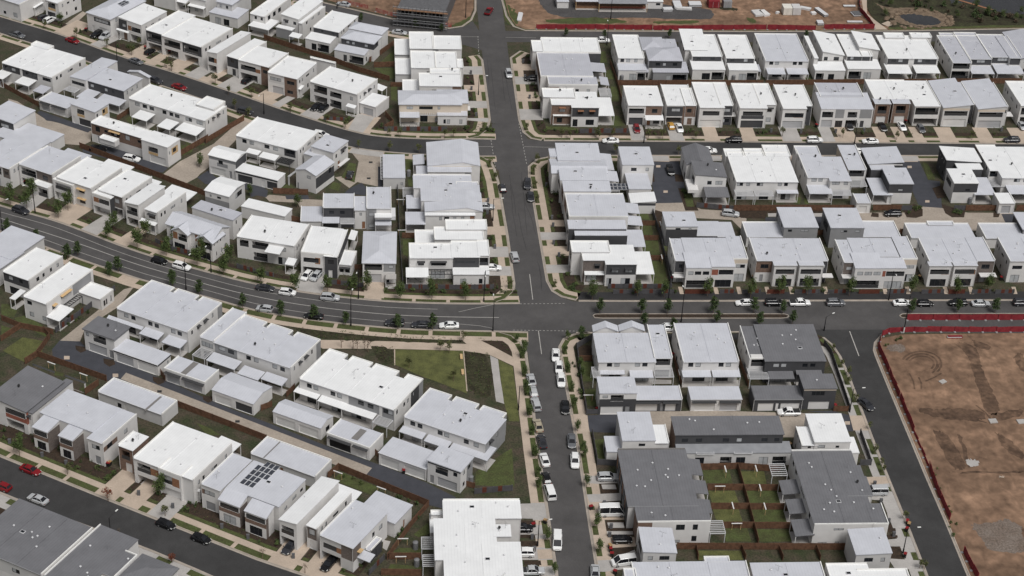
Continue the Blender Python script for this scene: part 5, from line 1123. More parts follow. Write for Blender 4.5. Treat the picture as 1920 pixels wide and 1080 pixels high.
h.box((140, 142, 605, 88), 6.5, roof='Rpale', f='o:.06,.5,3.5,5.5 k:.05,.5 c:.52,1,2.7,9,greybrick w:.7,.85,3.9,5.2', r='SD2', par='lr', vents=2); h.box((245, 288, 375, 320), 3.4, f='o:.3,.9,.05,2.4', grow=(0, 0, 0, 1.5), vents=0); h.low(('rb', 690, 95, 8, 4), 3.0, 'Rpale', posts='n')
h = H('pale-roofed white house at the left edge above the wide street, balcony under its eaves', 'detached_house', group=WS, ang=-32)
h.box(('rl', 72, 182, 12, 13), 6.3, roof='Rpale', f='o:.3,.75,3.4,5.4 c:.8,1,3,6,greybrick w:.84,.94,4,5 s:.5,.7', r='SD2', par='r', vents=2)
# ---- lane homes of the left middle
LM = 'lane homes left of the pale driveway lanes'
T(0, 0)
h = H('long white double house with three patio roofs, hooded side windows, by the upper street', 'detached_house', group=LM, ang=-31.5)
h.box((965, 730, 1700, 795), 5.9, f='w:.08,.14,4,5.1 w:.18,.24,4,5.1 w:.27,.33,4,5.1 w:.44,.49,4,5.1 w:.53,.58,4,5.1 w:.6,.66,4,5.1 w:.74,.82,4,5.1 w:.88,.96,4,5.1 s:.1,.3 s:.5,.64 s:.76,.9', r='SDA', par='lr', vents=4)
h.box((1120, 690, 1240, 615), 6.1, vents=0, l='w:.4,.5,4,5') if 0 else None
h.box((1470, 775, 1690, 760), 6.6, roof='Rwhite', vents=0); h.low((985, 875, 1165, 865), 2.9); h.low((1175, 945, 1345, 925), 2.9); h.low((1310, 970, 1540, 970), 2.9)
h = H('wide white flat-roofed double house at the left edge between two streets', 'detached_house', group=LM, ang=-31.5)
h.box((15, 465, 640, 432), 5.9, f='c:.0,.35,3.4,9,dark w:.04,.12,4,5 w:.18,.26,4,5 c:.4,.7,3.4,9,dark w:.46,.54,4,5 w:.6,.68,4,5 w:.8,.96,4,5', r='SD2', par='lr', vents=5); h.box((230, 330, 405, 345), 6.0, vents=0); h.low((-60, 570, 105, 545), 2.9); h.low((108, 615, 285, 605), 2.9); h.low((245, 680, 385, 665), 2.9, 'Rgrey')
h = H('grey stepped-skillion double house with dark rear walls, between two white houses', 'detached_house', group=LM, ang=-31.5)
h.box((605, 590, 1065, 600), 5.7, 'white', 'Rpale', 'S', hi='b', rise=.3, ov=.2, f='c:0,1,3,9,dark w:.1,.18,4,5 w:.22,.3,4,5 w:.55,.62,4,5 w:.72,.78,4,5', r='c:0,1,0,9,pale SD', vents=1); h.box((525, 578, 880, 470), 5.8, 'white', 'Rpale', 'S', hi='r', rise=.3, ov=.1, f='w:.1,.9,4,5'); h.box((965, 540, 1125, 578), 5.5, 'white', 'Rpale', 'G', rise=.9, vents=0)
h.perg((475, 670, 605, 665), 2.9); h.low((570, 725, 755, 700), 2.9, 'Rpale'); h.low((725, 745, 950, 760), 2.9, 'Rpale')
h = H('white lane house with timber balcony box over a garage, dark roof edge', 'lane_house', group=LM, ang=-31.5)
h.box((530, 790, 815, 780), 5.3, 'white', 'Rpale', 'S', hi='l', rise=.4, ov=.15, f='c:.25,.55,2.6,3.6,oak o:.25,.55,3.4,4.9 d:.05,.15 g:.3,.9,0,2.2,garagedark', r='c:.5,.9,2.8,4.8,oak w:.55,.7,3.5,4.6 w:.1,.2,3.5,4.5')
h = H('low grey-roofed garage with black awning beam, left of the timber-balcony lane house', 'garage', 'garage', group=LM, ang=-31.5)
h.box(('ll', 292, 742, 9.8, 5.5), 3.3, 'white', 'Rpale', f='g:.08,.36 g:.5,.92 h:.05,.4,2.6 h:.46,.95,2.6', par='l', vents=0)
h = H('brick and white lane terrace with wooden hoods and a white framed balcony', 'lane_house', group=LM, ang=-31.5)
h.hoodmat = 'oak'
h.box((680, 912, 1170, 990), 6.1, f='c:0,1,2.5,9,brick w:.08,.16,3.6,5.2 w:.24,.3,4.1,4.9 w:.36,.52,3.9,5.2 w:.62,.7,3.8,5.2 w:.84,.9,4.1,4.9 h:.34,.54,5.3 g:.1,.4', par='lb', vents=2); h.box((1060, 1050, 1350, 1045), 5.9, 'white', 'Rwhite', 'E', ov=.1, f='c:.25,.62,2.4,3.4,oak o:.25,.62,3.2,4.7 g:.3,.9', r='c:.3,.8,2.8,4.9,oak w:.4,.65,3.4,4.6 w:.1,.18,3.6,4.4', vents=1); h.box((745, 1025, 880, 1050), 4.3, zb=2.6, f='', grow=(0, 0, 0, .8), vents=0)
T(0, 0)
h = H('grey-roofed house at the left edge, lower left of the pale lane', 'lane_house', group=LM, ang=-31.5)
h.box(('rl', 100, 930, 9, 9), 5.5, 'white', 'Rpale', 'S', hi='l', rise=.5, ov=.15, f='c:0,1,3,9,dark w:.5,.8,3.6,4.6'); h.box((118, 985, 480, 1012), 3.3, 'white', 'Rpale', 'E', ov=.1, vents=0)
h = H('low pale grey roof behind the wide street houses at the left edge', 'lane_house', group=LM, ang=-31.5)
h.box(('ll', -60, 1010, 16, 6), 3.3, 'white', 'Rpale', 'E', ov=.1, vents=0)
# ---- homes around the T11/T01 driveway
T(0, 1)
h = H('white lane house with dark gable side and grey balcony box, right of the pale lane', 'lane_house', group=LM, ang=-27)
h.box((1565, 85, 1845, 68), 5.4, 'white', 'Rwhite', 'G', hi='u', rise=.8, ov=.2, f='c:0,1,4.5,9,mid c:.3,.7,2.8,3.9,mid w:.36,.52,3.6,4.7 g:.05,.6,0,2.2,garagewhite d:.75,.85', r='c:0,1,3,9,dark')
T(1, 1)
h = H('white low garage with dark fascia and charcoal door beside the dark lane', 'garage', 'garage', group=LM, ang=-26)
h.box((-155, 190, 218, 215), 3.4, 'white', 'Rwhite', f='c:0,1,2.5,9,dark g:.05,.4,0,2.2,garagedark d:.62,.7 g:.74,.98,0,2.2,garagedark', par='', vents=0)
T(1, 0)
h = H('white rear-facing double house with dark framed balcony, below the upper street bend', 'detached_house', group=LM, ang=-27)
h.box((-150, 1010, 470, 985), 5.9, f='w:.1,.17,4,5.1 w:.22,.29,4,5.1 w:.46,.54,4,5.1 w:.6,.68,4,5.1 c:.78,.96,3.2,5.3,dark w:.8,.94,4,5.2', r='SD2', par='lr', vents=4); h.box((-50, 870, 250, 880), 6.0, vents=0, l='') if 0 else None
T(1, 1); h.low((20, 95, 175, 95), 2.9); h.low((-80, 60, 40, 60), 2.9); h.perg((150, 130, 290, 120), 2.9, 'frame')
h = H('grey gable-roofed lane house with dark side wall beside the timber fence', 'lane_house', group=CY, ang=-33)
h.box((300, 195, 585, 142), 5.3, 'white', 'Rpale', 'G', rise=1.1, ov=.2, f='w:.55,.75,3.9,4.8', r='c:0,1,1.5,4.6,dark w:.2,.26,3.9,4.6 w:.7,.84,3.2,4.8'); h.perg((238, 240, 310, 200), 2.8, n=6)
h = H('white two storey lane house with grey slanted roof and porch canopy by the pale courtyard', 'lane_house', group=CY, ang=-31)
h.box((415, 20, 690, -20), 5.9, 'white', 'Rpale', 'E', ov=.15, f='', r='w:.15,.25,3.7,4.8 w:.5,.75,3.6,5 h:.48,.8,5.1 d:.3,.45', vents=1); h.box((360, 75, 540, 75), 4.0, 'pale', 'Rpale', 'E', ov=.1, vents=0)
h.slab((608, 160, 705, 110), 2.8, 2.95, 'white', 'porch_roof')
T(0, 1)
h = H('small white two storey lane house with grey lower walls, behind the twin-gabled house', 'lane_house', group=CY, ang=-28)
h.box((1537, 350, 1835, 298), 5.3, 'mid', 'Rwhite', 'G', hi='u', rise=.7, ov=.2, f='c:0,1,3.6,9,white w:.2,.27,4,4.6 w:.5,.66,4,4.6', r='c:0,1,0,9,pale w:.4,.8,3.2,4.6 w:.6,.7,4,4.6')
T(1, 1)
h = H('low white garage roof left of the beige driveway lane, behind the white double house', 'garage', 'garage', group=CY, ang=-25)
h.box((-110, 470, 270, 490), 3.2, 'white', 'Rwhite', 'E', ov=.1, vents=0)
# ---- below the wide street, left edge
KS = 'houses below the wide street at the left edge'
T(0, 1)
h = H('white flat-roofed house with dark front, below the wide street at the left edge', 'detached_house', group=KS, ang=-31.5)
h.box((20, 947, 470, 838), 6.0, f='c:0,1,3.2,9,dark w:.2,.36,4,5.1 w:.6,.74,4,5.1 s:.2,.6', r='w:.2,.28,4,5 w:.38,.44,4,5 w:.6,.66,4,5 w:.8,.86,4,5', par='lr', vents=2); T(0, 2); h.low((70, 75, 195, 30), 2.9)
h = H('white house with slatted wooden sunshade on its side and low white wing', 'detached_house', group=KS, ang=-31)
h.hoodmat = 'oak'
h.box((175, 55, 695, -140), 6.2, f='w:.14,.34,4.2,5.2 w:.2,.38,1,2.2 w:.75,.9,1,2.2', r='h:.28,.5,5.5 h:.1,.18,4.6 w:.1,.16,3.4,4.5 w:.3,.48,4.6,5.3 c:.55,.95,3,9,mid', par='lr', vents=2); h.box((590, 22, 850, 10), 3.3, r='w:.15,.3,.7,2.2 w:.35,.45,.7,2.2 w:.7,.8,.7,2.2', vents=0, grow=(0, 0, 0, 0)); h.low((345, 215, 555, 165), 2.9); h.perg((470, 130, 620, 60), 2.9, 'frame', n=7, posts='r')
T(0, 1)
h = H('grey-roofed low house at the left edge just below the wide street', 'detached_house', group=KS, ang=-31.5)
h.box(('rl', 85, 870, 10, 12), 4.6, 'pale', 'Rpale', 'E', ov=.2, r='w:.5,.6,2,3.4', vents=0); h.box(('rl', -30, 960, 10, 10), 4.4, 'pale', 'Rpale', 'E', ov=.2, vents=0)
# ---- terraces below the wide street
GT = 'grey and white terraces below the wide street'
GL = 'garages along the pale lane'
T(0, 2)
h = H('grey-roofed terrace of three homes with parapet sides, leftmost below the wide street', group=GT, ang=-30.6)
h.box((875, 147, 1665, 112), 5.9, 'white', 'Rpale', f='w:.1,.16,4,5.1 w:.2,.26,4,5.1 w:.44,.5,4,5.1 w:.53,.59,4,5.1 w:.76,.82,4,5.1 w:.85,.91,4,5.1 s:.1,.25 s:.44,.58 s:.78,.92', r='SDA', par='lr', vents=5, back='0-.33 .38-.68 .73-1'); h.low((800, 225, 1080, 300), 2.9, 'Rpale'); h.low((1042, 340, 1240, 340), 2.9, 'Rpale'); h.low((1210, 405, 1412, 400), 2.9, 'Rpale')
h = H('grey-roofed terrace with dark end bay and glazed pergola, second below the wide street', group=GT, ang=-30.6)
h.box((1605, 400, 2405, 385), 5.9, 'white', 'Rpale', f='c:.0,.3,3,9,mid w:.06,.14,4,5.1 w:.18,.26,4,5.1 w:.42,.48,4,5.1 w:.52,.58,4,5.1 w:.76,.82,4,5.1 w:.86,.92,4,5.1 s:.1,.25 s:.44,.58 s:.78,.92', r='SDA', par='r', vents=5, back='0-.3 .35-.64 .7-1'); h.box((1498, 358, 1852, 180), 6.1, 'white', 'Rpale', f='w:.1,.9,3.6,4.9 s:.2,.8', par='lr', vents=1); h.box((1960, 215, 2410, 382), 5.9, 'dark', 'Rpale', vents=0) if 0 else None
h.perg((1440, 500, 1605, 470), 2.9, n=8); h.low((1545, 540, 1815, 560), 2.9, 'Rpale'); h.low((1778, 640, 1990, 640), 2.9, 'Rpale'); h.low((1955, 680, 2160, 690), 2.9, 'Rpale')
T(1, 2)
h = H('bright white-roofed terrace of four homes with stepped far edge, beside the small park', group=GT, ang=-30.2)
h.box((325, 672, 1255, 680), 5.9, 'white', 'Rwhite', f='w:.08,.13,4,5.1 w:.15,.2,4,5.1 w:.33,.38,4,5.1 w:.4,.45,4,5.1 c:.52,.84,3,9,mid w:.62,.68,4,5.1 w:.72,.78,4,5.1 c:.87,.99,2.6,5.3,mid w:.88,.98,4,5.2 s:.08,.2 s:.34,.46 s:.55,.7', r='w:.06,.12,4,5.1 w:.35,.42,4,5 w:.5,.56,4,5 c:.66,1,0,9,dark w:.75,.8,4,5', par='lr', vents=6, back='0-.2 .25-.47 .5-.75 .84-1')
h.low((280, 775, 500, 790), 2.9); h.low((460, 845, 680, 870), 2.9); h.low((635, 905, 925, 930), 2.9); h.perg((870, 1005, 1035, 985), 2.9, n=8)
h = H('grey-roofed terrace of three homes nearest the main road, lawn at its corner', group=GT, ang=-30.5)
h.box((1110, 957, 1905, 945), 5.9, 'white', 'Rpale', f='w:.08,.14,4,5.1 w:.17,.23,4,5.1 w:.42,.48,4,5.1 w:.5,.56,4,5.1 w:.74,.8,4,5.1 w:.86,.92,4,5.1 s:.1,.25 s:.44,.58', r='c:.0,1,0,9,mid w:.2,.28,3.8,5 w:.55,.62,3.8,5 h:.17,.3,5.1', par='l', vents=5, back='0-.28 .33-.62 .67-.96'); h.low((1070, 1075, 1285, 1090), 2.9, 'Rpale'); T(1, 3); h.low((1258, 65, 1475, 75), 2.9, 'Rpale'); h.low((1450, 120, 1805, 130), 3.0, 'Rpale')
# ---- garages on the pale lane
T(0, 2)
h = H('white loft with dark grey roof over a garage at the dark end of the lane', 'lane_house', group=GL, ang=-30.7)
h.box((628, 310, 965, 300), 5.5, 'white', 'Rdark', 'E', ov=.3, f='w:.06,.16,4,5 o:.3,.72,3.1,5.1 g:.12,.72 d:.8,.95', r='c:0,1,4.9,9,mid')
h = H('white double garage with charcoal fascia and pale roof beside the dark-roofed loft', 'garage', 'garage', group=GL, ang=-30.7)
h.box((850, 455, 1278, 490), 3.3, 'white', 'Rpale', f='c:0,1,2.5,9,dark g:.06,.44 g:.54,.94', r='c:0,1,2.5,9,dark w:.7,.8,1,2', par='', vents=0)
h = H('white garage with dark roof stripe and black beams, left one above the lane', 'garage', 'garage', group=GL, ang=-30.7)
h.box((1228, 600, 1642, 612), 3.4, 'white', 'Rpale', f='g:.06,.38 g:.48,.92 h:.04,.42,2.7 h:.46,.99,2.7', par='lfr', vents=0); h.slab((1350, 640, 1490, 565), 3.2, 3.3, 'capdark', 'roof_strip')
h = H('pale gable-roofed double garage with one charcoal door above the lane', 'garage', 'garage', group=GL, ang=-31)
h.box((1590, 765, 2040, 745), 3.0, 'white', 'Rpale', 'G', hi='u', rise=.8, ov=.1, f='g:.06,.46,0,2.2,garagewhite g:.56,.96,0,2.2,garagedark', vents=0)
T(1, 2)
h = H('pale gable-roofed double garage with two white doors above the lane', 'garage', 'garage', group=GL, ang=-31)
h.box((128, 930, 578, 965), 3.0, 'white', 'Rpale', 'G', hi='u', rise=.8, ov=.1, f='g:.06,.46,0,2.2,garagewhite g:.54,.94,0,2.2,garagewhite', r='w:.4,.7,.8,2', vents=0)
T(1, 3)
h = H('white garage with dark roof stripe and open black door, above the lane', 'garage', 'garage', group=GL, ang=-31)
h.box((530, 5, 955, 10), 3.4, 'white', 'Rpale', f='g:.06,.56,0,2.4,inside g:.7,.94,0,2.2,white h:.04,.58,2.7 h:.62,.97,2.7', par='lfr', vents=0); h.slab((715, 45, 830, -10), 3.2, 3.3, 'capdark', 'roof_strip')  # first door panel near-black: painted shade of the open garage
h = H('white triple garage with pale roof joined to a loft, near end of the lane', 'garage', 'garage', group=GL, ang=-31)
h.box((922, 145, 1380, 155), 3.4, 'white', 'Rpale', f='g:.04,.42,0,2.2,garagewhite g:.54,.98,0,2.2,garagewhite', par='', vents=0)
h = H('white loft with pale roof and black balcony over a garage at the near lane end', 'lane_house', group=GL, ang=-31)
h.box((1288, 215, 1628, 195), 5.6, 'white', 'Rpale', 'E', ov=.2, f='c:0,1,5.1,9,dark o:.24,.62,3.2,5 w:.78,.9,4,5 d:.08,.2 g:.3,.9', r='w:.2,.35,4,5 w:.2,.35,1,2 c:.5,1,0,9,mid w:.6,.8,4,5', vents=1)
T(0, 2)
h = H('long pale-roofed garage with a dark stripe, below the lane beside the grey gabled house', 'garage', 'garage', group=GL, ang=-31)
h.box((735, 768, 1330, 842), 3.4, 'pale', 'Rpale', par='lbr', f='w:.3,.36,.8,2 d:.4,.45', vents=0); h.slab((1080, 915, 1215, 815), 3.2, 3.3, 'capdark', 'roof_strip')
T(1, 3)
h = H('long pale-roofed garage with a dark stripe, below the lane behind the solar-panelled house', 'garage', 'garage', group=GL, ang=-31)
h.box((-40, 150, 567, 205), 3.4, 'pale', 'Rpale', par='lbr', f='d:.45,.5 w:.3,.36,1,2', vents=0); h.slab((55, 190, 185, 72), 3.2, 3.3, 'capdark', 'roof_strip')
# ---- lower street, far side
LS = 'houses along the far side of the lower street'
T(0, 2)
h = H('charcoal-roofed house with red brick balcony at the left edge, above the lower street', 'detached_house', group=LS, ang=-31)
h.box(('rl', 195, 935, 9.5, 12.5), 5.9, 'white', 'Rdark', 'S', hi='l', rise=.8, ov=.2, f='c:.4,1,2.8,4.2,redbrick o:.4,.96,3.9,5.4 k:.4,.9', r='c:0,.2,2.6,9,redbrick', vents=1); h.box((195, 930, 545, 705), 5.5, 'white', 'Rdark', 'E', ov=.1, f='w:.3,.7,3.8,4.9 h:.25,.75,5', r='w:.3,.36,3.9,4.6 w:.6,.66,3.9,4.6 w:.75,.8,3.9,4.6', vents=0, grow=(0, 0, 0, 0))
h.low((490, 660, 640, 715), 2.9, 'Rdark', posts='r'); h.low((245, 575, 410, 635), 2.9, 'Rdark', posts='n')
h = H('pale twin-roofed townhouse pair with brick porches and skylights, above the lower street', group=LS, ang=-31)
h.box((300, 938, 905, 912), 6.0, 'white', 'Rpale', 'E', ov=.1, r='', vents=2, f=''); h.box((655, 1118, 1025, 945), 6.3, 'white', 'Rpale', par='r', f='c:0,1,0,9,white w:.25,.75,3.9,5 d:.4,.75', r='w:.1,.25,3.8,5 w:.6,.7,3.9,5 c:.0,.4,3.8,5,brick', vents=1)
T(0, 3)
h.box((245, -33, 455, -75), 5.2, 'white', 'Rpale', 'S', hi='b', rise=.9, ov=.15, f='c:0,1,2.6,3.8,brick o:.05,.95,3.6,5 s:.2,.8', r='c:0,1,0,5,greybrick', vents=0, grow=(0, 0, 0, 2.2)); h.box((440, 32, 650, -20), 5.2, 'white', 'Rpale', 'S', hi='b', rise=.9, ov=.15, f='c:0,1,2.6,3.8,brick o:.05,.95,3.6,5 s:.2,.8', r='c:0,1,0,5,greybrick', vents=0, grow=(0, 0, 0, 2.2))
h = H('wide bright white house with timber balcony panels and brick left tower, above the lower street', group=LS, ang=-31)
h.box((1000, 185, 1740, 82), 6.7, f='c:.26,.42,3.6,5.4,timber o:.05,.28,3.4,5.6 k:.05,.4', r='SD2', par='lr', vents=5); h.box((1190, 265, 1400, 290), 6.7, f='c:.6,.92,3.3,5.5,timber o:.08,.6,3.4,5.6 k:.05,.95', grow=(0, 0, .2, 2), vents=0, par='lfr'); h.box((885, 92, 1080, 60), 6.5, 'brick', f='o:.18,.75,3.1,5.4 g:.4,.85,0,2.4,white', grow=(0, 0, 0, 1.5), par='l', vents=1); h.box((1405, 288, 1515, 290), 6.5, 'dark', f='', r='w:.3,.7,4,5', grow=(0, 0, 0, 2), vents=0, par='')
h.low(('rb', 1810, 90, 5, 4.5), 3.0, posts='r', fall='r'); h.low((1395, 410, 1505, 440), 2.9)
h = H('pale-roofed house with rooftop solar panels and twin brick porches, above the lower street', group=LS, ang=-31)
h.box((1508, 378, 1885, 205), 6.5, 'white', 'Rpale', par='l', f='w:.15,.7,3.9,5 d:.2,.7 c:0,.16,3.8,5,brick', r='', vents=1); h.box((1700, 420, 2290, 362), 6.1, 'white', 'Rpale', 'E', ov=.1, r='w:.2,.3,3.9,4.6 w:.5,.65,4.3,5 w:.8,.9,4.3,5', f='', vents=1); h.solar(1795, 385, 6.32, 4, 5)
h.box((1640, 510, 1800, 565), 5.2, 'white', 'Rpale', 'S', hi='b', rise=1.0, ov=.15, f='c:0,1,2.6,3.8,brick o:.05,.95,3.6,4.9 s:.2,.8', r='c:0,1,0,5,greybrick', vents=0, grow=(0, 0, 0, 2.6)); h.box((1835, 595, 2000, 650), 5.2, 'white', 'Rpale', 'S', hi='b', rise=1.0, ov=.15, f='c:0,1,2.6,3.8,brick o:.05,.95,3.6,4.9 s:.2,.8', r='c:0,.3,0,5,greybrick', vents=0, grow=(0, 0, 0, 2.6))
T(1, 3)
h = H('white house with right-rising roof, timber balcony panel and brown bay, above the lower street', 'detached_house', group=LS, ang=-32)
h.box((175, 660, 620, 390), 6.2, 'white', 'Rwhite', 'S', hi='r', rise=.6, ov=.15, f='c:.6,.84,3.3,4.7,timber o:.1,.84,3.2,5.2 k:.06,.84', vents=1); h.box((380, 690, 718, 455), 6.0, 'white', 'Rwhite', par='r', f='c:0,1,2.6,9,greybrick w:.2,.75,3.7,5.1 d:.3,.6', r='SD2', vents=0); h.low(('rb', 795, 462, 6, 4), 3.0, posts='n')
h = H('pale-roofed house with wooden hood, brown bay and red brick porch wall, lower street', 'detached_house', group=LS, ang=-33)
h.hoodmat = 'oak'
h.box((478, 762, 985, 600), 6.5, 'white', 'Rpale', fw='pale', f='c:.4,.64,3.4,4.7,timber o:.1,.5,3.4,4.7 k:.05,.62 c:.64,1,2.7,9,greybrick', r='c:0,.22,2.7,9,greybrick w:.55,.62,3.9,5 w:.75,.85,3.9,5', par='l', vents=1); h.box((905, 452, 1040, 690), 3.6, 'white', 'Rpale', 'E', ov=.2, r='d:.5,.6', vents=0); h.box((820, 870, 945, 800), 3.3, 'dark', 'Rgrey', vents=0, r='d:.3,.5'); h.low((700, 915, 895, 930), 3.0, 'Rpale', posts='n')
h.slab((690, 870, 810, 880), 4.3, 4.45, 'oak', 'window_hood')
T(1, 3)
h = H('large bright white roof with notched right edge at the bottom, west of the main road', group=WN, ang=-1)
h.box((1408, 640, 1975, 500), 6.6, vents=3, par='b', f=''); h.box((1345, 950, 1790, 642), 6.6, vents=4, par=''); h.box((1785, 775, 1905, 690), 6.6, vents=1, par=''); h.box((1420, 1200, 1980, 820), 6.6, vents=5, par=''); h.low((1305, 755, 1412, 610), 3.0, posts='l', fall='l'); h.box((1310, 612, 1410, 585), 4.6, vents=0)
h.perg((1240, 875, 1350, 785), 3.0, n=6, posts='l'); h.perg((1250, 1005, 1370, 918), 3.0, n=6, posts='l')
# ---- lower street, near side (bottom left)
BL = 'dark-roofed houses at the bottom left'
T(0, 3)
h = H('large charcoal-roofed townhouse with white parapet edges at the bottom left corner', group=BL, ang=-31.2)
h.box(('rl', 310, 1065, 18, 15.5), 6.5, 'white', 'Rdark', par='r', r='w:.18,.3,3.9,5 w:.75,.85,3.9,5', f='c:0,1,3,9,pale w:.2,.3,4,5 w:.6,.7,4,5', vents=6); h.box((100, 680, 500, 640), 6.5, 'brick', 'Rdark', par='r', cap='cap', vents=1) if 0 else None
h = H('charcoal-roofed townhouse with brick-lined notch and white parapets, bottom edge', group=BL, ang=-31.2)
h.box(('rl', 620, 1190, 9, 17), 6.4, 'white', 'Rdark', par='l', vents=4); h.box((830, 990, 1030, 920), 6.4, 'white', 'Rdark', par='rb', vents=1, grow=(0, 0, 2.5, 0))
h = H('grey hip-roofed house at the bottom edge beside the lower street driveway', 'detached_house', group=BL, ang=-31.2)
h.box((900, 1090, 1330, 1030), 5.6, 'white', 'Rdark', 'H', rise=1.2, ov=.3)
# ---- upper street, far side
US = 'houses along the far side of the upper street'
T(1, 0)
h = H('white double house with black balconies, double carport and white garage wing, upper street', group=US, ang=-31)
h.box((405, 605, 912, 590), 6.5, f='o:.08,.36,3.3,5.6 k:.08,.36 o:.42,.66,3.3,5.0 o:.42,.66,.1,2.4 w:.84,.9,3.9,5', r='SDA', par='lr', vents=4); h.box((780, 765, 985, 735), 3.6, f='g:.2,.8', par='r', grow=(0, 0, 0, 1), vents=0); h.low(('rb', 985, 652, 3, 3), 3.0, posts='r', fall='r'); h.low((672, 795, 755, 800), 2.9)
h = H('white house with brown brick right bay and small entry hood, left of the black-balcony house', 'detached_house', group=US, ang=-27)
h.box((88, 535, 455, 465), 6.5, f='c:0,.55,3.3,4.2,pale w:.08,.45,4.1,5.1 g:.15,.52 c:.56,1,0,9,brick w:.65,.9,3.9,5 w:.65,.85,1,2', r='SD2', par='lb', vents=2); h.low((245, 650, 362, 650), 2.9); h.box((405, 425, 600, 465), 5.9, roof='Rwhite', vents=0)
T(0, 0)
h = H('white house with right part brick, and dark balcony, left of the brown brick bay house', 'detached_house', group=US, ang=-29)
h.box((1785, 440, 2165, 395), 6.5, f='c:.5,.7,3.4,4.6,timber o:.08,.55,3.4,5 k:.06,.6 c:.72,1,0,9,brick w:.78,.92,3.9,5', r='SD', par='lr', vents=1); h.low((2165, 520, 2200, 440), 3.2, posts='n') if 0 else None
h = H('white house with timber panel, dark hanging bay and long skillion roof strip, upper street', 'detached_house', group=US, ang=-33)
h.box((1553, 390, 1880, 258), 6.2, 'white', 'Rwhite', 'S', hi='r', rise=.4, ov=.1, f='c:.6,.95,3.4,4.8,timber o:.1,.7,3.3,4.9 k:.05,.9', vents=1); h.box((1700, 412, 2000, 310), 6.1, f='c:0,1,2.6,9,dark w:.3,.6,4,5 d:.4,.7', r='SD', vents=0, par='r')
h = H('wide white house with two black framed balconies on pillars, upper street', group=US, ang=-33)
h.box((1210, 258, 1745, 210), 6.6, f='o:.06,.46,3.3,5.5 k:.06,.4 c:.52,1,3,9,dark o:.56,.9,3.4,5.3 k:.56,.9', r='SD2', par='lr', vents=5); h.box((1092, 215, 1465, 110), 6.6, f='c:0,1,2.8,9,dark o:.1,.9,3.3,5.4 k:.1,.9', par='l', vents=1)
h = H('white house with cream gable, grey bay and brick lower window, upper street', 'detached_house', group=US, ang=-34)
h.box((888, 140, 1250, 90), 6.2, 'white', 'Rwhite', 'S', hi='l', rise=.4, ov=.1, f='c:0,.36,3,9,dark w:.15,.3,4,5 c:.4,.55,3.5,5,timber o:.55,.95,3.4,4.9 k:.5,.95 c:.2,.34,0,2.4,brick', r='SD', vents=2); h.low((870, 220, 970, 245), 2.9)
h = H('grey hip-roofed house with rooftop solar panels, black and silver cars on its driveway', 'detached_house', group=US, ang=-34)
h.box((650, 95, 1090, 10), 5.8, 'white', 'Rpale', 'H', rise=1.3, ov=.25, f='c:.3,1,3.8,5.2,dark w:.35,.9,4,5 d:.2,.3 g:.5,.92', r='SD', vents=0); h.solar(858, 25, 7.0, 3, 2)
h = H('white house with oak balcony box and dark garage at the top left', 'detached_house', group=US, ang=-34)
h.box((335, -10, 600, -60), 6.2, f='c:.2,.75,2.9,4,oak o:.2,.75,3.7,5.4 g:.1,.7,0,2.3,garagedark', r='SD', vents=1)
h = H('white house with pale porch roof at the top left corner above a dark hedge', 'detached_house', group=US, ang=-34)
h.box((-40, -30, 330, -60), 6.0, roof='Rpale', f='w:.3,.4,1,2 w:.7,.85,1,2.4', vents=0); h.low((165, 30, 330, 25), 2.9, 'Rwhite')
# ---- top row, backs between the far streets
UB = 'houses whose backs face the upper street homes'
T(1, 0)
h = H('grey hip-roofed house with wide rear patio roof beside the far corner street', 'detached_house', group=UB, ang=-24)
h.box((640, 285, 940, 275), 5.7, 'white', 'Rpale', 'H', rise=1.2, ov=.25, f='c:0,1,3.8,5.5,dark w:.15,.25,4.3,5.2 w:.33,.42,4.3,5.2 w:.72,.82,4.3,5.2', r='c:0,.6,3.8,5.5,dark w:.3,.5,4.3,5.2', vents=0); h.box((700, 215, 990, 215), 5.7, 'white', 'Rpale', 'H', rise=1.2, ov=.25, vents=0); h.box((588, 375, 845, 385), 3.1, 'white', 'Rpale', 'S', hi='b', rise=.4, ov=.1, f='d:.3,.42 o:.5,.98,.05,2.4', r='w:.4,.6,.6,2', vents=0)
h = H('white flat-roofed house with grey rear strip and wide patio roof, left of the hip-roofed one', 'detached_house', group=UB, ang=-26)
h.box((428, 195, 765, 115), 5.7, f='c:0,1,3.6,9,dark w:.3,.4,4.2,5.2 w:.7,.82,4.2,5.2', r='SD2', par='l', vents=1); h.box((370, 290, 600, 290), 3.2, 'white', 'Rwhite', 'S', hi='b', rise=.4, ov=.1, f='s:.25,.45 o:.5,.96,.05,2.5', vents=0)
h = H('white house with long skillion roof and two small hooded rear windows', 'detached_house', group=UB, ang=-28)
h.box((190, 118, 500, 10), 6.0, 'white', 'Rwhite', 'S', hi='l', rise=.5, ov=.15, f='w:.2,.4,4,5 h:.15,.45,5.1 w:.7,.88,4,5', vents=1); h.box((320, 165, 520, 45), 5.5, par='r', r='SD', vents=0); h.box((150, 205, 290, 215), 3.1, 'mid', 'Rwhite', 'E', ov=.1, vents=0); h.low((245, 270, 350, 265), 2.9)
h = H('white house with side windows and flat white patio roof at the top edge', 'detached_house', group=UB, ang=-28)
h.box((-45, 95, 262, -20), 5.7, f='w:.3,.45,4,5 w:.7,.85,4,5', r='w:.1,.2,3.6,5 w:.3,.4,3.6,5 w:.5,.6,3.6,5', par='lr', vents=1); h.low((-60, 190, 175, 165), 3.0)
T(0, 0)
h = H('grey hip-roofed house at the top edge with a grey rear porch roof', 'detached_house', group=UB, ang=-28)
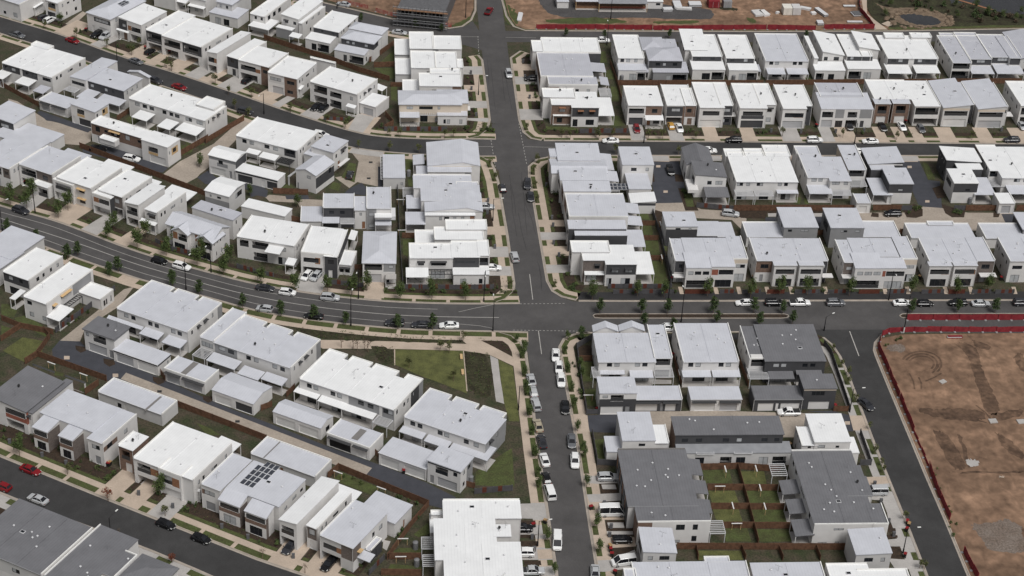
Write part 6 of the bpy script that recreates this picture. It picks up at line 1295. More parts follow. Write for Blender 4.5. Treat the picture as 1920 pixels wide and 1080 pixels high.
h.box((1625, 12, 1880, -60), 5.6, 'pale', 'Rpale', 'H', rise=1, f='w:.2,.35,4,5 w:.6,.75,4,5'); h.box((1570, 95, 1865, 85), 3.1, 'white', 'Rpale', 'S', hi='b', rise=.3, ov=.1, f='s:.2,.4 s:.5,.7', vents=0)
h = H('white house with flat white rear canopy on posts at the top edge', 'detached_house', group=UB, ang=-28)
h.box((1420, -30, 1660, -80), 5.6, f='w:.3,.5,1,2'); h.low((1405, 40, 1568, 40), 3.0)
h = H('white patio-roofed house at the top edge left of the canopy house', 'detached_house', group=UB, ang=-28)
h.box((1150, -80, 1430, -120), 5.6); h.low((1260, -5, 1430, 0), 3.0)
# ================================================================ YARDS, LANES, PARK, SITES
def area(name, m, pts, z, kind='structure'): return sheet(name, pts, z, m, kind)
_zl = [0]
def lawn(pts, m='lawn'):
    _zl[0] = (_zl[0]+1) % 6; return sheet('lawn', pts, .02+.001*_zl[0], m, 'stuff')
def rect(x0, y0, x1, y1, sk=0): return [(x0, y0), (x1, y0), (x1+sk, y1), (x0+sk, y1)]
T(0, 2)
area('driveway', 'lane', [(930, 10), (1005, -10), (890, 140), (640, 300), (600, 400), (450, 395)], .012)
area('lane', 'darkpave', [(390, 460), (455, 385), (600, 400), (640, 440), (860, 540), (1170, 660), (1240, 690), (1640, 870), (2060, 1030), (2490, 1200), (2860, 1330), (3200, 1460), (3420, 1570), (3320, 1655), (3210, 1625), (2730, 1415), (905, 690), (800, 695), (400, 550)], .008)
area('lane', 'lane', [(945, 635), (2790, 1350), (2735, 1415), (905, 682)], .016)
for x, y in ((500, 522), (865, 655)): area('drain_cover', 'concrete', rect(x-20, y-12, x+22, y+14), .022)
for x, y in ((1195, 775), (1780, 1000)): area('drain_cover', 'asphaltpath', rect(x-16, y-8, x+18, y+10), .022)
for x, y, a in ((605, 455, 40), (820, 555, 45), (1190, 690, 45), (1560, 830, 40)): area('garden_bed', 'mulch', [(x-a, y-a*.6), (x+a*.8, y-a*.3), (x+a, y+a*.4), (x, y+a*.8), (x-a*.9, y+a*.2)], .026)
lawn([(20, 470), (170, 370), (335, 400), (310, 500), (190, 560)], 'drylawn'); lawn([(110, 225), (190, 205), (410, 335), (340, 365), (120, 260)]); lawn([(10, 120), (60, 120), (130, 170), (100, 225), (10, 200)]); lawn([(10, 280), (110, 310), (80, 360), (10, 400)])
lawn([(590, 760), (660, 720), (710, 745), (650, 795)]); lawn([(400, 620), (480, 640), (470, 665), (410, 655)]); lawn([(580, 165), (640, 135), (660, 160), (600, 190)])
lawn([(1470, 1010), (1560, 1045), (1650, 1100), (1560, 1110)])
# park
T(1, 2)
area('footpath', 'concrete', [(400, 388), (700, 392), (1000, 400), (1580, 420), (1500, 352), (1640, 365), (1930, 520), (1960, 600), (1920, 580), (1750, 500), (1555, 470), (1040, 457), (700, 455), (500, 455)], .012)
area('footpath', 'concreteg', [(1755, 505), (1815, 535), (1835, 700), (1865, 870), (1800, 850), (1775, 660)], .014)
sheet('garden_bed', [(270, 285), (560, 315), (900, 350), (1500, 372), (1575, 418), (930, 397), (500, 385), (350, 340)], .02, 'scrub')
sheet('garden_bed', [(1650, 375), (1850, 380), (1910, 430), (1915, 505), (1780, 440)], .02, 'mulch')
sheet('lawn', [(1040, 460), (1555, 472), (1582, 790), (1500, 760), (1350, 700), (1260, 670), (1040, 575)], .02, 'drylawn', 'stuff')
sheet('garden_bed', [(1560, 475), (1750, 500), (1790, 850), (1585, 780)], .022, 'scrub'); sheet('garden_bed', [(860, 430), (1035, 450), (1040, 580), (930, 560)], .022, 'scrub')
sheet('lawn', [(1815, 535), (1925, 590), (1940, 700), (1975, 1000), (1900, 1000), (1860, 860)], .02, 'drylawn', 'stuff')
area('park_edging', 'concrete', [(1036, 460), (1044, 460), (1044, 580), (1036, 580)], .03); area('park_edging', 'concrete', [(1552, 472), (1560, 472), (1587, 775), (1579, 775)], .03)
T(1, 3)
lawn([(1650, 300), (1700, 260), (1920, 120), (1940, 410), (1640, 400)]); lawn([(570, 360), (640, 300), (930, 420), (860, 470)]); lawn([(1180, 770), (1290, 680), (1310, 760), (1220, 790)]); lawn([(1010, 900), (1080, 870), (1240, 870), (1240, 930), (1040, 940)]); lawn([(980, 1040), (1010, 990), (1240, 1010), (1240, 1080), (950, 1080)])
area('patio', 'concreteg', [(955, 810), (1010, 820), (980, 890), (950, 870)], .03)
# upper left lanes
T(0, 0)
area('lane', 'lane', [(60, 740), (130, 760), (240, 830), (350, 900), (690, 985), (680, 1060), (620, 1090), (480, 1080), (420, 1000), (230, 920), (90, 800)], .01)
area('lane', 'darkpave', [(280, 845), (300, 830), (560, 920), (690, 970), (660, 995), (420, 915), (350, 905)], .014)
lawn([(1400, 1080), (1380, 1040), (1520, 1060), (1540, 1090)]); lawn([(940, 890), (1000, 860), (1040, 920), (990, 950)])
area('driveway', 'lane', [(395, 215), (440, 215), (620, 85), (650, 100), (500, 240), (520, 270), (440, 240)], .012)
T(0, 1)
area('lane', 'darkpave', [(620, 30), (800, 0), (950, 60), (1090, 110), (1260, 180), (1220, 215), (1010, 170), (620, 60)], .01)
area('lane', 'lane', [(1220, 230), (1350, 130), (1600, 0), (1760, -140), (1850, -190), (1905, -190), (1800, -60), (1560, 180), (1500, 225), (1480, 250), (1350, 320)], .012)
lawn([(1350, 10), (1460, 0), (1440, 60), (1370, 90)])
area('lane', 'darkpave', [(1480, 250), (1560, 200), (1620, 250), (1760, 270), (1830, 300), (1920, 330), (1980, 370), (1880, 400), (1860, 340), (1540, 300)], .008)
T(1, 1)
area('lane', 'darkpave', [(-90, 260), (20, 290), (90, 350), (80, 400), (-20, 380), (-100, 320)], .014)
area('lane', 'lane', [(70, 400), (100, 380), (210, 390), (400, 415), (500, 420), (500, 475), (330, 475), (310, 440), (100, 430)], .012); area('lane', 'darkpave', rect(218, 385, 390, 415, 10), .02)
area('lane', 'lane', [(690, 30), (940, 60), (920, 320), (820, 300), (760, 285), (700, 330), (590, 250), (660, 240), (740, 280), (770, 130)], .012)
area('lane', 'darkpave', [(790, 290), (830, 330), (820, 385), (660, 370), (700, 335)], .016); area('lane', 'darkpave', [(915, 170), (950, 170), (950, 320), (915, 320)], .016)
for x, y in ((860, 137), (845, 257)): area('drain_cover', 'asphaltpath', rect(x-14, y-6, x+14, y+7), .022)
lawn([(545, 330), (580, 285), (640, 300), (620, 355)]); lawn([(1118, 100), (1180, 110), (1180, 200), (1120, 200)]); lawn([(1140, 265), (1185, 270), (1180, 320), (1145, 315)]); lawn([(1100, 715), (1190, 710), (1150, 850), (1105, 830)]); lawn([(640, 250), (700, 140), (750, 150), (740, 290)]); lawn([(190, 330), (250, 290), (290, 330)])
area('driveway', 'concrete', [(808, 1000), (960, 1000), (960, 1160), (810, 1140)], .076); area('driveway', 'concreteg', [(345, 930), (500, 960), (430, 1100), (290, 1080)], .076)
T(1, 0)
lawn([(930, 470), (1040, 370), (1045, 460), (1000, 480)]); lawn([(885, 510), (1045, 510), (1045, 590), (1000, 590)]); lawn([(1010, 640), (1060, 650), (1055, 760), (1015, 750)]); lawn([(1560, 990), (1660, 900), (1680, 920), (1640, 995), (1500, 1005)]); lawn([(960, 985), (1060, 985), (1500, 1000), (1420, 1012), (1000, 1000)])
area('driveway', 'concreteg', [(760, 850), (890, 880), (800, 1000), (690, 975)], .076)
area('garden_bed', 'mulch', [(890, 880), (960, 830), (980, 930), (850, 960)], .03)
# right middle lanes
T(2, 1)
area('lane', 'darkpave', [(1030, 120), (1200, 120), (1250, 130), (1290, 290), (1300, 340), (1320, 445), (1080, 445), (1050, 300)], .01)
area('lane', 'lane', [(1060, 445), (1290, 440), (1420, 490), (1590, 500), (1760, 560), (1740, 660), (1650, 570), (1360, 555), (1130, 510), (1060, 490)], .012)
area('driveway', 'concrete', [(1035, 85), (1180, 85), (1180, 135), (1040, 130)], .055)
for x, y in ((1097, 167), (1152, 357)): area('drain_cover', 'concrete', rect(x-16, y-8, x+16, y+9), .02)
area('garden_bed', 'mulch', [(1420, 480), (1600, 500), (1720, 555), (1900, 560), (1920, 500), (1690, 490), (1660, 470)], .02); area('garden_bed', 'mulch', [(1245, 330), (1320, 340), (1400, 500), (1300, 500)], .018); area('garden_bed', 'mulch', [(1060, 490), (1130, 510), (1150, 720), (1100, 620)], .018); area('garden_bed', 'mulch', [(1040, 200), (1065, 230), (1070, 285), (1045, 285)], .02); area('garden_bed', 'mulch', [(1220, 225), (1290, 235), (1290, 285), (1225, 282)], .02)
lawn([(1280, 350), (1335, 350), (1370, 470), (1310, 470)]); lawn([(945, 525), (1020, 525), (1035, 570), (955, 568)]); lawn([(960, 610), (1045, 612), (1060, 682), (968, 682)]); lawn([(975, 725), (1095, 725), (1110, 830), (985, 832)]); lawn([(1035, 880), (1130, 880), (1175, 1050), (1045, 1050)]); lawn([(350, 975), (470, 975), (485, 1035), (365, 1040)]); lawn([(735, 100), (780, 100), (800, 200), (760, 200)]); lawn([(1125, 740), (1150, 730), (1165, 800), (1130, 800)])
T(3, 1)
area('lane', 'darkpave', [(975, 120), (1130, 120), (1200, 270), (1290, 280), (1305, 485), (1140, 485), (1060, 300)], .01)
area('lane', 'lane', [(680, 515), (1020, 515), (1160, 470), (1300, 480), (1500, 515), (2100, 520), (2100, 650), (940, 650), (950, 575), (680, 575)], .012)
area('lane', 'darkpave', [(-20, 550), (90, 550), (430, 545), (430, 625), (320, 640), (-20, 640)], .016); area('lane', 'darkpave', [(1750, 525), (1890, 525), (1920, 590), (1780, 590)], .016)
area('driveway', 'concrete', [(985, 85), (1110, 85), (1125, 135), (990, 135)], .055)
for x, y in ((1062, 172), (1195, 430)): area('drain_cover', 'concrete', rect(x-16, y-8, x+16, y+9), .02)
for q in ([(1000, 470), (1100, 450), (1160, 490), (1160, 540), (1110, 555), (1040, 550)], [(1300, 450), (1400, 480), (1480, 500), (1470, 550), (1380, 550), (1330, 520)], [(780, 515), (830, 520), (830, 550), (770, 545)], [(1690, 510), (1740, 520), (1730, 550), (1690, 550)], [(0, 490), (650, 480), (660, 515), (0, 520)], [(1230, 330), (1300, 310), (1340, 400), (1270, 410)]): area('garden_bed', 'mulch', q, .022)
area('path', 'concreteg', [(0, 518), (640, 520), (640, 545), (0, 545)], .018); lawn([(1160, 130), (1200, 150), (1255, 265), (1200, 270)]); lawn([(1110, 90), (1240, 90), (1240, 105), (1115, 107)]); lawn([(190, 400), (250, 400), (240, 450), (195, 445)]); lawn([(270, 410), (310, 405), (310, 450), (275, 450)])
T(2, 0)
lawn([(655, 385), (700, 385), (715, 470), (655, 470)]); lawn([(735, 860), (800, 870), (845, 945), (740, 945)]); lawn([(150, 945), (470, 955), (510, 1000), (240, 1005), (170, 990)]); lawn([(690, 530), (760, 520), (780, 600), (700, 590)]); lawn([(740, 650), (800, 650), (800, 760), (745, 760)])
lawn([(780, 610), (1060, 612), (1060, 625), (800, 625)]); lawn([(1330, 600), (1600, 600), (1600, 616), (1340, 616)])
T(3, 0)
lawn([(270, 580), (320, 585), (325, 625), (280, 620)]); lawn([(1270, 570), (1300, 575), (1300, 605), (1240, 612)])
# lower right block
T(2, 2)
area('lane', 'darkpave', [(560, 955), (690, 950), (690, 920), (900, 925), (900, 1090), (575, 1080)], .012); area('lane', 'lane', [(900, 925), (1250, 925), (1370, 920), (1710, 925), (2200, 940), (2200, 1120), (900, 1120)], .01)
area('driveway', 'concrete', [(440, 955), (565, 955), (580, 1085), (470, 1080)], .068); lawn([(510, 550), (600, 560), (610, 700), (530, 700)]); lawn([(550, 760), (640, 760), (650, 890), (565, 880)]); area('garden_bed', 'redmulch' if 'redmulch' in MATS else 'mulch', [(495, 430), (600, 430), (600, 545), (500, 545)], .02)
area('patio', 'concreteg', [(1275, 690), (1480, 690), (1700, 690), (1700, 730), (1300, 745)], .03); area('patio', 'concreteg', [(890, 680), (1195, 690), (1195, 720), (915, 722)], .03)
T(3, 2)
area('lane', 'darkpave', [(290, 925), (480, 920), (610, 955), (640, 1075), (560, 1075), (530, 945)], .014); area('driveway', 'concrete', [(610, 958), (725, 958), (760, 1070), (640, 1070)], .068)
area('drain_cover', 'concrete', rect(575, 1000, 615, 1025), .024); area('garden_bed', 'mulch', [(350, 345), (420, 380), (500, 450), (540, 540), (500, 500), (420, 440), (360, 420)], .048)
T(2, 3)
for q, m in ((rect(1425, 285, 1630, 385, 25), 'lawn'), (rect(1700, 295, 1890, 390, 20), 'drylawn'), (rect(1470, 440, 1670, 530, 30), 'drylawn'), (rect(1745, 440, 2010, 535, 25), 'lawn'), (rect(1505, 580, 1700, 672, 30), 'drylawn'), (rect(1780, 580, 2050, 675, 25), 'lawn'), (rect(1575, 722, 1765, 822, 30), 'lawn'), (rect(1830, 730, 2085, 822, 20), 'lawn'), (rect(1390, 890, 1720, 960, 10), 'drylawn'), (rect(2040, 885, 2280, 960, 10), 'yard')): lawn(q, m)
lawn([(620, 60), (690, 50), (700, 240), (645, 240)])
area('driveway', 'concreteg', [(530, 330), (660, 330), (780, 345), (790, 385), (640, 390), (560, 385)], .072); area('driveway', 'concreteg', [(560, 470), (810, 460), (830, 515), (580, 530)], .072); area('driveway', 'concrete', [(590, 600), (850, 590), (850, 660), (610, 660)], .072); area('driveway', 'concrete', [(610, 795), (930, 790), (930, 860), (620, 880)], .072); area('driveway', 'concreteg', [(640, 965), (740, 960), (920, 885), (980, 1010), (700, 1050), (660, 1050)], .072)
for q in (rect(655, 375, 780, 465, 15), rect(660, 520, 800, 550, 8), rect(700, 665, 905, 780, 10), rect(745, 860, 910, 950, 15)): area('garden_bed', 'mulch', q, .036)
for q in (rect(670, 395, 775, 430, 10), rect(715, 680, 835, 720, 8), rect(710, 745, 905, 770, 5)): area('garden_path', 'concreteg', q, .05)
area('driveway', 'concreteg', [(60, 540), (240, 535), (270, 655), (70, 650)], .068)
for q in (rect(70, 665, 175, 715, 5), rect(60, 770, 190, 795, 3), rect(55, 820, 190, 860, 5), rect(90, 965, 215, 1000, 5)): area('garden_bed', 'mulch', q, .05)
area('driveway', 'concreteg', [(-20, 690), (240, 700), (250, 770), (-20, 770)], .046); area('driveway', 'concreteg', [(-20, 860), (300, 870), (310, 960), (-20, 960)], .046)
T(3, 3)
for q in (rect(0, 140, 130, 230, 5),): area('patio', 'concreteg', q, .03)
area('driveway', 'concrete', [(720, 340), (890, 335), (925, 385), (740, 400)], .072); area('driveway', 'concreteg', [(760, 420), (930, 450), (955, 520), (780, 510)], .072); area('driveway', 'concreteg', [(890, 590), (990, 590), (1030, 650), (900, 650)], .072); area('driveway', 'concreteg', [(890, 810), (1080, 790), (1110, 860), (920, 860)], .072); area('driveway', 'concreteg', [(900, 950), (1135, 965), (1160, 1020), (960, 1040)], .072)
for q in (rect(890, 690, 950, 750, 10), rect(890, 775, 970, 800, 5), rect(910, 862, 1005, 955, 5)): area('garden_bed', 'mulch', q, .05)
# construction ground at right
sheet('dirt_site', px([(1652, 634), (1690, 627), (1920, 624.5), (2250, 622), (2500, 1200), (1840, 1120), (1815, 1070), (1777, 980), (1738, 890), (1701, 800), (1672, 730), (1645, 668), (1641, 650)]), .014, 'dirt', full=True)
T(3, 2)
for q in ([(1400, 420), (1480, 400), (1580, 470), (1590, 560), (1640, 690), (1720, 830), (1740, 940), (1640, 960), (1590, 800), (1530, 620), (1500, 500)], [(1130, 900), (1300, 910), (1480, 900), (1640, 930), (1620, 1000), (1400, 990), (1150, 950)], [(1530, 390), (1680, 430), (1660, 470), (1560, 450)], [(1840, 520), (1900, 470), (1960, 600), (1900, 640)], [(1660, 950), (1920, 900), (1920, 960), (1690, 1010)]): area('dirt_track', 'dirtdark', q, .02)
area('gravel_patch', 'gravel', [(880, 430), (1000, 415), (1040, 460), (1000, 490), (900, 470)], .02)
T(3, 3)
for q in ([(1230, -20), (1330, 0), (1420, 120), (1500, 280), (1400, 290), (1310, 160)], [(1420, 20), (1440, 10), (1540, 260), (1500, 280)], [(1700, 0), (1800, 50), (1920, 150), (1920, 220), (1760, 120)], [(1360, 300), (1920, 290), (1920, 306), (1370, 312)]): area('dirt_track', 'dirtdark', q, .021)
area('gravel_patch', 'gravel', [(1520, 690), (1700, 680), (1760, 640), (1920, 700), (2000, 900), (1820, 910), (1650, 890), (1600, 800), (1540, 720)], .024); area('dirt_track', 'dirtdark', [(1900, 720), (1960, 740), (1960, 830), (1910, 800)], .028)
area('sand_patch', 'concreteg', [(1480, 210), (1530, 195), (1590, 230), (1560, 262), (1500, 255)], .026); area('sand_patch', 'concrete', [(1735, 335), (1770, 330), (1775, 345), (1740, 348)], .026)
g = random.Random(3)
for rr in (1.0, .8, .62):       # turning circle of a digger
    T(3, 2); w_ = [Q(1150+150*rr*math.cos(a), 570+95*rr*math.sin(a)) for a in [R(200+i*11) for i in range(19)]]; band('tyre_track', w_, -.25, .25, .026, 'dirtdark')
for (a, b, c, d) in ((1060, 640, 1100, 760), (1130, 670, 1150, 760), (1180, 700, 1300, 640), (1230, 640, 1290, 560), (1560, 880, 1680, 990), (1170, 905, 1640, 1010)): band('tyre_track', [Q(a, b), Q((a+c)/2+10, (b+d)/2), Q(c, d)], -.2, .2, .03, 'dirtdark')
# top sites
sheet('dirt_site', px([(655, 12), (755, 36), (840, 48), (862, 46), (880, 34), (888, 15), (888, -60), (600, -60), (600, -4)]), .014, 'dirt', full=True)
sheet('dirt_site', px([(953, 30), (968, 48), (990, 56), (1440, 56.5), (1680, 56), (1640, 40), (1612, -10), (1612, -70), (945, -70), (945, 0)]), .014, 'dirt', full=True)
T(2, 0); sheet('gravel_yard', [(200, 0), (230, 60), (300, 120), (600, 140), (900, 130), (1450, 150), (1520, 130), (1500, 60), (1100, 40), (1000, -60), (200, -60)], .02, 'darkgravel')
sheet('grass_strip', [(250, 150), (500, 130), (800, 140), (900, 170), (600, 180), (260, 175)], .024, 'lawn', 'stuff'); sheet('grass_strip', [(1060, 165), (1400, 150), (1420, 175), (1060, 182)], .024, 'lawn', 'stuff'); sheet('grass_strip', [(1760, 130), (1840, 150), (1830, 175), (1770, 165)], .024, 'lawn', 'stuff'); sheet('grass_strip', [(0, 60), (30, 80), (60, 180), (0, 190)], .024, 'lawn', 'stuff'); sheet('grass_strip', [(1550, 50), (1700, 60), (1690, 80), (1560, 75)], .024, 'scrub', 'stuff')
T(1, 0); sheet('grass_strip', [(1860, 30), (1920, 40), (1930, 195), (1890, 180), (1855, 120)], .028, 'lawn', 'stuff'); sheet('grass_strip', [(1480, 185), (1600, 130), (1640, 110), (1635, 150), (1560, 205), (1440, 212)], .028, 'lawn', 'stuff')
T(3, 0)
sheet('wetland_bank', [(735, -90), (740, 100), (900, 228), (1400, 218), (2100, 200), (2100, -100)], .014, 'scrub', 'stuff')
sheet('grass_strip', [(900, 205), (1400, 200), (2100, 180), (2100, 210), (1400, 222), (920, 228)], .03, 'lawn', 'stuff')
area('footpath', 'concrete', [(688, -80), (740, -80), (742, 100), (800, 150), (912, 232), (800, 234), (790, 170), (715, 80)], .026)
sheet('rock_bank', [(800, 20), (900, 60), (1000, 55), (1200, 60), (1320, 100), (1420, 190), (1300, 200), (1050, 195), (940, 160), (960, 110), (870, 80)], .02, 'rock'); sheet('pond_water', [(980, 115), (1040, 102), (1200, 115), (1300, 150), (1290, 190), (1130, 188), (1040, 165)], .03, 'water')
sheet('pond_water', [(1370, 25), (1480, 15), (1640, 70), (1680, 85), (1920, 110), (2100, 100), (2100, -60), (1340, -60)], .03, 'water'); area('boardwalk', 'timber', [(1390, -6), (1400, -12), (1690, 72), (1680, 80)], .1)
area('concrete_pad', 'concrete', [(850, 178), (900, 158), (950, 180), (900, 200)], .03)
# ---------------------------------------------------------------- boulders of the pond bank
def boulder(wx, wy, s, label, grp):
    g = rnd; bm = MB(); n = 7; rings = []
    for k in range(4):
        zz = [0, .35, .75, 1][k]*s*.7; rr = [1, 1.05, .75, .25][k]*s
        rings.append([(math.cos(6.283*j/n)*rr*g.uniform(.8, 1.15), math.sin(6.283*j/n)*rr*g.uniform(.8, 1.15), zz) for j in range(n)])
    loft(bm, rings, 'rock'); o = bm.build('boulder', None, (wx, wy, .01), g.uniform(0, 6)); tag(o, label, 'boulder', grp)
for i in range(70):
    a = rnd.uniform(0, 6.283); q = rnd.uniform(1.12, 1.4); x, y = 1140+185*q*math.cos(a), 147+50*q*math.sin(a); T(3, 0); w_ = Q(x, y); boulder(w_[0], w_[1], rnd.uniform(.4, .9), 'tan boulder on the rocky rim of the small pond', 'boulders round the small pond')
# ================================================================ FENCES
def bf(pts, label, h=1.75): return fence(pts, h, 'fencewood', label, name='timber_fence', group='timber paling fences')
def gf(pts, label, h=1.5, panels=(.2, .5, .8)): return fence(pts, h, 'fencegrey', label, panels=panels, name='masonry_fence', group='charcoal masonry fences', step=4)
T(0, 2)
bf([(280, 515), (800, 700)], 'brown timber fence below the dark paved lane end'); bf([(280, 515), (190, 572)], 'short brown timber fence beside the square lawn'); bf([(280, 512), (375, 380), (330, 330)], 'brown timber fence bending between lawn and dark lane'); bf([(1330, 890), (2000, 1150)], 'brown timber fence along the pale lane behind the bright white house')
gf([(420, 335), (860, 20)], 'charcoal fence with rust panels along the pale driveway below the wide street', panels=(.1, .25, .42, .6, .8)); bf([(15, 245), (150, 300), (400, 350)], 'weathered timber fence along the dark lawn', 1.6); bf([(10, 400), (160, 300)], 'timber fence between two small lawns at the left edge', 1.6)
bf([(640, 800), (740, 730)], 'short timber fence beside the striped garage roof'); bf([(1200, 640), (1240, 700)], 'narrow timber gate fence between two lane garages', 1.6)
T(1, 3)
bf([(618, 282), (1295, 560)], 'long brown timber fence between lane and lower street gardens'); bf([(1295, 560), (1180, 690), (985, 960)], 'brown timber fence running down beside the pale-roofed house'); bf([(540, 350), (618, 282)], 'short brown timber fence turning at the garage pergola'); gf([(1640, 465), (1920, 440)], 'charcoal fence with rust panels below the corner lawn', panels=(.2, .62)); bf([(1550, 400), (1640, 425)], 'low timber fence beside the near loft', 1.5); bf([(1000, 955), (1240, 955)], 'brown timber fence between two small clothesline lawns'); bf([(940, 1075), (1240, 1080)], 'timber fence at the bottom edge of the lower clothesline lawn')
gf([(850, 1075), (960, 960)], 'charcoal fence beside the red brick porch wall', panels=(.5,)); bf([(870, 150), (915, 190)], 'narrow timber fence between the striped garage and the triple garage', 1.6)
T(1, 2); bf([(40, 920), (120, 890)], 'short timber fence between the two gable-roofed garages', 1.6); bf([(230, 820), (290, 760)], 'timber fence at the side of the bright white terrace', 1.6)
T(0, 0); bf([(15, 650), (290, 800)], 'timber fence behind the wide white double house at the left edge', 1.6); bf([(1545, 1075), (1830, 905)], 'timber fence beside the pale driveway by the long white double house'); bf([(880, 905), (965, 850)], 'timber fence right of the timber-balcony lane house', 1.6)
T(0, 1); bf([(600, 30), (1000, 180), (1540, 390)], 'long timber fence behind the wide street houses'); bf([(1282, 150), (1370, 80), (1560, -30)], 'timber fence between lawn and pale driveway lane'); bf([(1640, 780), (1720, 740)], 'timber side fence right of the twin-gabled house', 1.6); gf([(1170, 740), (1290, 800), (1420, 830)], 'charcoal front fence of the twin-gabled house', 1.3, (.3, .7)); gf([(1780, 930), (1900, 965), (2050, 1000)], 'charcoal front fence of the white double house with balconies', 1.3, (.4, .8))
T(1, 1); bf([(130, 372), (390, 382)], 'short timber fence in front of the grey gable-roofed lane house'); bf([(236, 570), (330, 590)], 'timber fence beside the low white garage roof', 1.6); gf([(1062, 330), (1075, 700), (1100, 1050)], 'long charcoal fence behind the west main road homes', 1.6, ()); bf([(1095, 705), (1190, 705)], 'short timber fence by the lawn of the corner home', 1.6); gf([(560, 1050), (800, 1075)], 'charcoal front fence of the white house with timber balcony', 1.3, (.2, .7)); gf([(1100, 1088), (1500, 1092), (1780, 1088)], 'charcoal fence with rust panels in front of the corner home by the wide street', 1.4, (.1, .3, .6, .8)); bf([(735, 940), (790, 945)], 'short red-brown gate fence beside the hip-roofed house', 1.5)
T(1, 0); bf([(60, 295), (590, 470), (770, 540), (1000, 610)], 'long timber fence behind the upper street houses'); bf([(850, 470), (1035, 340)], 'timber fence beside the grey hip-roofed house with wide patio roof'); bf([(885, 505), (1040, 500)], 'short timber fence between two lawns west of the main road'); bf([(1010, 650), (1100, 650)], 'short timber fence behind the hip-roofed corner home', 1.5); gf([(965, 985), (1430, 985)], 'charcoal fence with rust panels in front of the hip-roofed corner home', 1.5, (.15, .35, .52, .7, .86)); bf([(970, 870), (1030, 940), (965, 975)], 'rust-brown fence around the corner home side garden'); gf([(510, 900), (660, 910)], 'low rust-panelled front wall under the black balconies', 1.2, (.1, .45, .8))
T(2, 0); gf([(510, 1000), (870, 998)], 'charcoal fence with rust panels in front of the brick-clad corner home', 1.5, (.18, .42, .66, .9)); bf([(790, 640), (1880, 640)], 'long timber fence between the two far right rows'); bf([(735, 480), (790, 640), (830, 800)], 'timber fence behind the east far main road homes', 1.6)
T(3, 0); bf([(-20, 640), (700, 632), (1900, 625)], 'long timber fence behind the far right row, right half')
T(2, 1); gf([(720, 1085), (1195, 1085)], 'charcoal fence with rust panels in front of the corner home by the boulevard', 1.4, (.05, .32, .55, .78)); gf([(1385, 475), (1655, 500)], 'charcoal fence with rust panels below the dark gable house', 1.5, (.2, .6, .8)); bf([(1658, 500), (1920, 500)], 'timber fence below the white double house pergolas'); gf([(1040, 480), (1110, 700), (1190, 1060)], 'charcoal fence behind the middle main road gardens', 1.6, ()); bf([(965, 612), (1070, 612)], 'first short timber fence between the rear gardens east of the main road', 1.5); bf([(975, 722), (1095, 722)], 'second short timber fence between the rear gardens east of the main road', 1.5); bf([(1035, 872), (1135, 872)], 'third short timber fence between the rear gardens east of the main road', 1.5)
T(3, 1); bf([(0, 500), (655, 500)], 'timber fence below the grey terrace of three homes'); bf([(785, 498), (1000, 498)], 'timber fence right of the first small garage'); gf([(1000, 498), (1072, 498)], 'short charcoal fence by the first dark lane garden', 1.5, ()); gf([(1395, 495), (1480, 498)], 'short charcoal fence by the second dark lane garden', 1.5, ()); bf([(1480, 500), (1725, 500)], 'timber fence left of the second small garage'); bf([(1860, 500), (2000, 500)], 'timber fence right of the second small garage'); bf([(345, 690), (420, 680)], 'short timber fence between two lofts', 1.6); bf([(985, 675), (1025, 675)], 'very short timber fence between two low garage roofs', 1.6)
for i, (a, b) in enumerate(((1150, 1262), (1284, 1330), (1350, 1376), (1392, 1425), (1438, 1470), (1490, 1535), (1552, 1590), (1610, 1648), (1664, 1698), (1728, 1768), (1778, 1808), (1822, 1856), (1866, 1900))):
    OX, OY = 0, 0; w_ = [G(a, 551), G(b, 550.5)]; fence(w_, 1.25, 'fencegrey' if i % 3 != 1 else 'fencepanel', '%s low %s front wall along the boulevard footpath, counted from the crossing' % (ordinal(i), 'charcoal' if i % 3 != 1 else 'rust-brown'), panels=(.3, .7) if i % 3 != 1 and i != 0 else ((.1, .35, .6, .85) if i == 0 else None), world=True, name='masonry_fence', group='front walls of the boulevard terraces', step=5)
T(2, 2); gf([(600, 385), (485, 455), (520, 720), (560, 955)], 'charcoal fence beside the footpath at the lower crossing corner', 1.7, ()); gf([(560, 945), (650, 945)], 'short charcoal wall beside the dark paved drive', 1.3, ()); bf([(500, 545), (600, 545)], 'short timber fence in the garden at the lower crossing corner', 1.5); bf([(1210, 540), (1270, 740)], 'timber fence between the two pale terraces below the boulevard', 1.6); bf([(1700, 560), (1770, 740)], 'timber fence between the white and dark terraces', 1.6)
T(2, 3); gf([(600, 20), (640, 245), (780, 255)], 'charcoal fence round the small lawn by the white loft', 1.6, ())
bf([(1410, 285), (1690, 278), (2010, 300)], 'brown timber fence on the upper side of the fenced lawns'); bf([(1690, 278), (1770, 560), (1845, 850)], 'brown timber fence running down the middle of the fenced lawns'); bf([(1465, 437), (1735, 437)], 'brown fence below the first lawn left of the middle fence'); bf([(1735, 440), (2015, 440)], 'brown fence below the first lawn right of the middle fence'); bf([(1490, 580), (1775, 580)], 'brown fence below the second lawn left of the middle fence'); bf([(1775, 582), (2060, 582)], 'brown fence below the second lawn right of the middle fence'); bf([(1575, 722), (1810, 722)], 'brown fence below the third lawn left of the middle fence'); bf([(1810, 724), (2100, 724)], 'brown fence below the third lawn right of the middle fence'); bf([(1235, 880), (2500, 884)], 'long brown timber fence below the fenced lawns'); bf([(1380, 884), (1395, 960)], 'first short timber fence below the long brown one', 1.5); bf([(1720, 886), (1750, 960)], 'second short timber fence below the long brown one', 1.5); bf([(2000, 890), (2030, 965)], 'third short timber fence below the long brown one', 1.5); bf([(2280, 890), (2310, 965)], 'fourth short timber fence below the long brown one', 1.5)
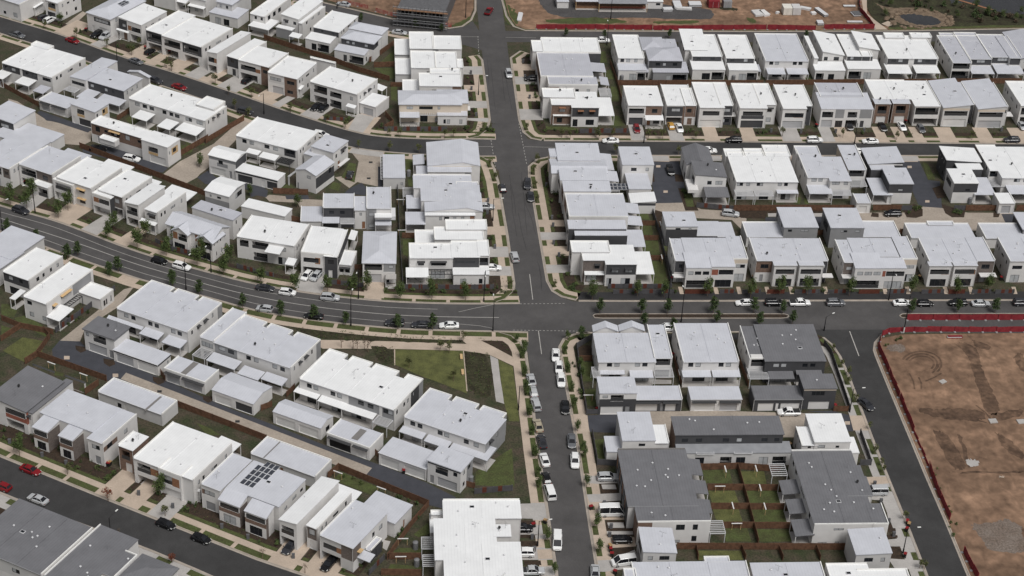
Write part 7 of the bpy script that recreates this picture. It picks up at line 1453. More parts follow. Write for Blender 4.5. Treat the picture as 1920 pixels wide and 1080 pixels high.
T(3, 2); gf([(420, 430), (470, 500), (610, 920)], 'black fence beside the footpath of the construction street', 1.6, ()); bf([(490, 925), (600, 925)], 'short rust-brown fence beside the dark loft', 1.5)
T(3, 3); gf([(690, 20), (770, 250), (690, 250)], 'charcoal fence round the garden of the bright white loft', 1.6, ())
# red construction barriers
def barrier(pts, label, m='barrier', h=1.7): return fence(pts, h, m, label, name='construction_barrier', group='red mesh construction barriers', step=3.2)
T(2, 0); barrier([(182, 217), (700, 219), (1050, 224)], 'long red mesh barrier along the far street, left half'); barrier([(1058, 226), (1500, 224), (1905, 220)], 'long red mesh barrier along the far street, right half')
T(3, 0); barrier([(-5, 222), (355, 226)], 'red mesh barrier beside the two shipping containers'); barrier([(420, 218), (795, 216)], 'red mesh barrier right of the rubble gap on the far street'); barrier([(795, 214), (760, 170), (690, 85), (682, -20)], 'red mesh barrier curving up beside the pale footpath')
T(3, 2); barrier([(1042, 240), (1920, 240), (2300, 238)], 'red mesh barrier standing along the boulevard island'); barrier([(858, 360), (905, 338), (1000, 330), (1190, 328), (1920, 330), (2300, 328)], 'red mesh barrier along the top of the bare dirt site', h=1.5); barrier([(855, 360), (825, 450), (905, 640), (1090, 1080)], 'red mesh barrier down the upper part of the construction street')
T(3, 3); barrier([(1095, 5), (1200, 260)], 'leaning red mesh barrier piece beside the dirt site', h=.8); barrier([(1205, 265), (1260, 430), (1360, 660)], 'tall red mesh barrier piece beside the grey gravel patch'); barrier([(1465, 905), (1570, 1110)], 'red mesh barrier piece at the bottom edge by the dirt site')
T(1, 0); barrier([(690, 28), (840, 66)], 'faded red and white barrier left of the scaffolded building', 'barrierpale', 1.3); barrier([(900, 88), (1055, 130)], 'faded red and white barrier below the scaffolded building', 'barrierpale', 1.3); barrier([(1110, 160), (1180, 180), (1465, 205)], 'long faded red and white barrier at the rounded corner', 'barrierpale', 1.5)

T(2, 2)
for x in (1245, 1508, 1680, 1893, 2072, 2330, 2775, 2945, 3230, 3420, 3745): area('garden_path', 'concrete', [(x, -8), (x+30, -8), (x+46, 46), (x+14, 46)], .05)
# ================================================================ CARS (pixel, heading) : where they stand singles each one out
ML = lambda x: -31 if x < 250 else (-27 if x < 420 else (-18 if x < 600 else (-9 if x < 760 else -3)))
CW = {'white': 'cwhite', 'silver': 'csilver', 'grey': 'cgrey', 'dark grey': 'cdark', 'black': 'cblack', 'red': 'cred', 'gold': 'cgold', 'yellow': 'cyellow'}
KW = dict(sedan='sedan', hatchback='hatch', SUV='suv', van='van', minibus='bus', ute='ute')
for x, y, c, k, hd, wh in [
 (136, 75, 'red', 'sedan', -36, 'on the far side of the upper street'), (181, 64, 'black', 'SUV', 240, 'on a driveway by the hip-roofed house with solar panels'), (197, 67, 'silver', 'SUV', 240, 'on a driveway beside a black one, upper street'),
 (255, 114, 'grey', 'sedan', -36, 'driving along the upper street'), (281, 96, 'black', 'hatchback', 58, 'in the shade under a black-fronted upper street house'), (291, 151, 'dark grey', 'SUV', -36, 'half hidden behind the long white double house'), (336, 162, 'red', 'sedan', -34, 'mostly hidden behind the long white double house'), (463, 150, 'black', 'hatchback', 58, 'on a driveway of a brick-bay house, upper street'), (460, 209, 'dark grey', 'SUV', -28, 'parked on the near side of the upper street'),
 (32, 65, 'grey', 'ute', -34, 'with an open tray near the left edge, upper street'), (93, 37, 'white', 'SUV', 56, 'beside a dark car at the top left corner'), (81, 32, 'dark grey', 'hatchback', 56, 'beside a white car at the top left corner'),
 (644, 7, 'silver', 'sedan', 155, 'at the top edge near the scaffolded building'), (749, 60, 'silver', 'sedan', -15, 'beside the far white home on the corner street'), (917, 20, 'red', 'ute', 70, 'driving at the top of the main road'), (954, 138, 'silver', 'SUV', -88, 'driving down the far part of the main road'), (593, 199, 'black', 'sedan', 240, 'left one in the double carport, upper street'), (606, 202, 'black', 'hatchback', 240, 'right one in the double carport, upper street'), (602, 252, 'white', 'SUV', -25, 'half hidden behind the white rear-facing double house'),
 (998, 147, 'black', 'SUV', 180, 'on the driveway of the grey-roofed pair, far main road'), (1128, 75, 'white', 'ute', 0, 'behind the far corner home on the far street'), (1145, 263, 'white', 'sedan', 180, 'parked near the corner of the side street'), (1194, 241, 'red', 'hatchback', -90, 'on the driveway of the balcony and brick bay house'), (1258, 235, 'yellow', 'hatchback', 92, 'beside a white sedan on a dark driveway'), (1274, 239, 'white', 'sedan', -88, 'beside a yellow car on a dark driveway'), (1376, 262, 'black', 'SUV', 180, 'parked on the side street in front of a white house'),
 (1528, 262, 'white', 'SUV', 0, 'parked on the side street by the white timber-window house'), (1632, 264, 'white', 'sedan', 180, 'parked on the side street by the brick bays'), (1592, 236, 'black', 'SUV', -88, 'under the curved-roof house'), (1655, 237, 'black', 'sedan', -88, 'on the driveway left of a white car, brick bays'), (1691, 236, 'white', 'sedan', -86, 'on the driveway in front of the brick bays'), (1727, 241, 'grey', 'hatchback', -88, 'right of the brick bays on a driveway'), (1897, 262, 'dark grey', 'SUV', 180, 'parked on the side street near the right edge'), (1916, 235, 'silver', 'sedan', -88, 'cut by the right edge on a side street driveway'),
 (39, 394, 'dark grey', 'SUV', -31, 'parked on the wide street near the left edge'), (184, 280, 'black', 'SUV', -20, 'on the dark lane below the brick terrace'), (247, 297, 'white', 'SUV', -20, 'on the dark lane beside the oak-trimmed house'), (299, 488, 'black', 'hatchback', -27, 'parked on the wide street ahead of a white one'), (341, 499, 'white', 'SUV', -27, 'parked on the wide street behind a black hatchback'),
 (656, 327, 'dark grey', 'hatchback', 80, 'on the driveway by the pale courtyard'), (942, 352, 'dark grey', 'hatchback', 95, 'driving up the main road'), (909, 387, 'silver', 'ute', 0, 'on a driveway beside the gabled main road home'), (575, 516, 'white', 'hatchback', 245, 'left one on the driveway below the timber balcony house'), (592, 517, 'silver', 'hatchback', 245, 'right one on the driveway below the timber balcony house'), (923, 501, 'white', 'sedan', 0, 'nosing out beside the white corner home'), (497, 539, 'dark grey', 'sedan', -15, 'on the far side of the wide street ahead of a white hatchback'), (539, 547, 'white', 'hatchback', -13, 'on the far side of the wide street'), (619, 557, 'silver', 'SUV', -9, 'on the far side of the wide street behind a white hatchback'),
 (989, 345, 'dark grey', 'SUV', -95, 'upper one of two parked on the main road'), (995, 368, 'dark grey', 'sedan', -92, 'lower one of two parked on the main road'), (965, 481, 'silver', 'SUV', 94, 'with a spare wheel driving up the main road'), (1257, 319, 'black', 'SUV', -88, 'on the first dark paved lane'), (1370, 400, 'silver', 'SUV', -12, 'on the pale lane below the dark gable house'), (1329, 282, 'white', 'SUV', 0, 'half hidden behind the dark gable house'), (1674, 400, 'black', 'SUV', 180, 'in the pale lane bay below the timber fence'), (1606, 283, 'white', 'sedan', 180, 'behind the grey terrace of three homes'),
 (496, 578, 'silver', 'hatchback', 165, 'on the near side of the wide street, leftmost'), (588, 592, 'black', 'sedan', 170, 'behind a street tree on the wide street'), (740, 605, 'dark grey', 'SUV', 176, 'behind a street tree, left of two dark sedans'), (790, 608, 'dark grey', 'sedan', 178, 'just left of the white sedan near the crossing'), (842, 609, 'white', 'sedan', 180, 'near the crossing on the wide street'),
 (1042, 665, 'white', 'sedan', -96, 'first of three white vehicles below the crossing'), (1048, 688, 'white', 'hatchback', -94, 'second of three white vehicles below the crossing'), (1052, 713, 'white', 'SUV', -93, 'third of three white vehicles below the crossing'), (996, 711, 'silver', 'sedan', 94, 'topmost of the left kerb below the crossing'), (1000, 734, 'silver', 'hatchback', 94, 'second at the left kerb below the crossing'), (1005, 758, 'silver', 'SUV', 95, 'third at the left kerb below the crossing'), (1060, 763, 'black', 'sedan', -94, 'at the right kerb below the three white vehicles'), (1009, 797, 'gold', 'sedan', 95, 'at the left kerb of the lower main road'), (1397, 567, 'white', 'sedan', 180, 'leftmost of the boulevard kerb'), (1249, 614, 'white', 'SUV', 180, 'behind the terrace with little hipped gables'),
 (1452, 567, 'black', 'SUV', 0, 'left of the white ute on the boulevard'), (1500, 567, 'white', 'ute', 0, 'with a roof rack on the boulevard'), (1567, 567, 'grey', 'SUV', 0, 'right of the white ute on the boulevard'), (1692, 567, 'white', 'sedan', 0, 'by the tall pole on the boulevard'), (1735, 568, 'black', 'hatchback', 0, 'right of the tall pole on the boulevard'), (1796, 567, 'black', 'SUV', 180, 'behind a tree on the boulevard'), (1839, 568, 'silver', 'sedan', 0, 'between two trees on the boulevard'), (1917, 567, 'dark grey', 'SUV', 0, 'cut by the right edge on the boulevard'), (1624, 757, 'dark grey', 'sedan', -66, 'parked on the construction street'), (1479, 772, 'white', 'ute', 180, 'with timber on its tray in the pale lane'),
 (57, 880, 'red', 'sedan', -31, 'parked on the lower street'), (4, 911, 'red', 'hatchback', 149, 'cut by the left edge on the lower street'), (71, 935, 'silver', 'sedan', 149, 'at the near kerb of the lower street'), (311, 982, 'black', 'hatchback', -31, 'left one of two on the lower street'), (377, 1009, 'black', 'hatchback', -31, 'right one of two on the lower street'), (544, 1024, 'dark grey', 'sedan', 240, 'on a driveway below the right-rising roof'), (617, 1055, 'black', 'sedan', 240, 'on the driveway below the brown bay house'),
 (1016, 827, 'dark grey', 'sedan', 95, 'at the left kerb above a white sedan'), (1072, 826, 'grey', 'sedan', -94, 'at the right kerb above a white four wheel drive'), (1021, 861, 'white', 'sedan', 96, 'at the left kerb beside a white four wheel drive'), (1078, 864, 'white', 'SUV', -95, 'boxy one at the right kerb of the lower main road'), (1024, 896, 'black', 'hatchback', 97, 'just above the white van'), (1031, 922, 'white', 'van', 97, 'at the left kerb of the lower main road'), (1045, 1015, 'white', 'van', -96, 'driving near the bottom of the main road'), (1140, 894, 'silver', 'SUV', 0, 'on a driveway above the minibus'), (1149, 960, 'white', 'minibus', 0, 'on the driveway beside the big dark roof'), (1167, 1011, 'black', 'hatchback', 0, 'on a driveway below the minibus'), (1169, 1052, 'white', 'van', 190, 'with a sunroof on a driveway near the bottom edge'), (1116, 1074, 'silver', 'sedan', -96, 'cut by the bottom edge of the main road'), (981, 1036, 'white', 'SUV', 178, 'on a driveway by the notched white roof'), (997, 1070, 'silver', 'ute', 0, 'on a driveway at the bottom edge, west side'), (978, 990, 'black', 'SUV', 0, 'under the notched white roof'), (1642, 921, 'silver', 'van', 180, 'on a driveway beside the stepped dark roof')]:
    car(KW[k], CW[c], x, y, hd, '%s %s %s' % (c, k, wh))
# ================================================================ STREET TREES
def row(kind, grp, pts, sc=1.0, what=None, frm='left'):
    n = len(pts)
    for i, (x, y) in enumerate(pts): tree(kind, x, y, '%s, %s from the %s %s' % (what, ordinal(i), frm, grp), 'street trees '+grp, sc, full=True)
row('round', 'on the far verge of the wide street', [(20, 386), (51, 392), (62, 372), (110, 409), (128, 395), (202, 448), (214, 432), (258, 467), (274, 447), (312, 480), (330, 462), (370, 500), (384, 485), (420, 517), (431, 494), (489, 534), (553, 548), (614, 548), (660, 556), (688, 545), (750, 563), (810, 562), (873, 563)], 1.0, 'leafy young street tree')
row('pyramid', 'on the near verge of the wide street', [(15, 436), (54, 465), (70, 455), (127, 487), (146, 480), (206, 518), (222, 510), (324, 537), (374, 554), (455, 577), (527, 593), (588, 600), (648, 610), (746, 617), (811, 619)], .95, 'dark oval street tree')
row('pyramid', 'in the boulevard median and kerb', [(1124, 588), (1203, 589), (1251, 589), (1337, 588), (1413, 587), (1467, 588), (1709, 588), (1795, 586), (1865, 587)], .95, 'dark oval tree')
row('pyramid', 'along the near kerb of the boulevard', [(1090, 637), (1207, 613), (1261, 621), (1344, 607), (1424, 611), (1485, 608)], .85, 'small dark tree')
row('round', 'in front of the boulevard terraces', [(1110, 563), (1195, 556), (1245, 558), (1326, 556), (1407, 558), (1462, 553), (1513, 553), (1592, 555), (1709, 550), (1793, 553), (1850, 550)], .9, 'green street tree')
row('round', 'at the right kerb, lower main road', [(1087, 692), (1092, 708), (1076, 767), (1083, 809), (1095, 858), (1100, 914), (1118, 990), (1124, 1037)], .62, 'small round street tree', 'top')
row('round', 'at the left kerb, lower main road', [(983, 660), (985, 735), (992, 783), (1004, 860), (1010, 915), (1026, 1015), (1040, 1078)], .62, 'small round street tree', 'top')
row('thin', 'on the upper street verges', [(85, 55), (144, 72), (200, 90), (262, 90), (247, 104), (312, 128), (322, 134), (404, 158), (428, 178), (472, 184), (441, 206), (467, 220), (545, 212), (612, 232), (647, 242)], .95, 'slim street tree')
row('thin', 'on the verge below the side street corner homes', [(730, 256), (750, 258), (833, 260), (850, 258), (1053, 258), (1117, 258), (1148, 258), (1215, 262), (1242, 262), (1305, 262)], .9, 'sparse street tree')
row('thin', 'on the side street verge', [(1467, 256), (1580, 258), (1681, 262), (1822, 262)], .9, 'sparse street tree')
row('thin', 'by the pale courtyard street bend', [(672, 280), (730, 284), (786, 288), (1155, 289), (1272, 290)], .9, 'bare-leaved street tree')
row('pyramid', 'behind the far row along the far street', [(677, 42), (828, 60), (779, 53), (1061, 69), (1133, 72), (1255, 72), (1510, 74)], .7, 'small dark tree')
row('thin', 'along the construction street', [(1590, 705), (1629, 806), (1653, 875), (1657, 888), (1697, 975), (1733, 1068)], .7, 'small street tree', 'top')
tree('red', 203, 940, 'red-leaved street tree on the far verge of the lower street', 'street trees on the lower street', 1.1, True)
for i, (k, x, y, w_) in enumerate((('round', 37, 855, 'leafy street tree near the left edge of the lower street'), ('thin', 127, 890, 'thin street tree right of the red sedan, lower street'), ('thin', 310, 968, 'thin street tree above the left black hatchback'), ('bare', 222, 1010, 'bare street tree beside the lamp at the near lower street'), ('red', 323, 1055, 'small russet street tree at the near kerb of the lower street'), ('bare', 492, 1048, 'bare street tree left of the dark sedan driveway'), ('bare', 572, 1075, 'bare street tree at the bottom edge by the brown bay house'), ('round', 300, 930, 'bushy tree in the garden of the bright white house'))): tree(k, x, y, w_, 'street trees on the lower street', .95, True)
for i, (x, y) in enumerate([(662, 655), (670, 658), (684, 655), (690, 660), (640, 652)]): tree('bare', x, y, 'bare park tree in the sandy strip, %s from the left' % ordinal(i), 'bare park trees', 1.2, True, name='park_tree')
for i, (x, y, s) in enumerate([(825, 660, 1), (842, 662, 1), (767, 690, .9), (850, 715, .9), (868, 640, .8)]): tree('thin', x, y, 'sapling on the park lawn, %s of five' % ordinal(i), 'park saplings', s, True, name='park_tree')
tree('big', 112, 42, 'big bushy tree beside the white and dark cars at the top left', 'garden trees', .55, True); tree('round', 558, 390, 'young tree at the bend of the pale lane by the courtyard', 'garden trees', .8, True); tree('round', 470, 368, 'young tree beside the dark lane by the small white lane house', 'garden trees', .7, True); tree('round', 375, 314, 'young tree on the pale lane by the white lane house', 'garden trees', .7, True)
g = random.Random(21)
for i, (x, y) in enumerate([(1655, 6), (1668, 14), (1690, 0), (1740, 5), (1790, 12), (1830, 18), (1850, 30), (1880, 34), (1905, 38), (1915, 25), (1795, 34), (1660, 30)]): tree('big', x, y, 'dark wetland tree behind the pond, %s of the clump' % ordinal(i), 'wetland trees', g.uniform(.35, .6), True, name='wetland_tree')
TC = {}
for k, p, gl in treelist:
    TC[gl] = TC.get(gl, 0)+1; w_ = p
    var = g.randrange(3); kk = (k, var)
    if kk not in TREEP: TREEP[kk] = tree_proto(k, var); o = TREEP[kk]
    else: o = copy_tree(TREEP[kk])
    o.location = (p[0], p[1], .02); s_ = g.uniform(.75, 1.05)*(.6 if k == 'round' else .85); o.scale = (s_, s_, s_); o.rotation_euler.z = g.uniform(0, 6)
    tag(o, 'small planted sapling on the %s' % gl, 'tree', 'saplings on the '+gl)
# ================================================================ SHRUBS
g.shuffle(SHRUBS)
for x, y, m, gl in SHRUBS[:215]: shrub_w(x, y, 'low shrub in a front bed by the %s' % gl, 'shrubs, '+gl, g.uniform(.7, 1.5), m)
def scatter(n, pts, label, sc=(.7, 1.4), ms=('leaf', 'leafdark')):
    (x0, y0), (x1, y1), wdt = pts
    for _ in range(n):
        t = g.random(); w_ = Q(x0+(x1-x0)*t, y0+(y1-y0)*t); shrub_w(w_[0]+g.uniform(-wdt, wdt), w_[1]+g.uniform(-wdt, wdt), label, label, g.uniform(*sc), g.choice(ms))
def cover(pts, dens, h, label, world=None, m=None):
    w_ = world or [Q(x, y) for x, y in pts]; xs = [a for a, _ in w_]; ys = [b for _, b in w_]; mb = MB(); g = random.Random(label)
    def inside(x, y):
        r_ = False; j = len(w_)-1
        for i in range(len(w_)):
            if (w_[i][1] > y) != (w_[j][1] > y) and x < (w_[j][0]-w_[i][0])*(y-w_[i][1])/(w_[j][1]-w_[i][1])+w_[i][0]: r_ = not r_
            j = i
        return r_
    n = int((max(xs)-min(xs))*(max(ys)-min(ys))*dens/6)
    for _ in range(n):
        x, y = g.uniform(min(xs), max(xs)), g.uniform(min(ys), max(ys))
        if inside(x, y): leaf_cloud(mb, x, y, h*.45, .4, .4, h*.5, 6, .13, m or g.choice(['leaf', 'leafdark', 'leaf', 'leafyellow', 'leafbare']), g, 2)
    o = mb.build('ground_cover')
    if o: o['kind'] = 'stuff'
for i_, (bs, d0, d1, k_) in enumerate(PLANT):
    if d1-d0 < .6: continue
    cover(None, 3.2, .42, 'planting %d' % i_, offset_line(bs, d0*k_)+offset_line(bs, d1*k_)[::-1])
T(0, 2); scatter(5, ((850, 60), (480, 310), .3), 'shrub in the strip beside the charcoal panelled fence'); T(1, 3); scatter(8, ((660, 330), (1220, 560), .5), 'shrub along the garden side of the long lane fence'); scatter(5, ((1230, 650), (1040, 820), .6), 'shrub below the timber fence by the pale-roofed house')
T(1, 2); cover([(860, 430), (1035, 450), (1040, 580), (930, 560)], 9, .8, 'dense bushes of the park bed left of the lawn'); cover([(1560, 475), (1750, 500), (1790, 850), (1585, 780)], 7, .7, 'dense bushes of the park bed right of the lawn'); cover([(270, 285), (900, 350), (1500, 372), (1575, 418), (930, 397), (500, 385)], 7, .35, 'low planting of the long park strip'); cover([(1650, 375), (1850, 380), (1910, 430), (1915, 505), (1780, 440)], 4, .3, 'dark ground cover beside the park path')
T(2, 1); scatter(10, ((260, 180), (390, 520), .8), 'garden bush by the east main road homes', (.9, 1.7)); T(2, 0); scatter(6, ((80, 530), (220, 830), .6), 'garden bush by the far east main road homes'); T(1, 1); scatter(7, ((1680, 190), (1760, 740), .7), 'garden bush by the west main road homes', (.8, 1.5))
T(2, 2); scatter(9, ((740, 35), (1900, 35), .35), 'bush behind the front walls of the boulevard terraces'); T(3, 2); scatter(9, ((40, 30), (1880, 30), .35), 'bush behind the front walls of the boulevard terraces, right half'); scatter(8, ((870, 440), (1000, 370), .5), 'weedy tuft at the corner of the dirt site', (.5, .9), ('leaf',)); T(3, 3); scatter(14, ((1230, 250), (1420, 800), .9), 'weedy tuft beside the red barrier of the dirt site', (.4, .9), ('leaf',))
T(3, 1); scatter(7, ((1060, 530), (1120, 480), .8), 'bush in the first lane garden bed'); scatter(7, ((1350, 500), (1460, 530), .6), 'bush in the second lane garden bed'); T(2, 1); scatter(5, ((1290, 350), (1340, 480), .5), 'bush in the bed of the dark gable house'); T(2, 2); scatter(6, ((440, 470), (540, 900), .4), 'shrub beside the lower crossing footpath fence')
T(3, 0); scatter(30, ((1000, 30), (1900, 170), 4), 'reedy clump on the wetland bank', (1.2, 2.6), ('leafdark', 'leafbare'))
# ================================================================ LAMPS
for x, y, h, d, wh, *r in [(220, 118, 6.5, 60, 'beside the grey car on the upper street'), (66, 399, 8.5, 215, 'by the dark SUV on the wide street'), (396, 511, 8.5, 250, 'right of the twin-gabled house'), (349, 543, 8.5, 60, 'behind the grey terrace near the white SUV'), (5, 436, 8.5, 40, 'at the left edge of the wide street'), (658, 611, 8.5, 80, 'on the near side of the wide street'), (672, 560, 8.5, 260, 'beside the beige driveway'), (924, 621, 8.5, 90, 'on the near crossing corner by the park'), (907, 566, 8.5, 270, 'at the corner home by the wide street'), (972, 769, 6.5, 5, 'on the left verge of the lower main road'), (1277, 604, 8.5, 90, 'in the boulevard median'), (1593, 773, 6.5, 0, 'beside the footpath of the construction street'), (1666, 563, 8.5, 270, 'by the boulevard kerb among the terraces'), (1253, 563, 8.5, 270, 'by the boulevard kerb left'), (1694, 624, 10.5, 80, 'with a white sleeve at the dirt site corner', True), (209, 1018, 6.5, 55, 'on the near side of the lower street'), (1693, 1037, 6.5, 0, 'above the wheelie bins on the construction street'), (1008, 1024, 6.5, 5, 'beside the notched white roof'), (924, 414, 6.5, 0, 'on the west verge of the main road'), (909, 540, 5, 0, 'short one by the corner home'), (897, 178, 6, 0, 'on the far west verge of the main road'), (1138, 85, 7, 90, 'behind the far corner home'), (1207, 268, 6.5, 90, 'on the side street verge, left'), (1602, 269, 6.5, 90, 'on the side street verge, right'), (495, 214, 6.5, 240, 'on the near side of the upper street'), (632, 16, 7, 200, 'at the top edge near the barriers'), (873, 33, 7.5, 0, 'at the top of the main road by the dirt site'), (1145, 36, 8, 90, 'in the gravel yard behind the red barrier'), (1545, 620, 4, 30, 'short one at the construction street corner')]:
    lamp(x, y, h, d, 'black street lamp '+wh, 2.0, True, bool(r))
# ================================================================ BINS, LETTERBOXES, YARD THINGS
for i, (x, y, c, wh) in enumerate([(33, 340, 'red', 'by the left-edge house on the wide street'), (45, 342, 'red', 'under the pale-roofed house with dark brick bay'), (49, 340, 'yellow', 'under the pale-roofed house with dark brick bay'), (203, 871, 'red', 'beside the white tall unit on the lower street'), (206, 869, 'yellow', 'beside the white tall unit on the lower street'), (308, 913, 'yellow', 'left one under the bright white house'), (313, 912, 'yellow', 'right one under the bright white house'), (757, 884, 'red', 'in front of the triple garage'), (1108, 952, 'red', 'on the verge by the minibus'), (1144, 1025, 'yellow', 'upper one by the black hatchback driveway'), (1145, 1031, 'red', 'middle one by the black hatchback driveway'), (1147, 1040, 'red', 'lower one by the black hatchback driveway'), (1153, 1073, 'red', 'below the white van driveway'), (1701, 979, 'red', 'uppermost of three at the construction street kerb'), (1704, 984, 'yellow', 'middle of three at the construction street kerb'), (1700, 993, 'red', 'lowest of three at the construction street kerb'), (1697, 1041, 'red', 'at the foot of the construction street lamp'), (1000, 985, 'red', 'in the front bed west of the main road'), (1022, 978, 'yellow', 'on the verge under the lower main road lamp'), (1179, 230, 'red', 'by the garage of the brick bay house'), (1316, 228, 'yellow', 'by the white house with dark right bay'), (1469, 230, 'yellow', 'by the timber-window house'), (1531, 236, 'red', 'in the garden of the curved-roof house'), (1698, 228, 'red', 'behind the white sedan at the brick bays'), (1412, 520, 'yellow', 'beside the second boulevard terrace'), (1260, 523, 'red', 'beside the boulevard terrace nearest the crossing'), (1724, 520, 'yellow', 'between two boulevard terraces'), (1877, 522, 'red', 'beside the rightmost boulevard terrace'), (318, 98, 'red', 'under the black framed balcony, upper street'), (161, 56, 'red', 'in the garden of the solar hip-roofed house'), (272, 90, 'red', 'behind the black hatchback, upper street'), (267, 422, 'red', 'by the house with left-tilted roof'), (420, 467, 'red', 'between the twin-gabled and the white double house'), (1120, 768, 'red', 'by the charcoal wall at the dark paved drive'), (1566, 762, 'red', 'beside the dark loft'), (1481, 835, 'yellow', 'between the dark row and the white loft'), (1261, 666, 'red', 'between the two pale terraces')]):
    bin_(x, y, 'bin'+c, 'wheelie bin with %s lid %s' % (c, wh), g.uniform(0, 360), True)
LBX = None
def letterbox(x, y, label):
    global LBX
    w_ = G(x, y, .5)
    if LBX is None: mb = MB(); mb.box(-.3, -.22, 0, .3, .22, 1.1, 'letterbox'); mb.box(-.33, -.25, 1.1, .33, .25, 1.16, 'letterbox'); LBX = o = mb.build('letterbox')
    else: o = LBX.copy(); col.objects.link(o)
    o.location = (w_[0], w_[1], .03); tag(o, label, 'letterbox', 'letterboxes')
for grp, pts in (('along the lower street driveways', [(18, 828), (79, 853), (124, 868), (260, 925), (324, 949), (416, 987), (465, 1007), (550, 1043)]), ('on the far east verge of the main road', [(981, 115), (984, 144), (993, 182)]), ('on the far west verge of the main road', [(883, 136), (884, 166), (893, 215)]), ('beside the middle west main road homes', [(915, 376), (914, 398), (928, 463)]), ('beside the middle east main road homes', [(1024, 347), (1035, 408), (1037, 422), (1038, 455), (1048, 478)]), ('along the lower east verge of the main road', [(1133, 944), (1146, 987), (1143, 1003)]), ('along the side street gardens', [(1446, 245), (1502, 247), (1567, 246), (1620, 245), (1878, 243)]), ('beside the construction street driveways', [(1640, 907), (1652, 940), (1666, 977), (1676, 1002)]), ('on the near west verge of the main road', [(998, 1007), (1002, 1030)])):
    for x, y in pts: letterbox(x, y, 'charcoal letterbox block '+grp)
CLP = None
def clothesline(x, y, label, an=0):
    global CLP
    w_ = Q(x, y)
    if CLP is None:
        CLP = o = empty('clothesline', 0, 0); mb = MB(); mb.bar((-.9, 0, 0), (-.9, 0, 1.7), .05, 'oak', 6); mb.build('post', o); mb = MB(); mb.bar((.9, 0, 0), (.9, 0, 1.7), .05, 'oak', 6); mb.build('post', o); mb = MB(); mb.box(-1.1, -.12, 1.68, 1.1, .12, 1.76, 'white'); mb.build('line_box', o); kids(o)
    else: o = copy_tree(CLP)
    o.location = (w_[0], w_[1], .03); o.rotation_euler.z = R(an); tag(o, label, 'clothesline', 'clotheslines')
for c, r, x, y, l, an in ((2, 3, 1595, 325, 'in the first lawn left of the middle fence', 90), (2, 3, 1555, 455, 'in the second lawn left of the middle fence', 0), (2, 3, 1650, 600, 'in the third lawn left of the middle fence', 90), (2, 3, 1680, 735, 'in the fourth lawn left of the middle fence', 0), (2, 3, 1825, 320, 'in the first lawn right of the middle fence', 90), (2, 3, 1855, 465, 'in the second lawn right of the middle fence', 90), (2, 3, 1890, 605, 'in the third lawn right of the middle fence', 90), (0, 2, 390, 610, 'behind the timber fence by the charcoal gabled house', -31), (0, 2, 630, 695, 'right of the charcoal gabled house', -31), (1, 3, 615, 350, 'at the corner of the long lane fence', -31), (1, 3, 940, 470, 'behind the pale-roofed lower street house', -31), (1, 3, 1085, 985, 'between the two glazed pergolas', 0), (1, 3, 1100, 850, 'left of the upper glazed pergola', 0), (2, 1, 1110, 640, 'in the rear garden east of the main road, upper', 90), (2, 1, 1120, 890, 'in the rear garden east of the main road, lower', 90), (1, 1, 1085, 460, 'behind the gabled west main road home', 0), (1, 1, 1095, 690, 'behind the split-level west main road home', 0), (2, 2, 1250, 680, 'between the two pale terraces', 90), (2, 2, 570, 850, 'in the strip lawn of the lower crossing corner', 0)):
    T(c, r); clothesline(x, y, 'white clothesline frame '+l, an)
WT = None
def tank(x, y, label):
    global WT
    w_ = Q(x, y)
    if WT is None: mb = MB(); mb.bar((0, 0, 0), (0, 0, 1.7), .55, 'tank', 14); mb.bar((0, 0, 1.7), (0, 0, 1.95), .56, 'tank', 14, .15); WT = o = mb.build('water_tank')
    else: o = WT.copy(); col.objects.link(o)
    o.location = (w_[0], w_[1], .02); tag(o, label, 'water tank', 'rainwater tanks')
for c, r, x, y, l in ((2, 0, 822, 605, 'beside the leftmost patio of the far right row'), (2, 0, 1660, 605, 'beside the fourth house of the far right row'), (1, 3, 1610, 380, 'beside the near loft'), (1, 3, 1195, 875, 'below the upper glazed pergola'), (1, 3, 1205, 1005, 'below the lower glazed pergola'), (3, 2, 188, 680, 'behind the dark double terrace'), (1, 1, 325, 325, 'beside the grey gable-roofed lane house'), (3, 1, 930, 440, 'left lane house yard'), (3, 1, 1510, 445, 'right lane house yard'), (1, 1, 1145, 240, 'behind the gabled main road home')): T(c, r); tank(x, y, 'grey rainwater tank, '+l)
# ================================================================ TOP SITES: scaffolded building, sheds, containers, material stacks
T(1, 0)
s_ = House('scaffolded_building', 'unfinished dark building wrapped in scaffolding at the top edge', 'building', -12)
s_.box((1060, 60, 1500, -120), 6.0, 'scaffold', 'scaffold', f='o:.05,.3,.3,2.4 o:.36,.62,.3,2.4 o:.68,.95,.3,2.4 o:.05,.3,3.4,5.4 o:.36,.62,3.4,5.4 o:.68,.95,3.4,5.4', par='', vents=0)
B = s_.boxes[0]
for lv in (2.0, 4.0, 6.0): mb = MB(); mb.box(B['u0']-1.2, B['v0']-1.4, lv, B['u1']+1.2, B['v0']-.4, lv+.12, 'formwork' if lv == 6 else 'scaffold'); mb.build('scaffold_deck', s_.root)
for i in range(15):
    u = B['u0']-1.1+(B['u1']-B['u0']+2.2)*i/14
    for v in (B['v0']-1.35, B['v0']-.45): mb = MB(); mb.bar((u, v, 0), (u, v, 7.2), .045, 'scaffold', 5); mb.build('scaffold_pole', s_.root)
for lv in (1, 3, 5, 7): mb = MB(); mb.bar((B['u0']-1.2, B['v0']-1.36, lv), (B['u1']+1.2, B['v0']-1.36, lv), .03, 'steel', 5); mb.build('scaffold_rail', s_.root)
T(2, 0)
h = House('site_shed', 'small white site hut on the dark gravel yard at the top edge', 'shed', 0); h.box((340, 5, 415, -40), 2.6, 'white', 'Rpale', par='', vents=0)
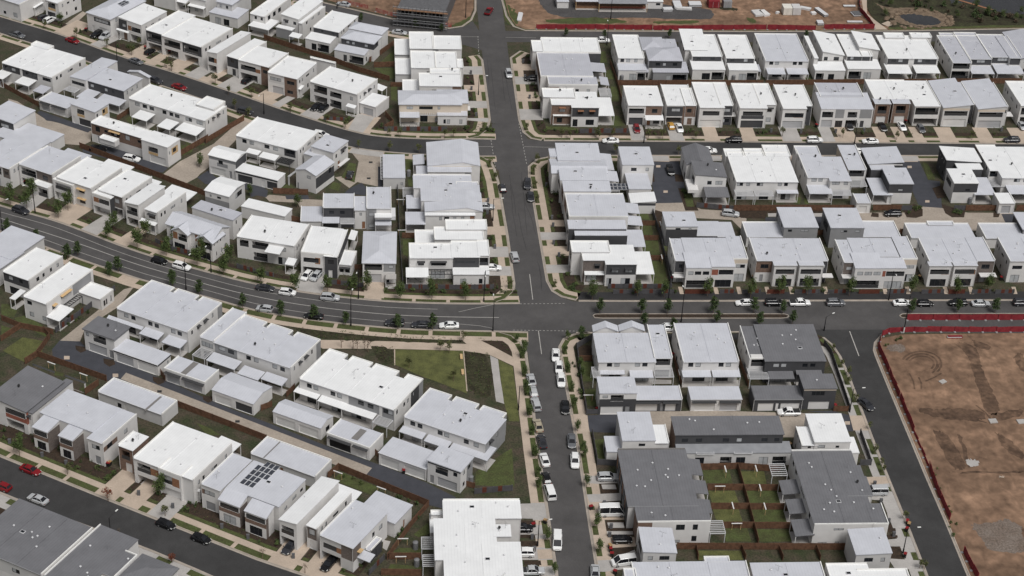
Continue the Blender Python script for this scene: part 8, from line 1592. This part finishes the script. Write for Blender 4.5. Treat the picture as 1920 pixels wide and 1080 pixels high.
h = House('site_shed', 'long open-fronted shed with timber rails and pale and grey roof, top edge', 'shed', 0)
h.low((480, 10, 650, -30), 3.0, 'Rpale', pm='oak'); h.low((652, 25, 1000, -30), 3.0, 'steelroof', pm='oak'); h.box((660, 40, 990, 0), 1.1, 'redbrick', 'formwork', par='', vents=0); h.box((480, 40, 640, 5), 1.1, 'formwork', 'formwork', par='', vents=0)
h = House('site_shed', 'white cabin with small windows at the right end of the open shed', 'shed', 0); h.box((1005, 5, 1118, -40), 2.8, 'white', 'Rwhite', f='w:.6,.85,1.2,2', par='', vents=0)
def container(x0, y0, x1, y1, z, m, label):
    h = House('shipping_container', label, 'container', 0, 'shipping containers'); u0, u1, v0, v1 = h.ext((x0, y0, x1, y1), z); mb = MB(); mb.box(u0, v0, .1, u1, v1, z, m); mb.build('shell', h.root)
    for k in (.02, .52): m2 = MB(); m2.box(u0+(u1-u0)*k, v0-.05, .2, u0+(u1-u0)*(k+.46), v0-.003, z-.1, m); d = m2.build('door', h.root); m3 = MB(); m3.bar((u0+(u1-u0)*(k+.36), v0-.08, .3), (u0+(u1-u0)*(k+.36), v0-.08, z-.2), .03, 'steel', 5); m3.build('lock_bar', d)
T(3, 0); container(120, 60, 170, 28, 2.6, 'container', 'cream shipping container, left of two on the dirt site'); container(190, 60, 235, 28, 2.6, 'pale', 'grey-white shipping container, right of two on the dirt site')
T(2, 0); container(1480, 10, 1545, -30, 2.4, 'barrier', 'red shipping container on the top gravel yard'); container(1590, 10, 1640, -20, 2.4, 'mid', 'grey shipping container on the top gravel yard')
def stack(x, y, lw, dp, n, m, label, an=0):
    w_ = Q(x, y); o = empty('material_stack', w_[0], w_[1], .02, R(an)); tag(o, label, 'materials', 'building material stacks')
    for i in range(n): mb = MB(); e = rnd.uniform(-.15, .15); mb.box(-lw/2+e, -dp/2, .22*i, lw/2+e, dp/2, .22*i+.2, m if i % 2 == 0 else 'steel'); mb.build('bundle', o)
for c, r, x, y, lw, dp, n, m, l, an in ((2, 0, 1165, 80, 3, 2, 4, 'mid', 'grey pallet stack on the gravel yard', 5), (2, 0, 1240, 45, 2.5, 5, 4, 'steel', 'upright steel stack on the gravel yard', 0), (2, 0, 1290, 70, 5, 1.2, 3, 'white', 'white pipe stack on the gravel yard', -5), (2, 0, 1370, 40, 4, 3, 4, 'scaffold', 'dark steel stack left of the red container', 0), (2, 0, 1840, 105, 3, 4, 3, 'pale', 'pale frame stack near the red barrier', 12), (2, 0, 1890, 105, 2, 4, 3, 'white', 'white board stack near the red barrier', 20), (2, 0, 60, 130, 1.2, 6, 2, 'steel', 'leaning lattice frame stack at the road corner', -10), (3, 0, 280, 70, 3.5, 1.5, 3, 'steel', 'silver sheet stack right of the containers', -25), (3, 0, 340, 105, 1.5, 1.5, 3, 'white', 'small white stack right of the containers', 15), (3, 0, 400, 100, 1.5, 6, 4, 'plastic', 'long dark rubble stack at the barrier gap', 20), (3, 0, 390, 180, 2, 2.5, 4, 'scaffold', 'dark rubble stack in the barrier gap', 0), (3, 0, 610, 50, 4, 1, 2, 'plastic', 'dark pipe stack near the curving barrier', 0), (3, 0, 660, 110, 2.5, 3, 3, 'scaffold', 'dark block stack beside the curving barrier', 10), (3, 0, 650, 168, 5, .8, 2, 'mid', 'long beam stack behind the red barrier', 0), (3, 0, 70, 102, 1, 1, 3, 'white', 'single white crate stack left of the containers', 0), (3, 2, 1310, 705, 1.6, 1.2, 1, 'concreteg', 'heap of pale rubble sheets on the dirt site', 30), (3, 2, 1690, 1000, 1.8, 1.5, 1, 'concreteg', 'concrete pit frame on the dirt site, left', 5), (3, 2, 1895, 1005, 1.8, 1.5, 1, 'concreteg', 'concrete pit frame on the dirt site, right', 5), (3, 2, 1400, 375, 3.5, .5, 3, 'barrier', 'red mesh roll lying at the top of the dirt site', 0)): T(c, r); stack(x, y, lw, dp, n, m, l, an)
T(1, 2)
for i, (x, y) in enumerate(((1540, 525), (1550, 640))): w_ = Q(x, y); o = empty('park_seat', w_[0], w_[1], .02); tag(o, 'pale park seat at the lawn edge, %s' % ('upper one' if i == 0 else 'lower one'), 'bench', 'park seats'); mb = MB(); mb.box(-.3, -1, .4, .3, 1, .48, 'oak'); mb.build('seat', o); [((lambda m_: (m_.box(-.25, yy-.1, 0, .25, yy+.1, .4, 'concrete'), m_.build('leg', o)))(MB())) for yy in (-.7, .7)]
